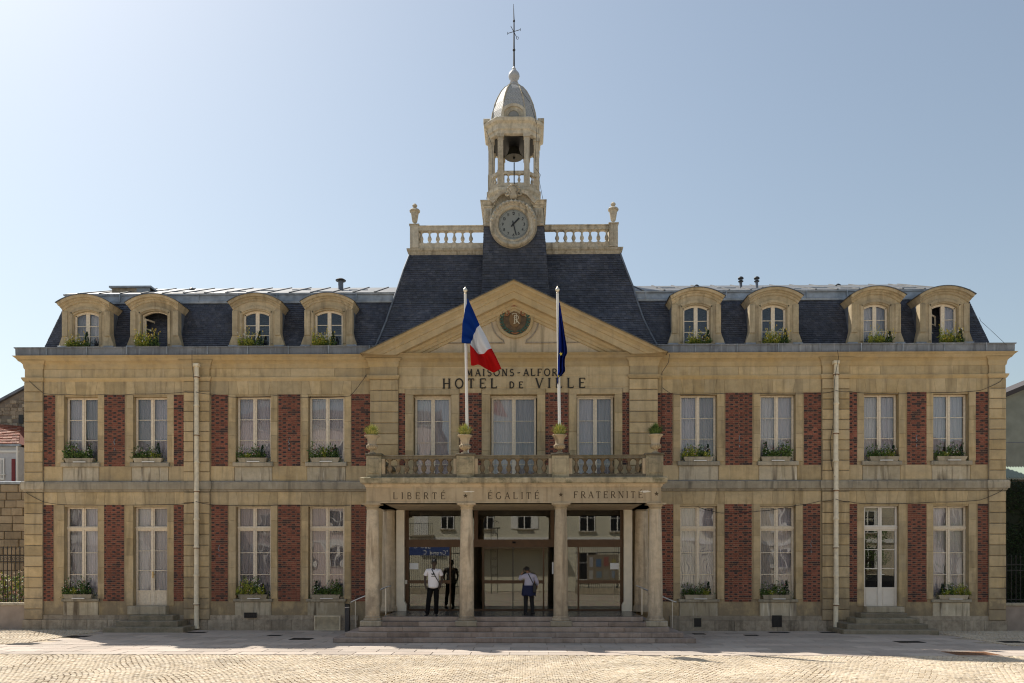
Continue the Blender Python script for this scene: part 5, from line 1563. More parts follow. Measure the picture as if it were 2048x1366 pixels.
# balcony
yB = -3.50
zr0, zr1 = Z(918, yB), Z(911, yB)
zb_ = BALC
MB().box(pxa + .05, pxc - .05, PYF + .1, CW - .0, z_s1 - .06, BALC + .0).build('balcony_floor', M['mossy'], pe)
peds = [(734.5, 764.5), (914, 949.5), (1103.5, 1137.5), (1290.5, 1325)]
bl = MB(); BLm = baluster_mesh(zr0 - (zb_ + .10), 1.25, 'balu')
px_ = [(X(a, yB), X(c, yB)) for a, c in peds]
for k in range(3):
    a, c = px_[k][1], px_[k + 1][0]
    bl.box(a, c, yB - .13, yB + .12, zb_ + .0, zb_ + .10).box(a, c, yB - .11, yB + .11, zr0, zr1 - .02).cbox(a, c, yB - .14, yB + .13, zr1 - .03, zr1, .02)
for s, k in ((-1, 0), (1, 3)):
    xm = (px_[k][0] + px_[k][1]) / 2
    bl.box(xm - .11, xm + .11, yB + .25, CW - .06, zr0, zr1).box(xm - .12, xm + .12, yB + .25, CW - .06, zb_, zb_ + .10)
BL = bl.build('balcony_balustrade', M['weath'], H)
for k in range(3):
    a, c = px_[k][1], px_[k + 1][0]
    hw_ = .10
    for q in (a, c - hw_): MB().box(q + .002, q + hw_ - .002, yB - .12, yB + .11, zb_ + .10, zr0).build('half_pier', M['portico'], BL)
    for j in range(8):
        link('baluster', BLm, BL, loc=(lerp(a + hw_, c - hw_, (j + .5) / 8), yB, zb_ + .10))
for s, k in ((-1, 0), (1, 3)):
    xm = (px_[k][0] + px_[k][1]) / 2
    for j in range(8): link('baluster', BLm, BL, loc=(xm, yB + .5 + j * .36, zb_ + .10))
for a, c in px_:
    MB().cbox(a, c, yB - .17, yB + .25, zb_ + .0, zr1 - .02, .01).cbox(a + .07, c - .07, yB - .19, yB - .17, zb_ + .12, zr0 - .0, .01).build('pedestal', M['mossy'], BL)
    MB().cbox(a - .03, c + .03, yB - .20, yB + .28, zr1 - .02, zr1 + .05, .02).build('pedestal_cap', M['weath'], BL)

# small side flights
def flight(steps, label=None):
    for a, c, zt_, yy in steps:
        MB().cbox(X(a, yy), X(c, yy), yy, -.10, -.05, zt_, .02).build('door_step', M['oldstep'], H)
flight([(204, 366, .17, -1.25), (231, 355, .36, -.92), (256, 346, .54, -.62)])
MB().cbox(X(262), X(338), -.28, .16, .54, DB - .003, .015).build('threshold', M['ledge'], H)
flight([(1687, 1879, .14, -1.5), (1695, 1857, .31, -1.2), (1712, 1840, .48, -.88), (1722, 1815, .64, -.58)])
MB().cbox(X(1727), X(1802), -.28, .09, .64, DB - .003, .015).build('threshold', M['ledge'], H)

# grilles and cellar openings
g = MB(); gx0, gx1, gz0, gz1 = X(630.5, -.1), X(680.5, -.1), Z(1260, -.1), Z(1232.5, -.1)
g.ribbon([(gx0, gz0), (gx1, gz0), (gx1, gz1), (gx0, gz1)], .035, -.165, -.10, True)
G = g.build('vent_grille', M['pipe'], H)
for k in range(11):
    z_ = lerp(gz0 + .03, gz1 - .03, (k + .5) / 11)
    MB().add([(gx0 + .018, -.15, z_ - .014), (gx1 - .018, -.15, z_ - .014), (gx1 - .018, -.11, z_ + .012), (gx0 + .018, -.11, z_ + .012), (gx0 + .018, -.15, z_ - .008), (gx1 - .018, -.15, z_ - .008)], [(0, 1, 2, 3), (4, 3, 2, 5), (0, 4, 5, 1)]).build('slat', M['pipe'], G)
for px0, px1, py0, py1 in ((489.5, 512.5, 1226.5, 1235.5), (1387, 1403.5, 1235, 1254), (1545, 1562.5, 1231, 1252.5)):
    o_ = MB().box(X(px0, -.1), X(px1, -.1), -.106, -.09, Z(py1, -.1), Z(py0, -.1)).build('cellar_opening', M['black'], H)
    MB().ribbon([(X(px0, -.1), Z(py1, -.1)), (X(px1, -.1), Z(py1, -.1)), (X(px1, -.1), Z(py0, -.1)), (X(px0, -.1), Z(py0, -.1))], .03, -.125, -.101, True).build('opening_frame', M['iron'] if px0 < 1000 or px0 > 1500 else M['ledge'], o_)
    k = 0
    x = X(px0, -.1) + .05
    while x < X(px1, -.1) - .02:
        MB().box(x - .006, x + .006, -.12, -.108, Z(py1, -.1), Z(py0, -.1)).build('bar', M['iron'], o_); x += .07
# anchor ties in the brickwork
for px, py in ((229, 885), (578, 885), (1479, 882), (1833, 882), (126 + 312, 1100), (1622, 1092)):
    x, z = X(px, -.03), Z(py, -.03)
    MB().tube([(x + .02, -.03, z + .17), (x - .02, -.04, z + .05), (x + .02, -.04, z - .02), (x - .01, -.03, z - .06)], .014, 5).build('iron_tie', M['zinc'], H)
    MB().tube([(x, -.03, z - .16), (x + .01, -.03, z - .24)], .012, 5).build('iron_tie', M['zinc'], H)

# ================================================================== THINGS ON AND ROUND THE HALL
# --- downpipes
def downpipe(px, label):
    x = X(px, -.22); e = empty('downpipe', (x, -.22, 0)); tag(e, label, 'downpipe', 'cream rainwater pipes on the front')
    zt = Z(731, -.22)
    cuts = [1258, 1210, 1152, 1096, 1039, 982, 924, 869, 810, 752, 731]
    for k in range(len(cuts) - 1):
        z0_, z1_ = max(0, Z(cuts[k], -.22)), Z(cuts[k + 1], -.22)
        j = R.uniform(-.008, .008)
        MB().lathe([(.098, .0), (.098, .05), (.082, .07), (.080, z1_ - z0_ + .004)], j, 0, 12, z0_).build('pipe_length', M['pipe'], e, smooth=40)
        if k: MB().lathe([(.105, -.015), (.105, .012)], j, 0, 12, z0_).box(-.02 + j, .02 + j, .09, .16, z0_ - .015, z0_ + .01).build('collar', M['rust'] if k % 2 else M['pipe'], e)
    MB().cbox(-.10, .10, -.10, .10, zt, zt + .11, .02).build('hopper', M['pipe'], e)
    return e
downpipe(393, 'cream downpipe on the front left of the portico, between the second and third bays')
downpipe(1672, 'cream downpipe on the front right of the portico, with a black cable beside it')

# --- cables
def cable(pts, label, r=.009, sag=0.0, Y=-.12):
    P3 = []
    for a, c in zip(pts[:-1], pts[1:]):
        n = 8
        for k in range(n):
            t = k / n; px = lerp(a[0], c[0], t); py = lerp(a[1], c[1], t) + sag * 4 * t * (1 - t)
            yy = a[2] if len(a) > 2 else Y
            P3.append((X(px, yy), yy, Z(py, yy, px)))
    q = pts[-1]; yy = q[2] if len(q) > 2 else Y
    P3.append((X(q[0], yy), yy, Z(q[1], yy)))
    o = MB().tube(P3, r, 5).build('cable', M['blackp'])
    tag(o, label, 'cable', 'black cables clipped to the front')
cable([(384, 700, -.42), (384, 728, -.35), (388, 760, -.31), (387, 900, -.31), (388, 960, -.31)], 'black cable dropping from the gutter down behind the left downpipe')
cable([(1675, 700, -.42), (1677, 715, -.40), (1669, 760, -.33), (1666, 850, -.31), (1660, 880, -.13), (1663, 930, -.13), (1669, 955, -.31)], 'black cable looping down beside the right downpipe')
cable([(1339, 708, -.4), (1337, 725, -.15), (1324, 745, -.06), (1323.5, 850, -.05), (1323.5, 945, -.05)], 'black cable running down the brick strip right of the middle bay')
cable([(55, 758), (88, 787), (131, 788.5), (205, 789), (270, 788), (372, 784, -.12), (392, 784, -.33), (425, 788), (480, 795), (560, 790), (620, 795), (700, 792), (722, 765), (733, 748)], 'thin black cable strung above the upper windows of the left wing', sag=1.5)
cable([(1325, 775), (1345, 788), (1440, 787), (1520, 787), (1642, 786), (1672, 781, -.33), (1700, 783), (1760, 787), (1870, 785), (1960, 781), (2006, 760)], 'thin black cable strung above the upper windows of the right wing', sag=1.5)
cable([(52, 985, -.13), (88, 1004), (131, 1009.5), (330, 1009), (370, 1007), (392, 1003, -.33), (421, 1009), (480, 1010.5), (560, 1010), (700, 1011)], 'thin black cable strung above the ground floor windows of the left wing', sag=1)
cable([(1395, 1013), (1425, 1022), (1450, 1026), (1520, 1022), (1590, 1011), (1640, 1002, -.13), (1672, 998, -.33), (1697, 1003), (1740, 1007), (1870, 1004), (1960, 1000), (2006, 980)], 'thin black cable strung above the ground floor windows of the right wing', sag=1.5)
cable([(2013, 690, -.45), (1978, 657, .35), (1959, 640, .7)], 'thin stay wire from the right gutter end up to the slates', r=.006)
cable([(966, 452, 1.0), (972, 400, 1.0), (986, 352, 1.3), (984, 290, 1.2), (973, 262, 1.0)], 'loose wire hanging on the left side of the bell tower', r=.008, sag=0)
cable([(1090, 455, 1.0), (1086, 400, 1.0), (1078, 358, 1.3), (1081, 350, 1.2), (1070, 335, 1.3), (1074, 250, 1.0), (1060, 205, 1.5), (1040, 178, 2.0)], 'loose wire running up the right side of the bell tower to the dome', r=.008)

# --- leaves and flowers
M['leaf'] = islands('green leaves', [(.05, .09, .022), (.09, .16, .035), (.14, .21, .05), (.07, .12, .04), (.18, .24, .07)], rough=.6, bump=0)
M['leaf_d'] = islands('dark conifer leaves', [(.012, .035, .015), (.02, .05, .022), (.016, .04, .02)], rough=.7, bump=0)
M['leaf_y'] = islands('yellow green leaves', [(.30, .34, .04), (.42, .42, .07), (.18, .25, .04), (.50, .46, .10)], rough=.6, bump=0)
M['fl_w'] = simple('white petals', (.75, .72, .68), .7)
M['fl_y'] = simple('yellow petals', (.70, .52, .08), .7)
M['fl_p'] = simple('dusky petals', (.45, .16, .18), .7)
def leaf(b, p, s, d=None):
    d = d or Vector((R.gauss(0, 1), R.gauss(0, 1), R.gauss(.5, .8))).normalized()
    q = d.cross(Vector((R.gauss(0, 1), R.gauss(0, 1), R.gauss(0, 1)))).normalized()
    n_ = d.cross(q) * s * .12
    p = Vector(p)
    b.add([p, p + d * s * .5 + q * s * .24 + n_, p + d * s, p + d * s * .5 - q * s * .24 + n_], [(0, 1, 2), (0, 2, 3)])
def clump(b, cx, cy, w, d, h, n, s, mi=0, z0=0.0):
    """stems fanning out of one root, leaves along them"""
    for k in range(max(3, n // 9)):
        a = R.uniform(0, 2 * PI); rr = math.sqrt(R.random())
        tip = Vector((cx + math.cos(a) * rr * w, cy + math.sin(a) * rr * d, z0 + h * R.uniform(.45, 1.0) * (1.1 - .5 * rr)))
        root = Vector((cx + math.cos(a) * rr * w * .35, cy + math.sin(a) * rr * d * .35, z0))
        for j in range(9):
            t = R.uniform(.2, 1.05)
            b.mi = mi
            leaf(b, root.lerp(tip, t) + Vector((R.gauss(0, .012), R.gauss(0, .012), R.gauss(0, .01))), s * R.uniform(.6, 1.3))
def stem(b, p0, p1, r=.003, mi=0):
    b.mi = mi; b.tube([p0, ((p0[0] + p1[0]) / 2 + R.gauss(0, .01), (p0[1] + p1[1]) / 2, (p0[2] + p1[2]) / 2), p1], r, 3)
def bloom(b, p, s, mi):
    b.mi = mi
    for k in range(5):
        a = k * 2 * PI / 5
        leaf(b, p, s, Vector((math.cos(a), -.4, math.sin(a))))
box_mats = [M['leaf'], M['leaf_y'], M['leaf_d'], M['fl_w'], M['fl_y'], M['fl_p']]
def window_plants(kind):
    b = MB()
    if kind == 'sill':
        for k in range(7): clump(b, -.44 + k * .125, R.uniform(-.06, .05), .16, .12, R.uniform(.22, .62), 110, .075, R.choice([0, 0, 0, 1]))
        for k in range(3): clump(b, -.50 + k * .1, -.06, .12, .05, .10, 40, .05)
        for k in range(34):
            x = R.uniform(-.45, .4); bloom(b, (x, R.uniform(-.16, .0), R.uniform(.12, .42)), .026, R.choice([3, 3, 5]))
        for k in range(6):
            x = R.uniform(-.5, .45); z = R.uniform(.3, .48); stem(b, (x, 0, .1), (x + R.gauss(0, .05), -.02, z)); clump(b, x, 0, .03, .03, .08, 12, .03, 0, z - .05)
        for k in range(30):                      # trailing over the ends
            s = R.choice((-1, 1)); leaf(b, (s * R.uniform(.48, .60), R.uniform(-.05, .05), R.uniform(-.12, .12)), .05)
    else:
        for k in range(4): clump(b, -.42 + k * .13, R.uniform(-.06, .03), .17, .12, R.uniform(.3, .50), 130, .07, 1)
        for k in range(5): clump(b, -.20 + k * .15, R.uniform(-.05, .04), .14, .10, R.uniform(.2, .36), 90, .065, R.choice([0, 0, 1]))
        for k in range(70): bloom(b, (R.uniform(-.5, .4), R.uniform(-.16, .03), R.uniform(.1, .45)), .032, R.choice([3, 4, 4, 1]))
        for k in range(9):
            x = R.uniform(-.5, .5); z = R.uniform(.35, .68); xx = x + R.gauss(0, .08)
            stem(b, (x, 0, .1), (xx, -.02, z), .0035, 1); bloom(b, (xx, -.02, z), .035, 4); leaf(b, (lerp(x, xx, .6), 0, z * .6), .06)
    me = b.mesh('plants', box_mats); return me
def conifer_mesh():
    b = MB()
    for k in range(260):
        t = R.random(); a = R.uniform(0, 2 * PI); r_ = .10 * (1 - t) + .01
        leaf(b, (math.cos(a) * r_ * R.uniform(.5, 1), math.sin(a) * r_ * R.uniform(.5, 1), .02 + t * .50), .055, Vector((math.cos(a) * .5, math.sin(a) * .5, 1)).normalized())
    return b.mesh('small_conifer', M['leaf_d'])
sill_me = [window_plants('sill') for _ in range(5)]; dor_me = [window_plants('dormer') for _ in range(4)]; con_me = [conifer_mesh() for _ in range(2)]
trough = MB()
trough.plan([(-.48, -.09), (.48, -.09), (.48, .09), (-.48, .09)], 0, .02)
vs = [(-.46, -.08, 0), (.46, -.08, 0), (.46, .08, 0), (-.46, .08, 0), (-.52, -.11, .17), (.52, -.11, .17), (.52, .11, .17), (-.52, .11, .17),
      (-.50, -.09, .17), (.50, -.09, .17), (.50, .09, .17), (-.50, .09, .17), (-.49, -.08, .12), (.49, -.08, .12), (.49, .08, .12), (-.49, .08, .12)]
trough = MB().add(vs, [(0, 3, 2, 1), (0, 1, 5, 4), (1, 2, 6, 5), (2, 3, 7, 6), (3, 0, 4, 7), (4, 5, 9, 8), (5, 6, 10, 9), (6, 7, 11, 10), (7, 4, 8, 11), (8, 9, 13, 12), (9, 10, 14, 13), (10, 11, 15, 14), (11, 8, 12, 15), (12, 13, 14, 15)])
trough_me = trough.mesh('planter', M['ledge'])
plate_me = MB().box(-.22, .22, -.02, .02, 0, .03).mesh('wedge', M['white'])
def window_box(x, y, z, label, kind, v, flip=False, scale=1.0, group='flower troughs at the windows'):
    e = empty('window_box', (x, y, z)); tag(e, label, 'window box', group)
    link('planter', trough_me, e, scale=(scale, 1, .9))
    o = link('plants', (sill_me if kind == 'sill' else dor_me)[v % (5 if kind == 'sill' else 4)], e, kind='stuff', loc=(0, 0, .13), scale=((-1 if flip else 1) * scale, 1.1, R.uniform(.9, 1.4)))
    link('small_conifer', con_me[v % 2], e, kind='stuff', loc=((-.34 if flip else .34) * scale, .0, .13), scale=(1, 1, R.uniform(.75, 1.05)))
    if kind == 'sill': link('wedge', plate_me, e, loc=(.05, -.13, .0))
names_b = ['leftmost', 'second from the left', 'third from the left', 'fourth from the left', 'first to the right of the portico', 'second to the right of the portico', 'second from the right end', 'rightmost']
looks = ['white flowers and dark shrub', 'loose green stems', 'a mass of small white flowers', 'low leaves and tall shrub', 'tall green stems', 'bushy leaves and dark shrub', 'trailing plants', 'two green tufts']
upos = [160, 297, 506, 651, 1396, 1551, 1767, 1902]; gpos = [157.5, None, 507, 652, 1397, 1553, None, 1905]
for i in range(8):
    window_box(X(upos[i], -.02), -.02, zs['ob'] + .002, 'trough of %s, %s upper window' % (looks[i], names_b[i]), 'sill', i, i in (5,))
    if gpos[i]: window_box(X(gpos[i], -.02), -.02, zs['gob'] + .002, 'dark green sill trough, ground floor, %s bay' % names_b[i], 'sill', i + 2, i in (3, 7))
dpos = [(153, 'in front of the leftmost dormer, with net curtains'), (291, 'below the open black dormer window, second dormer from the left'), (500, 'below the third dormer from the left, left of its dark panes'),
        (647, 'below the dormer nearest the middle roof on the left'), (1401, 'below the dormer nearest the middle roof on the right'), (1556, 'below the second dormer right of the middle roof'),
        (1766, 'below the curtained dormer second from the right end'), (1908, 'below the half open rightmost dormer')]
for i, (px, w_) in enumerate(dpos):
    window_box(X(px, -.02), .12, zg1 - .06, 'yellow flowering trough ' + w_, 'dormer', i, False, .86, 'flower troughs at the dormers')

# --- urns on the balcony
urn_prof = [(.12, 0), (.12, .03), (.07, .06), (.045, .09), (.05, .12), (.12, .15), (.155, .20), (.16, .25), (.135, .28), (.13, .32), (.14, .42), (.17, .50), (.225, .54), (.235, .56), (.22, .575), (.15, .56)]
urn_me = MB().lathe(urn_prof, 0, 0, 20).mesh('urn', M['portico']); smooth_mesh(urn_me, 45)
gad = []
gm = MB()
for k in range(14):
    a = 2 * PI * k / 14
    gm.tube([(.115 * math.cos(a), .115 * math.sin(a), .145), (.165 * math.cos(a), .165 * math.sin(a), .20), (.165 * math.cos(a), .165 * math.sin(a), .25), (.135 * math.cos(a), .135 * math.sin(a), .28)], [.008, .02, .02, .006], 5)
gm_me = gm.mesh('gadroons', M['portico']); smooth_mesh(gm_me, True)
def tuft(mi, n=420, h=.36):
    b = MB(); b.mi = 0
    for k in range(n):
        a = R.uniform(0, 2 * PI); t = R.random() ** .6
        tip = Vector((math.cos(a) * t * .33, math.sin(a) * t * .33, h * R.uniform(.45, 1.2) * (1.05 - .55 * t * t)))
        root = Vector((math.cos(a) * t * .10, math.sin(a) * t * .10, 0))
        s = Vector((-math.sin(a), math.cos(a), 0)) * .009
        md_ = root.lerp(tip, .55) + Vector((0, 0, .06))
        b.add([root - s, root + s, md_ + s, tip, md_ - s], [(0, 1, 2, 4), (4, 2, 3)])
    for k in range(34):
        a = R.uniform(0, 2 * PI); t = R.random() ** .5
        leaf(b, (math.cos(a) * t * .2, math.sin(a) * t * .2, R.uniform(.02, h * .8)), .05)
    return b
M['straw'] = islands('straw green blades', [(.34, .36, .08), (.48, .44, .14), (.20, .27, .06), (.58, .52, .22)], rough=.7, bump=0)
for k, (px, lab, mt) in enumerate(((744, 'stone urn with pale straw green tuft on the left corner pedestal of the balcony', 'straw'), (930, 'stone urn with yellow green tuft at the foot of the tricolour flagpole', 'straw'),
                               (1119, 'stone urn with thin reddish green tuft at the foot of the blue flagpole', 'straw'), (1311, 'stone urn with darker green tuft on the right corner pedestal of the balcony', 'leaf'))):
    x = X(px, yB)
    e = empty('urn', (x, yB, zr1 + .05)); tag(e, lab, 'urn', 'planted urns on the balcony')
    link('bowl', urn_me, e, scale=(1, 1, 1)); link('gadroons', gm_me, e, kind='stuff')
    tuft(0).build('grass_tuft', M[mt], e, kind='stuff', loc=(0, 0, .55))

# --- flagpoles and flags
def flagpole(px_b, px_t, label, Yp):
    x0_, x1_ = X(px_b, Yp), X(px_t, Yp); z0_, z1_ = zr1 + .05, Z(588, Yp)
    e = empty('flagpole', (x0_, Yp, z0_)); tag(e, label, 'flagpole', 'white flagpoles on the balcony')
    dx = x1_ - x0_; h = z1_ - z0_
    MB().tube([(0, 0, 0), (dx * .5, 0, h * .5), (dx, 0, h)], [.048, .044, .040], 12).build('pole', M['white'], e, smooth=40)
    MB().lathe([(.03, 0), (.045, .02), (.03, .05), (.062, .09), (.068, .13), (.05, .17), (.02, .20), (.008, .24)], dx, 0, 12, h).build('pole_tip', simple('polished tip', (.75, .68, .55), .3, .6), e, smooth=40)
    MB().lathe([(.075, 0), (.075, .03), (.055, .05)], 0, 0, 12, 0).build('pole_foot', M['steel'], e)
    return e
YP1 = yB + .12
yB_u = yB
flagpole(935, 930.5, 'white flagpole carrying the blue, white and red flag, left of the medallion', YP1)
flagpole(1120, 1115, 'white flagpole carrying the dark blue starred flag, right of the medallion', YP1)
def zoom5(p): return (800 + p[0] / 3.252, 540 + p[1] / 3.252)
def catm(P, t):
    n = len(P) - 1; s = min(max(t * n, 0), n - 1e-6); i = int(s); f = s - i
    p0, p1, p2, p3 = P[max(i - 1, 0)], P[i], P[i + 1], P[min(i + 2, n)]
    return tuple(.5 * ((2 * p1[k]) + (-p0[k] + p2[k]) * f + (2 * p0[k] - 5 * p1[k] + 4 * p2[k] - p3[k]) * f * f + (-p0[k] + 3 * p1[k] - 3 * p2[k] + p3[k]) * f ** 3) for k in range(2))
YF = YP1 - .20
top = [(441, 182), (478, 262), (517, 350), (557, 425), (596, 512), (626, 575), (662, 655)]
bot = [(400, 470), (438, 476), (460, 479), (457, 486), (457, 487), (459, 560), (462, 614)]
NU, NV = 42, 26
mid_push = [0, 0, 0, 4, 18, 14, 6]
vs = []; fs = []; ms = []
for i in range(NU + 1):
    u = i / NU
    tp, bt = catm(top, u), catm(bot, u)
    for j in range(NV + 1):
        v = j / NV
        x = lerp(tp[0], bt[0], v); y = lerp(tp[1], bt[1], v)
        bulge = math.sin(PI * v)
        y += bulge * (46 * max(0, math.sin(PI * min(1, max(0, (u - .35) / .45)))) + 16 * u)
        x += bulge * (-10 * (1 - u) + 4 * math.sin(u * 9))
        if u > .66: y += (u - .66) / .34 * 8 * math.sin(v * 7)
        px, py = zoom5((x, y))
        yy = YF + .10 * math.sin(v * 8.5 + u * 5.0) * (.25 + u) + .05 * math.sin(v * 19 + u * 3) - .10 * u
        vs.append((X(px, YF), yy, Z(py, YF)))
for i in range(NU):
    for j in range(NV):
        a = i * (NV + 1) + j
        fs.append((a, a + NV + 1, a + NV + 2, a + 1)); ms.append(min(2, int(3 * (i + .5) / NU)))
b = MB(); b.v = vs; b.f = fs; b.m = ms
fm = [cloth('blue flag cloth', (.012, .05, .26), .35), cloth('white flag cloth', (.72, .72, .74), .35), cloth('red flag cloth', (.50, .018, .018), .35)]
fl = b.build('flag', fm, smooth=True)
sm = fl.modifiers.new('thickness', 'SOLIDIFY'); sm.thickness = .004
tag(fl, 'drooping blue, white and red flag on the left flagpole', 'flag')
# blue flag, folded down along its pole
top2 = [(1040, 215), (1052, 260), (1064, 340), (1075, 430), (1085, 530)]
b = MB(); vs = []; fs = []
NU, NV = 30, 40
def edge_r(v):
    P = [(1040, 212), (1052, 290), (1064, 365), (1073, 420), (1086, 500), (1086, 545), (1074, 572), (1071, 620), (1073, 662), (1052, 682), (1028, 700), (1026, 735)]
    return catm(P, v)
for i in range(NU + 1):
    u = i / NU
    for j in range(NV + 1):
        v = j / NV
        rx_, ry_ = edge_r(v); lx_ = lerp(1034, 1024, v)
        x = lerp(lx_, rx_, u); y = ry_
        px, py = zoom5((x, y))
        yy = YF + .02 + .13 * math.sin(u * 15 + v * 2.0) * (.2 + .8 * v) + .05 * math.sin(v * 12 + u * 4)
        vs.append((X(px, YF), yy, Z(py, YF)))
for i in range(NU):
    for j in range(NV):
        a = i * (NV + 1) + j; fs.append((a, a + NV + 1, a + NV + 2, a + 1))
b.add(vs, fs); f2 = b.build('flag', cloth('dark blue flag cloth', (.010, .022, .16), .3), smooth=True)
sm = f2.modifiers.new('thickness', 'SOLIDIFY'); sm.thickness = .004
tag(f2, 'limp dark blue flag with yellow stars hanging close to the right flagpole', 'flag')
for (sx_, sy_, sc_, sq) in ((1045, 556, .068, .8), (1030, 700, .05, .5)):
    px, py = zoom5((sx_, sy_)); pts = []
    for k in range(10):
        a = rad(90 + 36 * k + 8); r_ = sc_ if k % 2 == 0 else sc_ * .4
        pts.append((X(px, YF) + r_ * math.cos(a) * sq, Z(py, YF) + r_ * math.sin(a)))
    MB().prism(pts, YF - .165, YF - .16).build('star', simple('yellow star', (.62, .50, .05), .8), f2)

# --- handrails at both ends of the steps
def handrail(pts, posts, label):
    Yr = -2.45
    e = empty('handrail', (X(pts[0][0], Yr), Yr, 0)); tag(e, label, 'handrail', 'steel handrails beside the entrance steps')
    ox, oy = e.location.x, e.location.y
    MB().tube([(X(p, Yr) - ox, 0, Z(q, Yr)) for p, q in pts], .022, 8).build('rail', M['steel'], e, smooth=True)
    for p, t_, zb_2 in posts: MB().tube([(X(p, Yr) - ox, 0, zb_2), (X(p, Yr) - ox, 0, Z(t_, Yr) - .01)], .018, 8).build('post', M['steel'], e, smooth=40)
handrail([(701, 1206), (705, 1203), (757, 1181), (776, 1173), (782, 1172)], [(711, 1201, .276), (771.7, 1176, .69)], 'thin steel handrail at the left end of the entrance steps')
handrail([(1353, 1204), (1348, 1203), (1296, 1181), (1278, 1173), (1272, 1171)], [(1344.6, 1202, .276), (1283.8, 1176, .69)], 'thin steel handrail at the right end of the entrance steps')

# --- ash bin
x = X(695, -.75)
e = empty('ash_bin', (x, -.75, 0)); tag(e, 'slim dark grey ash bin standing between the vent grille and the steps', 'ash bin')
MB().cbox(-.075, .075, -.09, .09, 0, .82, .01).build('body', simple('dark grey metal', (.06, .06, .065), .5, .3), e)
MB().cbox(-.08, .08, -.095, .095, .82, .845, .008).build('rim', M['steel'], e)
MB().box(-.065, .065, -.08, .08, .845, .93).cbox(-.075, .075, -.09, .09, .93, .95, .006).build('hood', M['black'], e)

# ================================================================== PEOPLE
def skin_obj(name, nodes, edges, mat, parent, root=0, sub=2, loc=(0, 0, 0)):
    me = bpy.data.meshes.new(name)
    names = list(nodes)
    me.from_pydata([nodes[n][0] for n in names], [(names.index(a), names.index(c)) for a, c in edges], [])
    o = bpy.data.objects.new(name, me); col.objects.link(o)
    m1 = o.modifiers.new('skin', 'SKIN'); m1.use_smooth_shade = True; m1.branch_smoothing = .3
    m2 = o.modifiers.new('sub', 'SUBSURF'); m2.levels = sub; m2.render_levels = sub
    for i, n in enumerate(names):
        r_ = nodes[n][1]; me.skin_vertices[0].data[i].radius = r_ if isinstance(r_, tuple) else (r_, r_)
        me.skin_vertices[0].data[i].use_root = (i == root)
    me.materials.append(mat)
    dg = bpy.context.evaluated_depsgraph_get(); dg.update()
    ev = o.evaluated_get(dg); nm = bpy.data.meshes.new_from_object(ev)
    o.modifiers.clear(); o.data = nm
    if not nm.materials: nm.materials.append(mat)
    smooth_mesh(nm, True)
    o.parent = parent
    return o
def chain(*n): return list(zip(n[:-1], n[1:]))
def hand_nodes(nodes, edges, wrist, palm, d, side, tag_, curl=.4, nrm=(0, -1, 0)):
    """palm and five fingers; d = pointing direction, side = thumb side"""
    d = Vector(d).normalized(); s = Vector(side).normalized(); n_ = Vector(nrm).normalized()
    p = Vector(palm); nodes[tag_ + 'palm'] = (tuple(p), (.022, .036)); edges.append((wrist, tag_ + 'palm'))
    for k, (o, L_) in enumerate(((.027, .075), (.009, .085), (-.009, .078), (-.026, .062))):
        b0 = p + d * .035 + s * o; b1 = b0 + d * L_ * .5 + n_ * L_ * .1; b2 = b1 + (d * (1 - curl) + n_ * curl).normalized() * L_ * .5
        nodes[tag_ + 'f%da' % k] = (tuple(b0), .0095); nodes[tag_ + 'f%db' % k] = (tuple(b1), .0085); nodes[tag_ + 'f%dc' % k] = (tuple(b2), .007)
        edges += [(tag_ + 'palm', tag_ + 'f%da' % k), (tag_ + 'f%da' % k, tag_ + 'f%db' % k), (tag_ + 'f%db' % k, tag_ + 'f%dc' % k)]
    t1 = p + s * .035 - d * .005; t2 = t1 + (s * .5 + d).normalized() * .045
    nodes[tag_ + 't1'] = (tuple(t1), .011); nodes[tag_ + 't2'] = (tuple(t2), .008); edges += [(tag_ + 'palm', tag_ + 't1'), (tag_ + 't1', tag_ + 't2')]
from mathutils.bvhtree import BVHTree
def surf(o):
    me = o.data
    return BVHTree.FromPolygons([v.co for v in me.vertices], [tuple(p.vertices) for p in me.polygons])
def drape(bvh, x, z, dirn=1, off=.004, dflt=-.12):
    h = bvh.ray_cast(Vector((x, -1 * dirn, z)), Vector((0, dirn, 0)))
    return (h[0].y if h[0] is not None else dflt) - off * dirn
def patch(bvh, pts, name, mat, parent, off=.004, dirn=1):
    """flat print laid on the cloth"""
    c = (sum(p[0] for p in pts) / len(pts), sum(p[1] for p in pts) / len(pts))
    allp = [c] + pts; vs = [(x, drape(bvh, x, z, dirn, off), z) for x, z in allp]; n = len(pts)
    return vs, [(0, i + 1, (i + 1) % n + 1) for i in range(n)]
skin_d = simple('dark brown skin', (.045, .024, .015), .5); skin_m = simple('light brown skin', (.30, .17, .11), .55)
tee = simple('white cotton', (.74, .72, .76), .85, bump=.15, nscale=20); jean = simple('black trousers', (.006, .006, .007), .9, bump=.2, nscale=25, spec=.15)

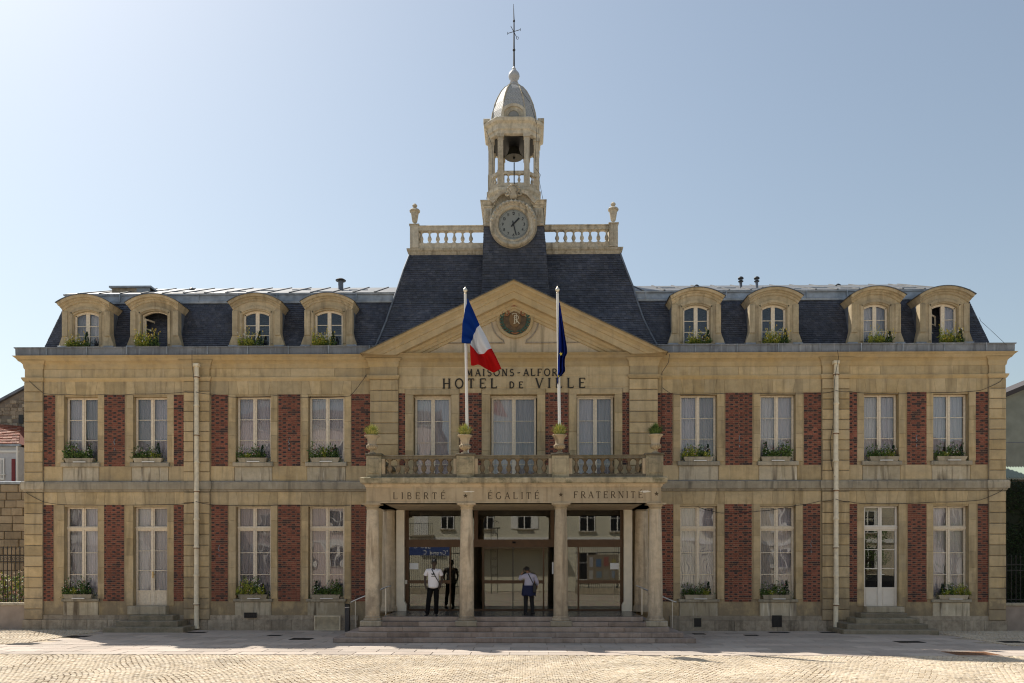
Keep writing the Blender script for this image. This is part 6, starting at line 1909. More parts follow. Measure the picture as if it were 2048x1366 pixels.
def man_one(x, y):
    e = empty('person', (x, y, FLOOR + .006)); tag(e, 'man in white printed T-shirt, black cap and black trousers standing between the left columns', 'person')
    N = {}; E = []
    N['pel'] = ((-.01, 0, .93), (.11, .08)); N['sp'] = ((0, 0, 1.12), (.10, .07)); N['ch'] = ((0, .01, 1.32), (.11, .07)); N['nb'] = ((0.01, .01, 1.47), (.07, .06))
    N['nk'] = ((.015, .0, 1.535), (.052, .052)); N['jaw'] = ((.02, -.025, 1.60), (.060, .066)); N['hd'] = ((.02, -.005, 1.66), (.074, .088)); N['cr'] = ((.02, .008, 1.72), (.062, .075))
    E += chain('pel', 'sp', 'ch', 'nb', 'nk', 'jaw', 'hd', 'cr')
    for s, t in ((-1, 'a'), (1, 'b')): N['sh' + t] = ((s * .18, .0, 1.42), .058); E.append(('ch', 'sh' + t))
    N['ela'] = ((-.275, .03, 1.19), .042); N['wra'] = ((-.245, -.07, .97), .028); E += chain('sha', 'ela', 'wra'); hand_nodes(N, E, 'wra', (-.225, -.10, .925), (.25, -.25, -1), (.7, -.6, 0), 'ha', .35)
    N['elb'] = ((.275, .07, 1.17), .042); N['wrb'] = ((.225, -.02, .965), .028); E += chain('shb', 'elb', 'wrb'); hand_nodes(N, E, 'wrb', (.20, -.05, .925), (-.3, -.3, -1), (-.7, -.6, 0), 'hb', .35)
    for t, hx, kx, ax_, ky, ay in (('l', -.09, -.145, -.185, -.05, -.03), ('r', .09, .085, .075, -.01, .06)):
        N['hp' + t] = ((hx, 0, .90), .085); N['kn' + t] = ((kx, ky, .50), .055); N['an' + t] = ((ax_, ay, .10), .038)
        E += chain('pel', 'hp' + t, 'kn' + t, 'an' + t)
    body = skin_obj('body', N, E, skin_d, e)
    # T-shirt
    N = {'w0': ((-.01, 0, .85), (.17, .135)), 'w': ((-.01, 0, .93), (.185, .145)), 'm': ((0, 0, 1.06), (.185, .14)), 'c': ((0, 0, 1.28), (.195, .135)), 'u': ((.005, .005, 1.40), (.155, .10)), 'n': ((.01, .01, 1.475), (.075, .065)),
         's1': ((-.19, .0, 1.415), .078), 'e1': ((-.245, .015, 1.29), .074), 'f1': ((-.262, .022, 1.245), .072), 's2': ((.19, .0, 1.415), .078), 'e2': ((.24, .03, 1.29), .074), 'f2': ((.258, .04, 1.245), .072)}
    sh = skin_obj('t_shirt', N, chain('w0', 'w', 'm', 'c', 'u', 'n') + chain('u', 's1', 'e1', 'f1') + chain('u', 's2', 'e2', 'f2'), tee, e)
    N = {'p': ((-.01, 0, .93), (.15, .115)), 'l1': ((-.09, 0, .84), .105), 'l2': ((-.145, -.05, .50), .082), 'l3': ((-.183, -.03, .12), .070), 'l4': ((-.186, -.032, .05), .072),
         'r1': ((.09, 0, .84), .105), 'r2': ((.088, -.01, .50), .082), 'r3': ((.078, .06, .12), .070), 'r4': ((.078, .06, .05), .072)}
    skin_obj('trousers', N, chain('p', 'l1', 'l2', 'l3', 'l4') + chain('p', 'r1', 'r2', 'r3', 'r4'), jean, e)
    for ax_, ay, dx in ((-.186, -.03, -.06), (.078, .06, .03)):
        N = {'a': ((ax_, ay + .06, .045), (.042, .042)), 'b': ((ax_, ay, .05), (.045, .045)), 'c': ((ax_ + dx * .6, ay - .10, .036), (.045, .034)), 'd': ((ax_ + dx, ay - .18, .028), (.038, .026))}
        skin_obj('shoe', N, chain('a', 'b', 'c', 'd'), M['blackp'], e)
    # cap with peak, glasses, features
    vs = []; fs = []; seg = 16; rw = 6
    for j in range(rw + 1):
        t = j / rw * PI / 2
        for k in range(seg): a = 2 * PI * k / seg; vs.append((.02 + .088 * math.cos(a) * math.cos(t) ** .6, .0 + .102 * math.sin(a) * math.cos(t) ** .6, 1.685 + .105 * math.sin(t)))
    for j in range(rw):
        for k in range(seg): fs.append((j * seg + k, j * seg + (k + 1) % seg, (j + 1) * seg + (k + 1) % seg, (j + 1) * seg + k))
    c = MB().add(vs, fs); cp = c.build('cap', M['blackp'], e, smooth=True)
    c = MB(); pts = [(.02 + .08 * math.cos(a), -.055 - .11 * math.sin(a), 1.69 + .012 * math.sin(a)) for a in [k * PI / 8 for k in range(9)]]
    c.add(pts + [(p[0], p[1], p[2] - .008) for p in pts], [tuple(range(9)), tuple(range(17, 8, -1))] + [(k, k + 9, (k + 1) % 9 + 9, (k + 1) % 9) for k in range(9)]); c.build('cap_peak', M['blackp'], cp)
    MB().ribbon([(-.005, 1.755), (.02, 1.735), (.045, 1.755)], .008, -.098, -.094).build('cap_badge', M['white'], cp)
    for s in (-1, 1):
        MB().prism([(.02 + s * .031 + .024 * math.cos(a), 1.652 + .016 * math.sin(a)) for a in [k * PI / 5 for k in range(10)]], -.108, -.098).build('sunglass_lens', M['black'], e)
        MB().lathe([(.005, -.025), (.018, 0), (.008, .03)], .02 + s * .082, 0, 6, 1.64).build('ear', skin_d, e, smooth=True)
    MB().add([(.02, -.125, 1.622), (.005, -.095, 1.618), (.035, -.095, 1.618), (.02, -.092, 1.655)], [(0, 1, 3), (0, 3, 2), (0, 2, 1)]).build('nose', skin_d, e)
    MB().prism([(-.003, 1.592), (.02, 1.587), (.043, 1.592), (.02, 1.599)], -.100, -.092).build('mouth', simple('lips', (.10, .035, .03), .5), e)
    bv = surf(sh)
    # print: a three leaf mark over a small word
    pm = MB(); zc = 1.30
    for ang, L_, w_ in ((90, .060, .030), (38, .078, .028), (142, .078, .028)):
        a = rad(ang); d = Vector((math.cos(a), math.sin(a))); n_ = Vector((-d.y, d.x))
        pts = [(-.003 + d.x * t * L_ + n_.x * w_ * s_ * math.sin(PI * min(1, t * .95 + .05)) * .62, zc - .02 + d.y * t * L_ + n_.y * w_ * s_ * math.sin(PI * min(1, t * .95 + .05)) * .62) for s_, ts in ((1, (0, .25, .5, .75, 1)), (-1, (.75, .5, .25))) for t in ts]
        pm.add(*patch(bv, pts, '', None, None, .005))
    for dx in (-.028, -.018, 0.012, .022):
        pass
    pr_ = pm.build('shirt_mark', M['blackp'], sh)
    x0_ = -.055
    for ch in 'adidas':
        g, sr = glyph(ch, serif=False); lb = MB()
        for kk, (pl, wt) in enumerate(g):
            cl = pl[-1] == 'c'; pts = [(x0_ + p[0] * .034, zc - .075 + p[1] * .034) for p in (pl[:-1] if cl else pl)]
            yy = drape(bv, x0_ + .01, zc - .06, 1, .006)
            lb.ribbon(pts, .0065, yy - .002 - .0005 * kk, yy, cl)
        lb.build('shirt_letter', M['blackp'], sh); x0_ += glyph_w(ch) * .034 * (.9 if ch != 'i' else .9) + .002
    # strap and pouch
    bg_ = empty('shoulder_bag', (x, y, FLOOR + .006)); tag(bg_, 'small black pouch on a strap across the white T-shirt of the capped man', 'shoulder bag')
    vs = []; fs = []; n = 18
    for k in range(n + 1):
        t = k / n; xx, zz = lerp(-.055, .195, t), lerp(1.475, 1.00, t)
        yy = drape(bv, xx, zz, 1, .012, -.03)
        vs += [(xx - .013, yy, zz - .007), (xx + .013, yy, zz + .007), (xx + .013, yy + .006, zz + .007), (xx - .013, yy + .006, zz - .007)]
    for k in range(n):
        for q in range(4): fs.append((k * 4 + q, k * 4 + (q + 1) % 4, k * 4 + 4 + (q + 1) % 4, k * 4 + 4 + q))
    MB().add(vs, fs).build('strap', M['blackp'], bg_)
    MB().cbox(.17, .235, .0, .10, .88, 1.02, .01).build('pouch', M['blackp'], bg_)
man_one(X(867, -3.15), -3.15)

def man_two(x, y):
    e = empty('person', (x, y, FLOOR + .006)); tag(e, 'man seen from behind, pale shirt, blue jacket round his waist, phone at his ear', 'person')
    shirt = simple('pale lilac shirt', (.48, .46, .58), .85, bump=.2, nscale=18); tr = simple('charcoal trousers', (.014, .014, .017), .9, bump=.2, nscale=20)
    N = {}; E = []
    N['pel'] = ((0, 0, .84), (.10, .075)); N['sp'] = ((.01, .02, 1.0), (.09, .065)); N['ch'] = ((.02, .04, 1.17), (.10, .065)); N['nb'] = ((-.0, .06, 1.30), (.065, .058))
    N['nk'] = ((-.02, .085, 1.35), (.05, .05)); N['jaw'] = ((-.045, .125, 1.385), (.058, .06)); N['hd'] = ((-.06, .10, 1.43), (.072, .08)); N['cr'] = ((-.062, .09, 1.475), (.05, .06))
    E += chain('pel', 'sp', 'ch', 'nb', 'nk', 'jaw', 'hd', 'cr')
    N['sha'] = ((-.155, .03, 1.25), .055); N['ela'] = ((-.295, .07, 1.11), .04); N['wra'] = ((-.225, .12, 1.31), .027); E += chain('ch', 'sha', 'ela', 'wra')
    hand_nodes(N, E, 'wra', (-.185, .13, 1.36), (.45, .0, 1), (.5, .8, 0), 'ha', .5, (1, .3, 0))
    N['shb'] = ((.185, .03, 1.24), .055); N['elb'] = ((.265, .06, 1.03), .04); N['wrb'] = ((.265, .16, .90), .027); E += chain('ch', 'shb', 'elb', 'wrb')
    hand_nodes(N, E, 'wrb', (.262, .20, .87), (-.1, .5, -1), (-.6, .7, 0), 'hb', .4, (-.5, .5, 0))
    for t, hx, kx, ax_, ky, ay in (('l', -.08, -.095, -.10, .02, .0), ('r', .08, .10, .125, .05, .05)):
        N['hp' + t] = ((hx, 0, .80), .08); N['kn' + t] = ((kx, ky, .45), .052); N['an' + t] = ((ax_, ay, .09), .036); E += chain('pel', 'hp' + t, 'kn' + t, 'an' + t)
    skin_obj('body', N, E, skin_m, e)
    N = {'w0': ((0, 0, .80), (.15, .12)), 'w': ((0, 0, .88), (.165, .135)), 'm': ((.01, .01, 1.0), (.165, .135)), 'c': ((.02, .025, 1.16), (.18, .135)), 'u': ((.012, .035, 1.24), (.14, .10)), 'n': ((-.005, .055, 1.315), (.068, .06)),
         's1': ((-.16, .03, 1.24), .078), 'e1': ((-.295, .07, 1.11), .068), 'f1': ((-.24, .11, 1.27), .052), 's2': ((.19, .03, 1.23), .072), 'e2': ((.268, .06, 1.03), .066), 'f2': ((.266, .14, .93), .052)}
    sh = skin_obj('shirt', N, chain('w0', 'w', 'm', 'c', 'u', 'n') + chain('u', 's1', 'e1', 'f1') + chain('u', 's2', 'e2', 'f2'), shirt, e)
    N = {'p': ((0, 0, .84), (.13, .105)), 'l1': ((-.08, 0, .74), .095), 'l2': ((-.095, .02, .45), .075), 'l3': ((-.10, .0, .10), .062), 'l4': ((-.10, 0, .05), .062),
         'r1': ((.08, 0, .74), .095), 'r2': ((.10, .05, .45), .075), 'r3': ((.125, .05, .10), .062), 'r4': ((.125, .05, .05), .062)}
    skin_obj('trousers', N, chain('p', 'l1', 'l2', 'l3', 'l4') + chain('p', 'r1', 'r2', 'r3', 'r4'), tr, e)
    for ax_, ay, dx in ((-.10, 0, -.03), (.125, .05, .05)):
        N = {'a': ((ax_, ay - .06, .045), (.04, .04)), 'b': ((ax_, ay, .05), (.042, .042)), 'c': ((ax_ + dx * .6, ay + .10, .036), (.042, .032)), 'd': ((ax_ + dx, ay + .17, .028), (.036, .024))}
        skin_obj('shoe', N, chain('a', 'b', 'c', 'd'), M['blackp'], e)
    # jacket tied at the waist hangs down behind
    b = MB(); vs = []; fs = []; nu, nv = 22, 8
    for j in range(nv + 1):
        v = j / nv; z = lerp(.93, .60, v)
        for i in range(nu + 1):
            a = lerp(-20, 200, i / nu); rx_ = .185 + .03 * v; ry_ = .155 + .02 * v
            w_ = .010 * math.sin(i * 1.7 + v * 2) * (.3 + v)
            vs.append((rx_ * math.cos(rad(a + 180)) + w_, ry_ * math.sin(rad(a + 180)) + w_, z + .02 * math.sin(i * .9) * v))
    for j in range(nv):
        for i in range(nu): q = j * (nu + 1) + i; fs.append((q, q + 1, q + nu + 2, q + nu + 1))
    jk = b.add(vs, fs).build('jacket', simple('navy jacket cloth', (.010, .015, .06), .85), e, smooth=True); sm = jk.modifiers.new('t', 'SOLIDIFY'); sm.thickness = .012
    # hair
    vs = []; fs = []; seg, rw = 16, 8
    for j in range(rw + 1):
        t = -0.5 + j / rw * (PI / 2 + .5)
        for k in range(seg):
            a = 2 * PI * k / seg
            vs.append((-.058 + .086 * math.cos(a) * math.cos(t) ** .8 if math.cos(t) > 0 else -.058, .085 + .095 * math.sin(a) * max(0, math.cos(t)) ** .8 - (.0), 1.445 + .085 * math.sin(t)))
    for j in range(rw):
        for k in range(seg): fs.append((j * seg + k, j * seg + (k + 1) % seg, (j + 1) * seg + (k + 1) % seg, (j + 1) * seg + k))
    MB().add(vs, fs).build('hair', simple('black hair', (.010, .009, .009), .55, bump=.5, nscale=60), e, smooth=True)
    for s in (-1, 1): MB().lathe([(.005, -.025), (.016, 0), (.008, .03)], -.058 + s * .084, .105, 6, 1.42).build('ear', skin_m, e, smooth=True)
    MB().add([(-.062, .205, 1.385), (-.076, .175, 1.38), (-.048, .175, 1.38), (-.062, .17, 1.42)], [(0, 1, 3), (0, 3, 2), (0, 2, 1)]).build('nose', skin_m, e)
    ph_ = empty('phone', (x, y, FLOOR + .006)); tag(ph_, 'small dark phone held to the ear of the man seen from behind', 'phone')
    MB().cbox(-.175, -.155, .10, .165, 1.36, 1.48, .004).build('phone_case', M['blackp'], ph_)
    bb = empty('shoulder_bag', (x, y, FLOOR + .006)); tag(bb, 'black shoulder bag hanging at the right hip of the man seen from behind', 'shoulder bag')
    MB().cbox(.13, .24, -.17, -.09, .70, .98, .02).build('bag', M['blackp'], bb)
    bv = surf(sh); vs = []; fs = []; n = 18
    for k in range(n + 1):
        t = k / n; xx, zz = lerp(-.02, .16, t), lerp(1.31, .96, t); yy = drape(bv, xx, zz, 1, .010, -.05)
        vs += [(xx - .013, yy, zz - .006), (xx + .013, yy, zz + .006), (xx + .013, yy + .006, zz + .006), (xx - .013, yy + .006, zz - .006)]
    for k in range(n):
        for q in range(4): fs.append((k * 4 + q, k * 4 + (q + 1) % 4, k * 4 + 4 + (q + 1) % 4, k * 4 + 4 + q))
    MB().add(vs, fs).build('strap', M['blackp'], bb)
man_two(X(1057.5, -2.3), -2.3)

# ================================================================== NEIGHBOURS ON THE LEFT
def bars(e, x0, x1, y, z0, z1, step=.13, spikes=True, ornate=False):
    MB().box(x0, x1, y - .015, y + .015, z0 + .10, z0 + .13).box(x0, x1, y - .015, y + .015, z1 - .32, z1 - .29).box(x0, x1, y - .015, y + .015, z1 - .52, z1 - .49).build('rail', M['iron'], e)
    n = int((x1 - x0) / step)
    for k in range(n + 1):
        x = x0 + (x1 - x0) * k / n
        MB().box(x - .011, x + .011, y - .011, y + .011, z0, z1 - .08).lathe([(.01, 0), (.03, .05), (.002, .14)], x, y, 4, z1 - .09).build('bar', M['iron'], e)
        if ornate and k < n:
            xm = x + step / 2
            MB().tube([(xm + .045 * math.cos(a), y, z1 - .405 + .045 * math.sin(a)) for a in [q * PI / 5 for q in range(10)]], .008, 4, True).build('ring', M['iron'], e)
# low wall and railing
zlw = Z(1207, .2)
e = empty('garden_railing', (-20, .2, 0)); tag(e, 'black iron railing with rings and spear heads on the low wall left of the hall', 'railing')
e.location = (0, 0, 0)
bars(e, -21.5, XL - .03, .2, zlw + .03, Z(1094, .2), .145, True, True)
lw = empty('low_wall', (0, 0, 0)); tag(lw, 'low rendered garden wall with pale coping left of the hall', 'wall')
M['render'] = simple('pinkish render', (.36, .29, .24), .9, noise=.15, nscale=3, bump=.1)
MB().box(-22, XL - .004, .05, .40, -.1, zlw - .08).build('wall_face', M['render'], lw)
MB().cbox(-22, XL - .006, -.0, .45, zlw - .08, zlw + .02, .015).build('coping', M['ledge'], lw)
# bush in flower
b = MB()
for k in range(2600):
    x = R.uniform(-20.6, -16.6); y = R.uniform(.7, 2.0); z = R.uniform(.6, 2.25)
    hgt = 2.15 + .25 * math.sin(x * 2.1) - .25 * abs(y - 1.5)
    if z > hgt: continue
    b.mi = R.choice([0, 0, 1]); leaf(b, (x, y, z), .12)
for k in range(420):
    x = R.uniform(-20.6, -16.6); y = R.uniform(.75, 1.6); z = R.uniform(.8, 2.3)
    if z > 2.2 + .25 * math.sin(x * 2.1): continue
    bloom(b, (x, y - .1, z), R.uniform(.04, .08), R.choice([2, 2, 3]))
bu = empty('flowering_bush', (-18.5, 1.5, 0)); tag(bu, 'flowering bush with cream and pink blossoms behind the railing left of the hall', 'bush')
fo = b.build('foliage', [M['leaf'], M['leaf_y'], simple('cream petals', (.75, .62, .48), .7), simple('pink petals', (.62, .28, .26), .7)], kind='stuff'); fo.parent = bu; fo.location = (18.5, -1.5, 0)
st_ = MB()
for k in range(9): st_.tube([(-20.2 + k * .45, 1.5, 0), (-20.2 + k * .45 + R.uniform(-.2, .2), 1.4, .8), (-20.1 + k * .45 + R.uniform(-.3, .3), 1.5, 1.7)], [.04, .03, .012], 5)
so = st_.build('stems', simple('bark', (.09, .06, .04), .9), kind='stuff'); so.parent = bu; so.location = (18.5, -1.5, 0)
# tall garden wall of dressed blocks
gw = empty('garden_wall', (-21, 3, 0)); tag(gw, 'tall wall of rough brown stone blocks with pale coping behind the railing on the left', 'wall')
gw.location = (0, 0, 0)
YW = 6.0; zt_ = Z(967, YW)
MB().box(-25, XL - .5, YW, YW + .5, -.1, zt_).build('core', simple('dark mortar', (.12, .09, .06), .95), gw)
MB().cbox(-25, XL - .5, YW - .12, YW + .6, zt_, zt_ + .12, .02).build('coping', M['zinc'], gw)
M['block'] = stone('rough brown block', (.36, .27, .175), (.14, .10, .065), (.46, .37, .26), .3, .5)
rows = 17; hrow = zt_ / rows
for r in range(rows):
    x = -25 - R.uniform(0, .3) + (.3 if r % 2 else 0)
    hh = hrow
    while x < XL - 2.0:
        w = R.uniform(.42, .78); x1_ = min(x + w, XL - .5); xs = max(x, -25)
        if x1_ - xs > .12 and xs > -24.6:
            MB().cbox(xs + .012, x1_ - .012, YW - R.uniform(.035, .07), YW, r * hrow + .012, (r + 1) * hrow - .012, .02).build('stone_block', M['block'], gw)
        x += w
# rubble gabled house
gh = empty('rubble_house', (-28, 14, 0)); tag(gh, 'grey rubble stone house gable with tiny dark windows behind the left end of the hall', 'house')
gh.location = (0, 0, 0)
Yg = 12.0
def GX(p): return X(p, Yg)
def GZ(p, px=30): return Z(p, Yg, px)
pk = (GX(62), GZ(773)); sl_ = (GZ(773) - GZ(806)) / (GX(62) - GX(0))
xr = GX(62) + 4.5; xl = GX(62) - 8
MB().prism([(xl, 0), (xr, 0), (xr, pk[1] - (xr - pk[0]) * sl_), pk, (xl, pk[1] - 8 * sl_)], Yg, Yg + 9).build('gable_wall', simple('grey rubble mortar', (.20, .17, .14), .95, noise=.3, nscale=3, bump=.3), gh)
MB().add([(xl - .2, Yg - .15, pk[1] - 8.2 * sl_), (pk[0], Yg - .15, pk[1] + .02), (pk[0], Yg + 9, pk[1] + .02), (xl - .2, Yg + 9, pk[1] - 8.2 * sl_), (xl - .2, Yg - .15, pk[1] - 8.2 * sl_ + .12), (pk[0], Yg - .15, pk[1] + .16), (pk[0], Yg + 9, pk[1] + .16), (xl - .2, Yg + 9, pk[1] - 8.2 * sl_ + .12)],
         [(0, 1, 5, 4), (4, 5, 6, 7), (0, 3, 2, 1), (0, 4, 7, 3), (1, 2, 6, 5)]).build('roof', M['zinc_d'], gh)
rb = MB()
M['rub'] = islands('rubble stones', [(.16, .13, .10), (.30, .25, .19), (.42, .36, .27), (.21, .18, .14), (.25, .21, .16)], rough=.95, bump=.5, nscale=14)
z = .1
while z < 12.0:
    h = R.uniform(.14, .24); x = -28.5 + R.uniform(0, .2)
    while x < GX(60):
        w = R.uniform(.16, .42)
        if z + h < pk[1] - abs(x - pk[0]) * sl_ - .1 and R.random() < .86:
            dd = R.uniform(.02, .05); j = lambda: R.uniform(-.02, .02)
            rb.add([(x + .02 + j(), Yg - dd, z + .02 + j()), (x + w - .02 + j(), Yg - dd, z + .02 + j()), (x + w - .02 + j(), Yg - dd, z + h - .01 + j()), (x + .02 + j(), Yg - dd, z + h - .01 + j()), (x, Yg, z), (x + w, Yg, z), (x + w, Yg, z + h), (x, Yg, z + h)],
                   [(0, 1, 2, 3), (4, 5, 1, 0), (5, 6, 2, 1), (6, 7, 3, 2), (7, 4, 0, 3)])
        x += w
    z += h
rb.build('rubble_stones', M['rub'], gh, kind='stuff')
for px0, px1, py0, py1 in ((39, 48, 830, 848), (40, 48, 889, 906), (37, 46, 946, 962)):
    MB().box(GX(px0), GX(px1), Yg - .075, Yg - .06, GZ(py1), GZ(py0)).build('window', M['black'], gh)
# small white house with red tiles
wh = empty('white_house', (0, 0, 0)); tag(wh, 'small white rendered house with red tiled roof and red shutters at the left edge', 'house')
Yh = 9.5
def HX(p): return X(p, Yh)
def HZ(p): return Z(p, Yh, 20)
xr = HX(38)
MB().box(xr - 8, xr, Yh, Yh + 4.5, 0, HZ(893)).build('wall', simple('white render', (.52, .52, .54), .85, noise=.08), wh)
MB().box(xr - 8, xr + .12, Yh - .16, Yh - .02, HZ(893), HZ(888.5)).build('gutter', M['zinc'], wh)
MB().box(xr - 8, xr + .02, Yh - .05, Yh - .003, HZ(905), HZ(901)).build('cornice', M['white'], wh)
sl0 = (Yh - .15, HZ(889)); z_r = HZ(889) + 2.0
rf = MB().add([(xr - 8, sl0[0], sl0[1]), (xr + .1, sl0[0], sl0[1]), (xr - 1.3, Yh + 2.2, z_r - .75), (xr - 8, Yh + 2.2, z_r), (xr - 8, Yh + 4.6, sl0[1]), (xr + .1, Yh + 4.6, sl0[1])], [(0, 1, 2, 3), (3, 2, 5, 4), (1, 5, 2), (0, 4, 5, 1)]).build('roof', simple('red clay', (.22, .07, .045), .85), wh)
tl = MB()
slates(tl, (xr - 8, sl0[0], sl0[1]), (xr + .1, sl0[0], sl0[1]), (xr - 1.3, Yh + 2.2, z_r - .75), (xr - 8, Yh + 2.2, z_r), expo=.24, w=.22, lift=.05)
tl.build('roof_tiles', islands('clay tile', [(.26, .08, .05), (.34, .13, .08), (.18, .06, .04), (.40, .22, .15)]), rf, kind='stuff')
MB().tube([(HX(37), Yh - .10, HZ(893)), (HX(37), Yh - .10, 0)], .05, 8).build('rainpipe', M['white'], wh)
for px0, px1 in ((-2, 8), (-40, -30)):
    w_ = MB().box(HX(px0), HX(px1), Yh - .02, Yh + .03, HZ(958), HZ(918)).build('window', simple('dark window', (.02, .03, .06), .15), wh)
    MB().ribbon([(HX(px0), HZ(958)), (HX(px1), HZ(958)), (HX(px1), HZ(918)), (HX(px0), HZ(918))], .08, Yh - .05, Yh - .021, True).box((HX(px0) + HX(px1)) / 2 - .03, (HX(px0) + HX(px1)) / 2 + .03, Yh - .045, Yh - .022, HZ(957), HZ(919)).build('frame', M['white'], w_)
    MB().box(HX(px0) - .1, HX(px1) + .1, Yh - .09, Yh - .021, HZ(950), HZ(948)).build('sill', M['white'], w_)
for px0, px1 in ((24, 31),): MB().cbox(HX(px0), HX(px1), Yh - .05, Yh - .001, HZ(962), HZ(918), .01).build('shutter', simple('red shutter', (.20, .02, .025), .6), wh)

# ================================================================== NEIGHBOURS ON THE RIGHT
sh = empty('grey_shed', (0, 0, 0)); tag(sh, 'plain grey rendered building with sloping roof edge behind the right end of the hall', 'building')
Yr = 10.0
def RX(p, y=Yr): return X(p, y)
x0_ = RX(2009) - 2; x1_ = RX(2009) + 9
zl = Z(795, Yr, 2009); sp_ = (Z(779, Yr, 2048) - zl) / (RX(2048) - RX(2009))
MB().prism([(x0_, 0), (x1_, 0), (x1_, zl + sp_ * 9), (x0_, zl - sp_ * 2)], Yr, Yr + 8).build('wall', simple('grey render', (.25, .26, .22), .9, noise=.2, nscale=1.5, bump=.05), sh)
MB().prism([(x0_, zl - sp_ * 2), (x1_ + .2, zl + sp_ * 9.2), (x1_ + .2, zl + sp_ * 9.2 + .22), (x0_, zl - sp_ * 2 + .22)], Yr - .25, Yr + 8).build('roof', simple('dark roof edge', (.06, .05, .05), .8), sh)
for k in range(3): MB().box(x0_, x1_, Yr - .015, Yr, 4.2 + k * 1.9, 4.23 + k * 1.9).build('render_joint', M['zinc_d'], sh)
ls = empty('lean_to', (0, 0, 0)); tag(ls, 'lean-to with pale green corrugated roof beside the right end of the hall', 'lean-to')
Yl = 4.0; zl0 = Z(958, Yl, 2020); zl1 = Z(932, Yl + 2, 2040)
c = MB(); n = 60; xa, xc = XR + .3, XR + 7; vs = []; fs = []
for k in range(n * 2 + 1):
    x = lerp(xa, xc, k / (n * 2)); dz = .03 * math.cos(k * PI)
    vs += [(x, Yl - .4, zl0 + dz), (x + .5, Yl + 1.2, zl0 + .62 + dz)]
for k in range(n * 2): fs.append((k * 2, k * 2 + 2, k * 2 + 3, k * 2 + 1))
o = c.add(vs, fs).build('corrugated_roof', simple('pale green sheet', (.20, .26, .20), .5, noise=.1), ls); o.modifiers.new('t', 'SOLIDIFY').thickness = .01
MB().box(xa, xc, Yl, Yl + 3.4, 0, zl0 - .02).build('wall', M['render'], ls)
hd_ = empty('ivy_hedge', (0, 0, 0)); tag(hd_, 'tall dark ivy hedge behind the black railing right of the hall', 'hedge')
b = MB()
for k in range(9000):
    x = R.uniform(XR + .15, XR + 5.5); z = R.uniform(.2, Z(961, 2.4)); y = 2.35 + .12 * math.sin(x * 3 + z * 2) + .1 * math.sin(z * 5) + R.uniform(-.06, .12)
    leaf(b, (x, y, z), .11, Vector((R.gauss(0, .5), -.6, R.gauss(-.3, .5))).normalized())
b.build('foliage', islands('dark ivy', [(.018, .035, .012), (.03, .055, .018), (.022, .045, .015), (.04, .07, .02)], rough=.5, bump=0), hd_, kind='stuff')
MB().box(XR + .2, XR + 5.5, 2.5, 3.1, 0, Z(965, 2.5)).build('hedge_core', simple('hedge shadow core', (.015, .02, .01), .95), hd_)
r2 = empty('black_railing', (0, 0, 0)); tag(r2, 'plain black railing on the low wall at the right edge', 'railing')
zrw = Z(1206, .2)
bars(r2, XR + .03, XR + 5, .2, zrw + .02, Z(1112, .2), .16)
lw2 = empty('low_wall', (0, 0, 0)); tag(lw2, 'low pinkish wall with pale coping at the right edge, under the plain black railing', 'wall')
MB().box(XR + .004, XR + 6, .05, .40, -.1, zrw - .08).build('wall_face', M['render'], lw2)
MB().cbox(XR + .006, XR + 6, .0, .45, zrw - .08, zrw + .02, .015).build('coping', M['ledge'], lw2)

# ================================================================== THE OTHER SIDE OF THE SQUARE (seen mirrored in the glass)
def far_house(name, label, x0, x1, y, h, colr, wins, shut=None, dep=9.0, roofc=(.10, .09, .09), wall_bump=.05):
    e = empty(name, ((x0 + x1) / 2, y, 0)); tag(e, label, 'house'); e.location = (0, 0, 0)
    MB().box(x0, x1, y - dep, y, 0, h).build('wall', simple('render ' + name, colr, .9, noise=.06, nscale=.8), e)
    MB().add([(x0 - .2, y + .3, h), (x1 + .2, y + .3, h), (x1 + .2, y - dep / 2, h + 2.4), (x0 - .2, y - dep / 2, h + 2.4), (x0 - .2, y - dep - .3, h), (x1 + .2, y - dep - .3, h)], [(0, 3, 2, 1), (3, 4, 5, 2), (0, 4, 3), (1, 2, 5), (0, 1, 5, 4)]).build('roof', simple('roof ' + name, roofc, .8), e)
    MB().box(x0, x1, y + .002, y + .14, h - .35, h - .02).build('cornice', M['white'], e)
    MB().box(x0, x1, y + .002, y + .10, 4.15, 4.5).build('storey_band', M['white'], e)
    gl = simple('dark pane ' + name, (.02, .022, .025), .1)
    for (xc, zb_, w, hh, sht) in wins:
        wi = MB().box(xc - w / 2, xc + w / 2, y + .001, y + .02, zb_, zb_ + hh).build('window', gl, e)
        MB().ribbon([(xc - w / 2, zb_), (xc + w / 2, zb_), (xc + w / 2, zb_ + hh), (xc - w / 2, zb_ + hh)], .07, y + .021, y + .06, True).box(xc - .05, xc + .05, y + .021, y + .055, zb_ + .04, zb_ + hh - .04).box(xc - w / 2 + .04, xc - .05, y + .021, y + .05, zb_ + hh * .62, zb_ + hh * .62 + .04).box(xc + .05, xc + w / 2 - .04, y + .021, y + .05, zb_ + hh * .62, zb_ + hh * .62 + .04).build('frame', M['white'], wi)
        MB().box(xc - w / 2 - .12, xc + w / 2 + .12, y + .001, y + .16, zb_ - .10, zb_ - .001).build('sill', M['ledge'], wi)
        if sht:
            for s in (-1, 1): MB().box(xc + s * (w / 2 + .05 + w * .24) - w * .24, xc + s * (w / 2 + .05 + w * .24) + w * .24, y + .002, y + .06, zb_, zb_ + hh).build('shutter', M['white'], wi)
    return e
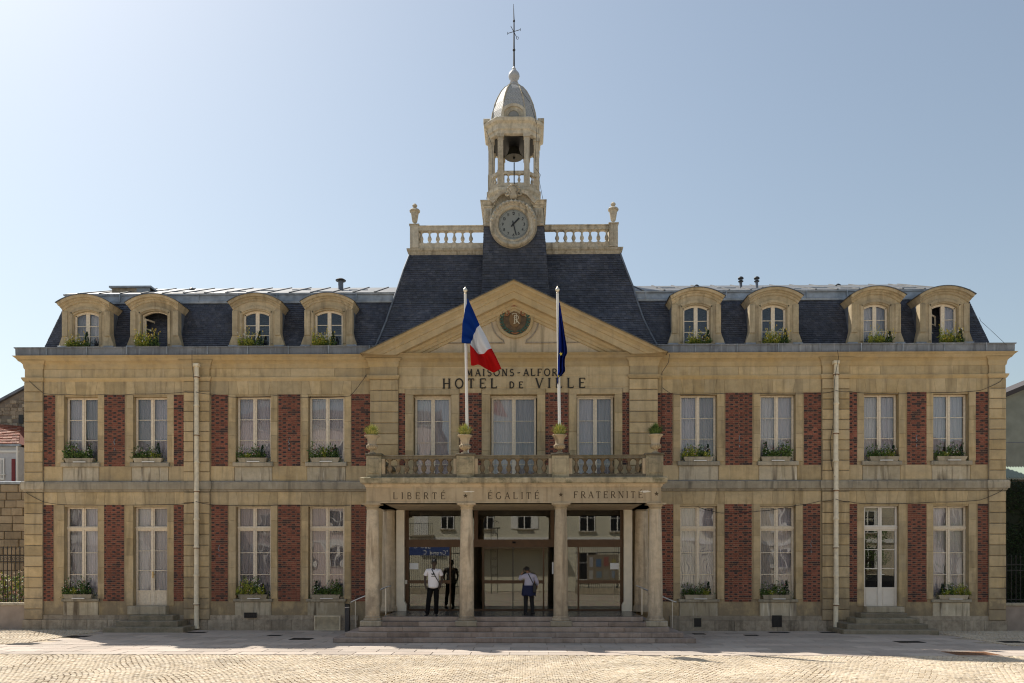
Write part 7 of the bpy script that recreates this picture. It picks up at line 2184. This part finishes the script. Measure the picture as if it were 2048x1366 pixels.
cw_ = [(-6.1, 5.2, 1.0, 1.6, False), (0.3, 5.2, 1.1, 1.6, True), (5.5, 5.0, 1.2, 1.7, False), (8.0, 5.0, 1.2, 1.7, False), (-10.5, 5.2, 1.0, 1.6, True), (12.0, 5.2, 1.1, 1.6, False), (16, 5.2, 1.1, 1.6, True), (-2.8, 5.2, 1.0, 1.6, False),
       (5.5, 1.0, 1.6, 2.2, False), (-4.2, .2, 1.3, 2.3, False)]
e = far_house('cream_house', 'long cream two storey house with white shutters, mirrored in the entrance glass', -12.5, 18.5, -39, 8.2, (.62, .58, .46), cw_)
bl = MB().box(-9.3, -7.2, -39, -38.0, 4.55, 4.68).build('balcony', M['ledge'], e)
for k in range(14): MB().box(-9.25 + k * .155, -9.23 + k * .155, -38.05, -38.03, 4.68, 5.6).build('bar', M['iron'], bl)
MB().box(-9.3, -7.2, -38.07, -38.01, 5.6, 5.64).build('rail', M['iron'], bl)
MB().box(-8.9, -7.7, -38.998, -38.97, 4.7, 6.6).build('balcony_door', M['white'], e)
MB().add([(-4.5, -38.95, 4.1), (3.2, -38.95, 4.1), (3.2, -37.8, 3.7), (-4.5, -37.8, 3.7), (-4.5, -38.95, 3.95), (3.2, -38.95, 3.95), (3.2, -37.8, 3.5), (-4.5, -37.8, 3.5)], [(0, 1, 2, 3), (7, 6, 5, 4), (3, 2, 6, 7), (0, 3, 7, 4), (1, 5, 6, 2)]).build('awning', simple('brown awning', (.16, .11, .07), .8), e)
tw = []
for r in range(4):
    for k in range(6): tw.append((-29 + k * 3.6, 2.0 + r * 3.3, 1.3, 2.1, r % 2 == 0))
far_house('pink_building', 'tall pale pink apartment building behind the cream house, mirrored in the upper windows', -31, -8.5, -50, 16, (.58, .47, .42), tw, dep=11)
tw = []
for r in range(3):
    for k in range(5): tw.append((23 + k * 3.6, 1.8 + r * 3.2, 1.2, 1.9, True))
far_house('beige_house', 'beige three storey house across the square with a full row of white shutters', 20.5, 41, -42, 11.5, (.52, .46, .36), tw)
tw = []
for r in range(3):
    for k in range(5): tw.append((-39 + k * 3.4, 1.8 + r * 3.2, 1.2, 1.9, False))
far_house('grey_house', 'pale grey three storey house across the square without shutters', -41, -32, -40, 11, (.50, .50, .48), [t for t in tw if t[0] < -33])
# fence of the square with its gate
fe = empty('square_fence', (0, 0, 0)); tag(fe, 'tall black spiked fence across the square, mirrored in the entrance glass', 'fence')
for a, c in ((-12, -3.0), (4.2, 16)):
    MB().box(a, c, -34.03, -33.97, .5, .56).box(a, c, -34.03, -33.97, 3.1, 3.16).build('rail', M['iron'], fe)
    MB().cbox(a, c, -34.2, -33.8, 0, .45, .03).build('fence_plinth', M['ledge'], fe)
    n = int((c - a) / .16); fb = MB()
    for k in range(n): x = a + (k + .5) * (c - a) / n; fb.box(x - .014, x + .014, -34.014, -33.986, .45, 3.5).lathe([(.012, 0), (.03, .06), (.002, .18)], x, -34, 4, 3.48)
    fb.build('bars', M['iron'], fe, kind='stuff')
gp = empty('lamp_pillar', (0, 0, 0)); tag(gp, 'tall wrought iron scrollwork pillar beside the gate of the square fence', 'pillar')
for dx in (-.25, .25):
    MB().box(-2.0 + dx - .025, -2.0 + dx + .025, -34.05, -33.95, 0, 5.0).build('upright', M['iron'], gp)
for k in range(7):
    z = .8 + k * .62
    for s in (-1, 1):
        MB().tube([(-2.0 + s * .12 + .10 * (1 - t / 18) * math.cos(t * .45), -34, z + .14 * (1 - t / 18) * math.sin(t * .45)) for t in range(16)], .016, 4).build('scroll', M['iron'], gp)
MB().box(-2.45, -1.55, -34.08, -33.92, 5.0, 5.08).build('shelf', M['iron'], gp)
for s in (-1, 1): MB().tube([(-2.0 + s * (.25 - .2 * (t / 18)) + .12 * (1 - t / 18) * math.cos(t * .45), -34, 5.4 + .3 * (t / 18) + .16 * math.sin(t * .45) * (1 - t / 18)) for t in range(18)], .02, 4).build('scroll', M['iron'], gp)
# banner
bn = empty('banner', (-7.1, -33.85, 0)); bn.rotation_euler.z = PI; tag(bn, 'blue cloth banner with white lettering tied to the spiked fence across the square', 'banner')
MB().box(-1.7, 1.7, .0, .02, 2.95, 3.9).build('banner_cloth', simple('blue banner', (.03, .06, .20), .7), bn)
word('"Grand C', -1.55, .4, 3.02, .32, -.001, .045, M['white'], bn, .004, False)
word('duo C e', -.2, 1.6, 3.48, .28, -.001, .035, M['white'], bn, .004, False)
# parked car and trees for the right hand door
car = empty('parked_car', (26.5, -30.5, 0)); tag(car, 'dark parked hatchback across the square, mirrored in the right side door', 'car')
cbp = [(-2.0, .35), (2.0, .35), (2.05, .75), (1.9, .95), (1.0, 1.02), (.45, 1.45), (-.9, 1.5), (-1.75, 1.05), (-2.05, .9)]
MB().prism(cbp, -.85, .85).build('body', simple('dark car paint', (.02, .022, .03), .2, .3), car)
MB().prism([(.9, 1.03), (.42, 1.40), (-.85, 1.45), (-1.5, 1.08)], -.86, .86).build('side_glass', simple('car glass', (.03, .035, .04), .05), car)
for sx_ in (-1.25, 1.3):
    for sy_ in (-.8, .8):
        w_ = MB().add([(sx_ + .33 * math.cos(a), sy_ + q, .33 + .33 * math.sin(a)) for q in (-.1, .1) for a in [k * PI / 10 for k in range(20)]], [tuple(range(20)), tuple(range(39, 19, -1))] + [(k, k + 20, (k + 1) % 20 + 20, (k + 1) % 20) for k in range(20)]).build('wheel', M['blackp'], car)
        MB().add([(sx_ + .2 * math.cos(a), sy_ + q, .33 + .2 * math.sin(a)) for q in (-.11, .11) for a in [k * PI / 8 for k in range(16)]], [tuple(range(16)), tuple(range(31, 15, -1))] + [(k, k + 16, (k + 1) % 16 + 16, (k + 1) % 16) for k in range(16)]).build('rim', M['steel'], w_)
for sy_ in (-.6, .6): MB().box(2.02, 2.07, sy_ - .18, sy_ + .18, .65, .8).build('headlight', M['white'], car)
for k, (x, y, lb) in enumerate(((27, -35, 'leafy green tree behind the parked car across the square'), (33, -33, 'leafy green tree across the square, farther right than the parked car'))):
    t = empty('tree', (x, y, 0)); tag(t, lb, 'tree')
    MB().tube([(0, 0, 0), (.05, 0, 1.2), (0, .05, 2.6), (.1, 0, 4.2)], [.20, .16, .12, .05], 8).tube([(0, .05, 2.2), (.7, .3, 3.4), (1.1, .4, 4.4)], [.08, .06, .03], 6).tube([(0, .05, 2.4), (-.7, -.3, 3.5), (-1.2, -.2, 4.3)], [.08, .06, .03], 6).build('trunk', simple('tree bark', (.08, .06, .045), .9), t)
    b = MB()
    for q in range(26):
        cx_, cy_, cz_ = R.gauss(0, .95), R.gauss(0, .9), 3.9 + R.gauss(0, .75); rr = R.uniform(.45, .8)
        for j in range(90):
            v = Vector((R.gauss(0, 1), R.gauss(0, 1), R.gauss(0, 1))).normalized() * rr * R.uniform(.6, 1)
            leaf(b, (cx_ + v.x, cy_ + v.y, cz_ + v.z), .16)
    b.build('crown', M['leaf'], t, kind='stuff')
# poster panel on the fence
nb = empty('poster_panel', (6.3, -33.8, 0)); tag(nb, 'panel of colourful posters on the fence across the square, mirrored in the right glass', 'poster panel')
MB().box(-1.2, 1.2, -.02, .02, .9, 3.0).build('board', simple('board', (.22, .18, .13), .8), nb)
for s_ in (-1.1, 1.1): MB().box(s_ - .04, s_ + .04, -.08, -.021, 0, 3.0).build('post', M['iron'], nb)
for k, c in enumerate([(.35, .35, .38), (.08, .14, .24), (.26, .10, .08), (.30, .26, .1), (.36, .35, .33), (.15, .2, .24), (.26, .24, .20), (.2, .24, .3)]):
    xx = -1.1 + (k % 4) * .56; zz = 2.05 if k < 4 else 1.1
    MB().box(xx + R.uniform(0, .1), xx + R.uniform(.32, .48), .022, .03, zz + R.uniform(0, .15), zz + R.uniform(.55, .8)).build('poster', simple('poster %d' % k, c, .7), nb)
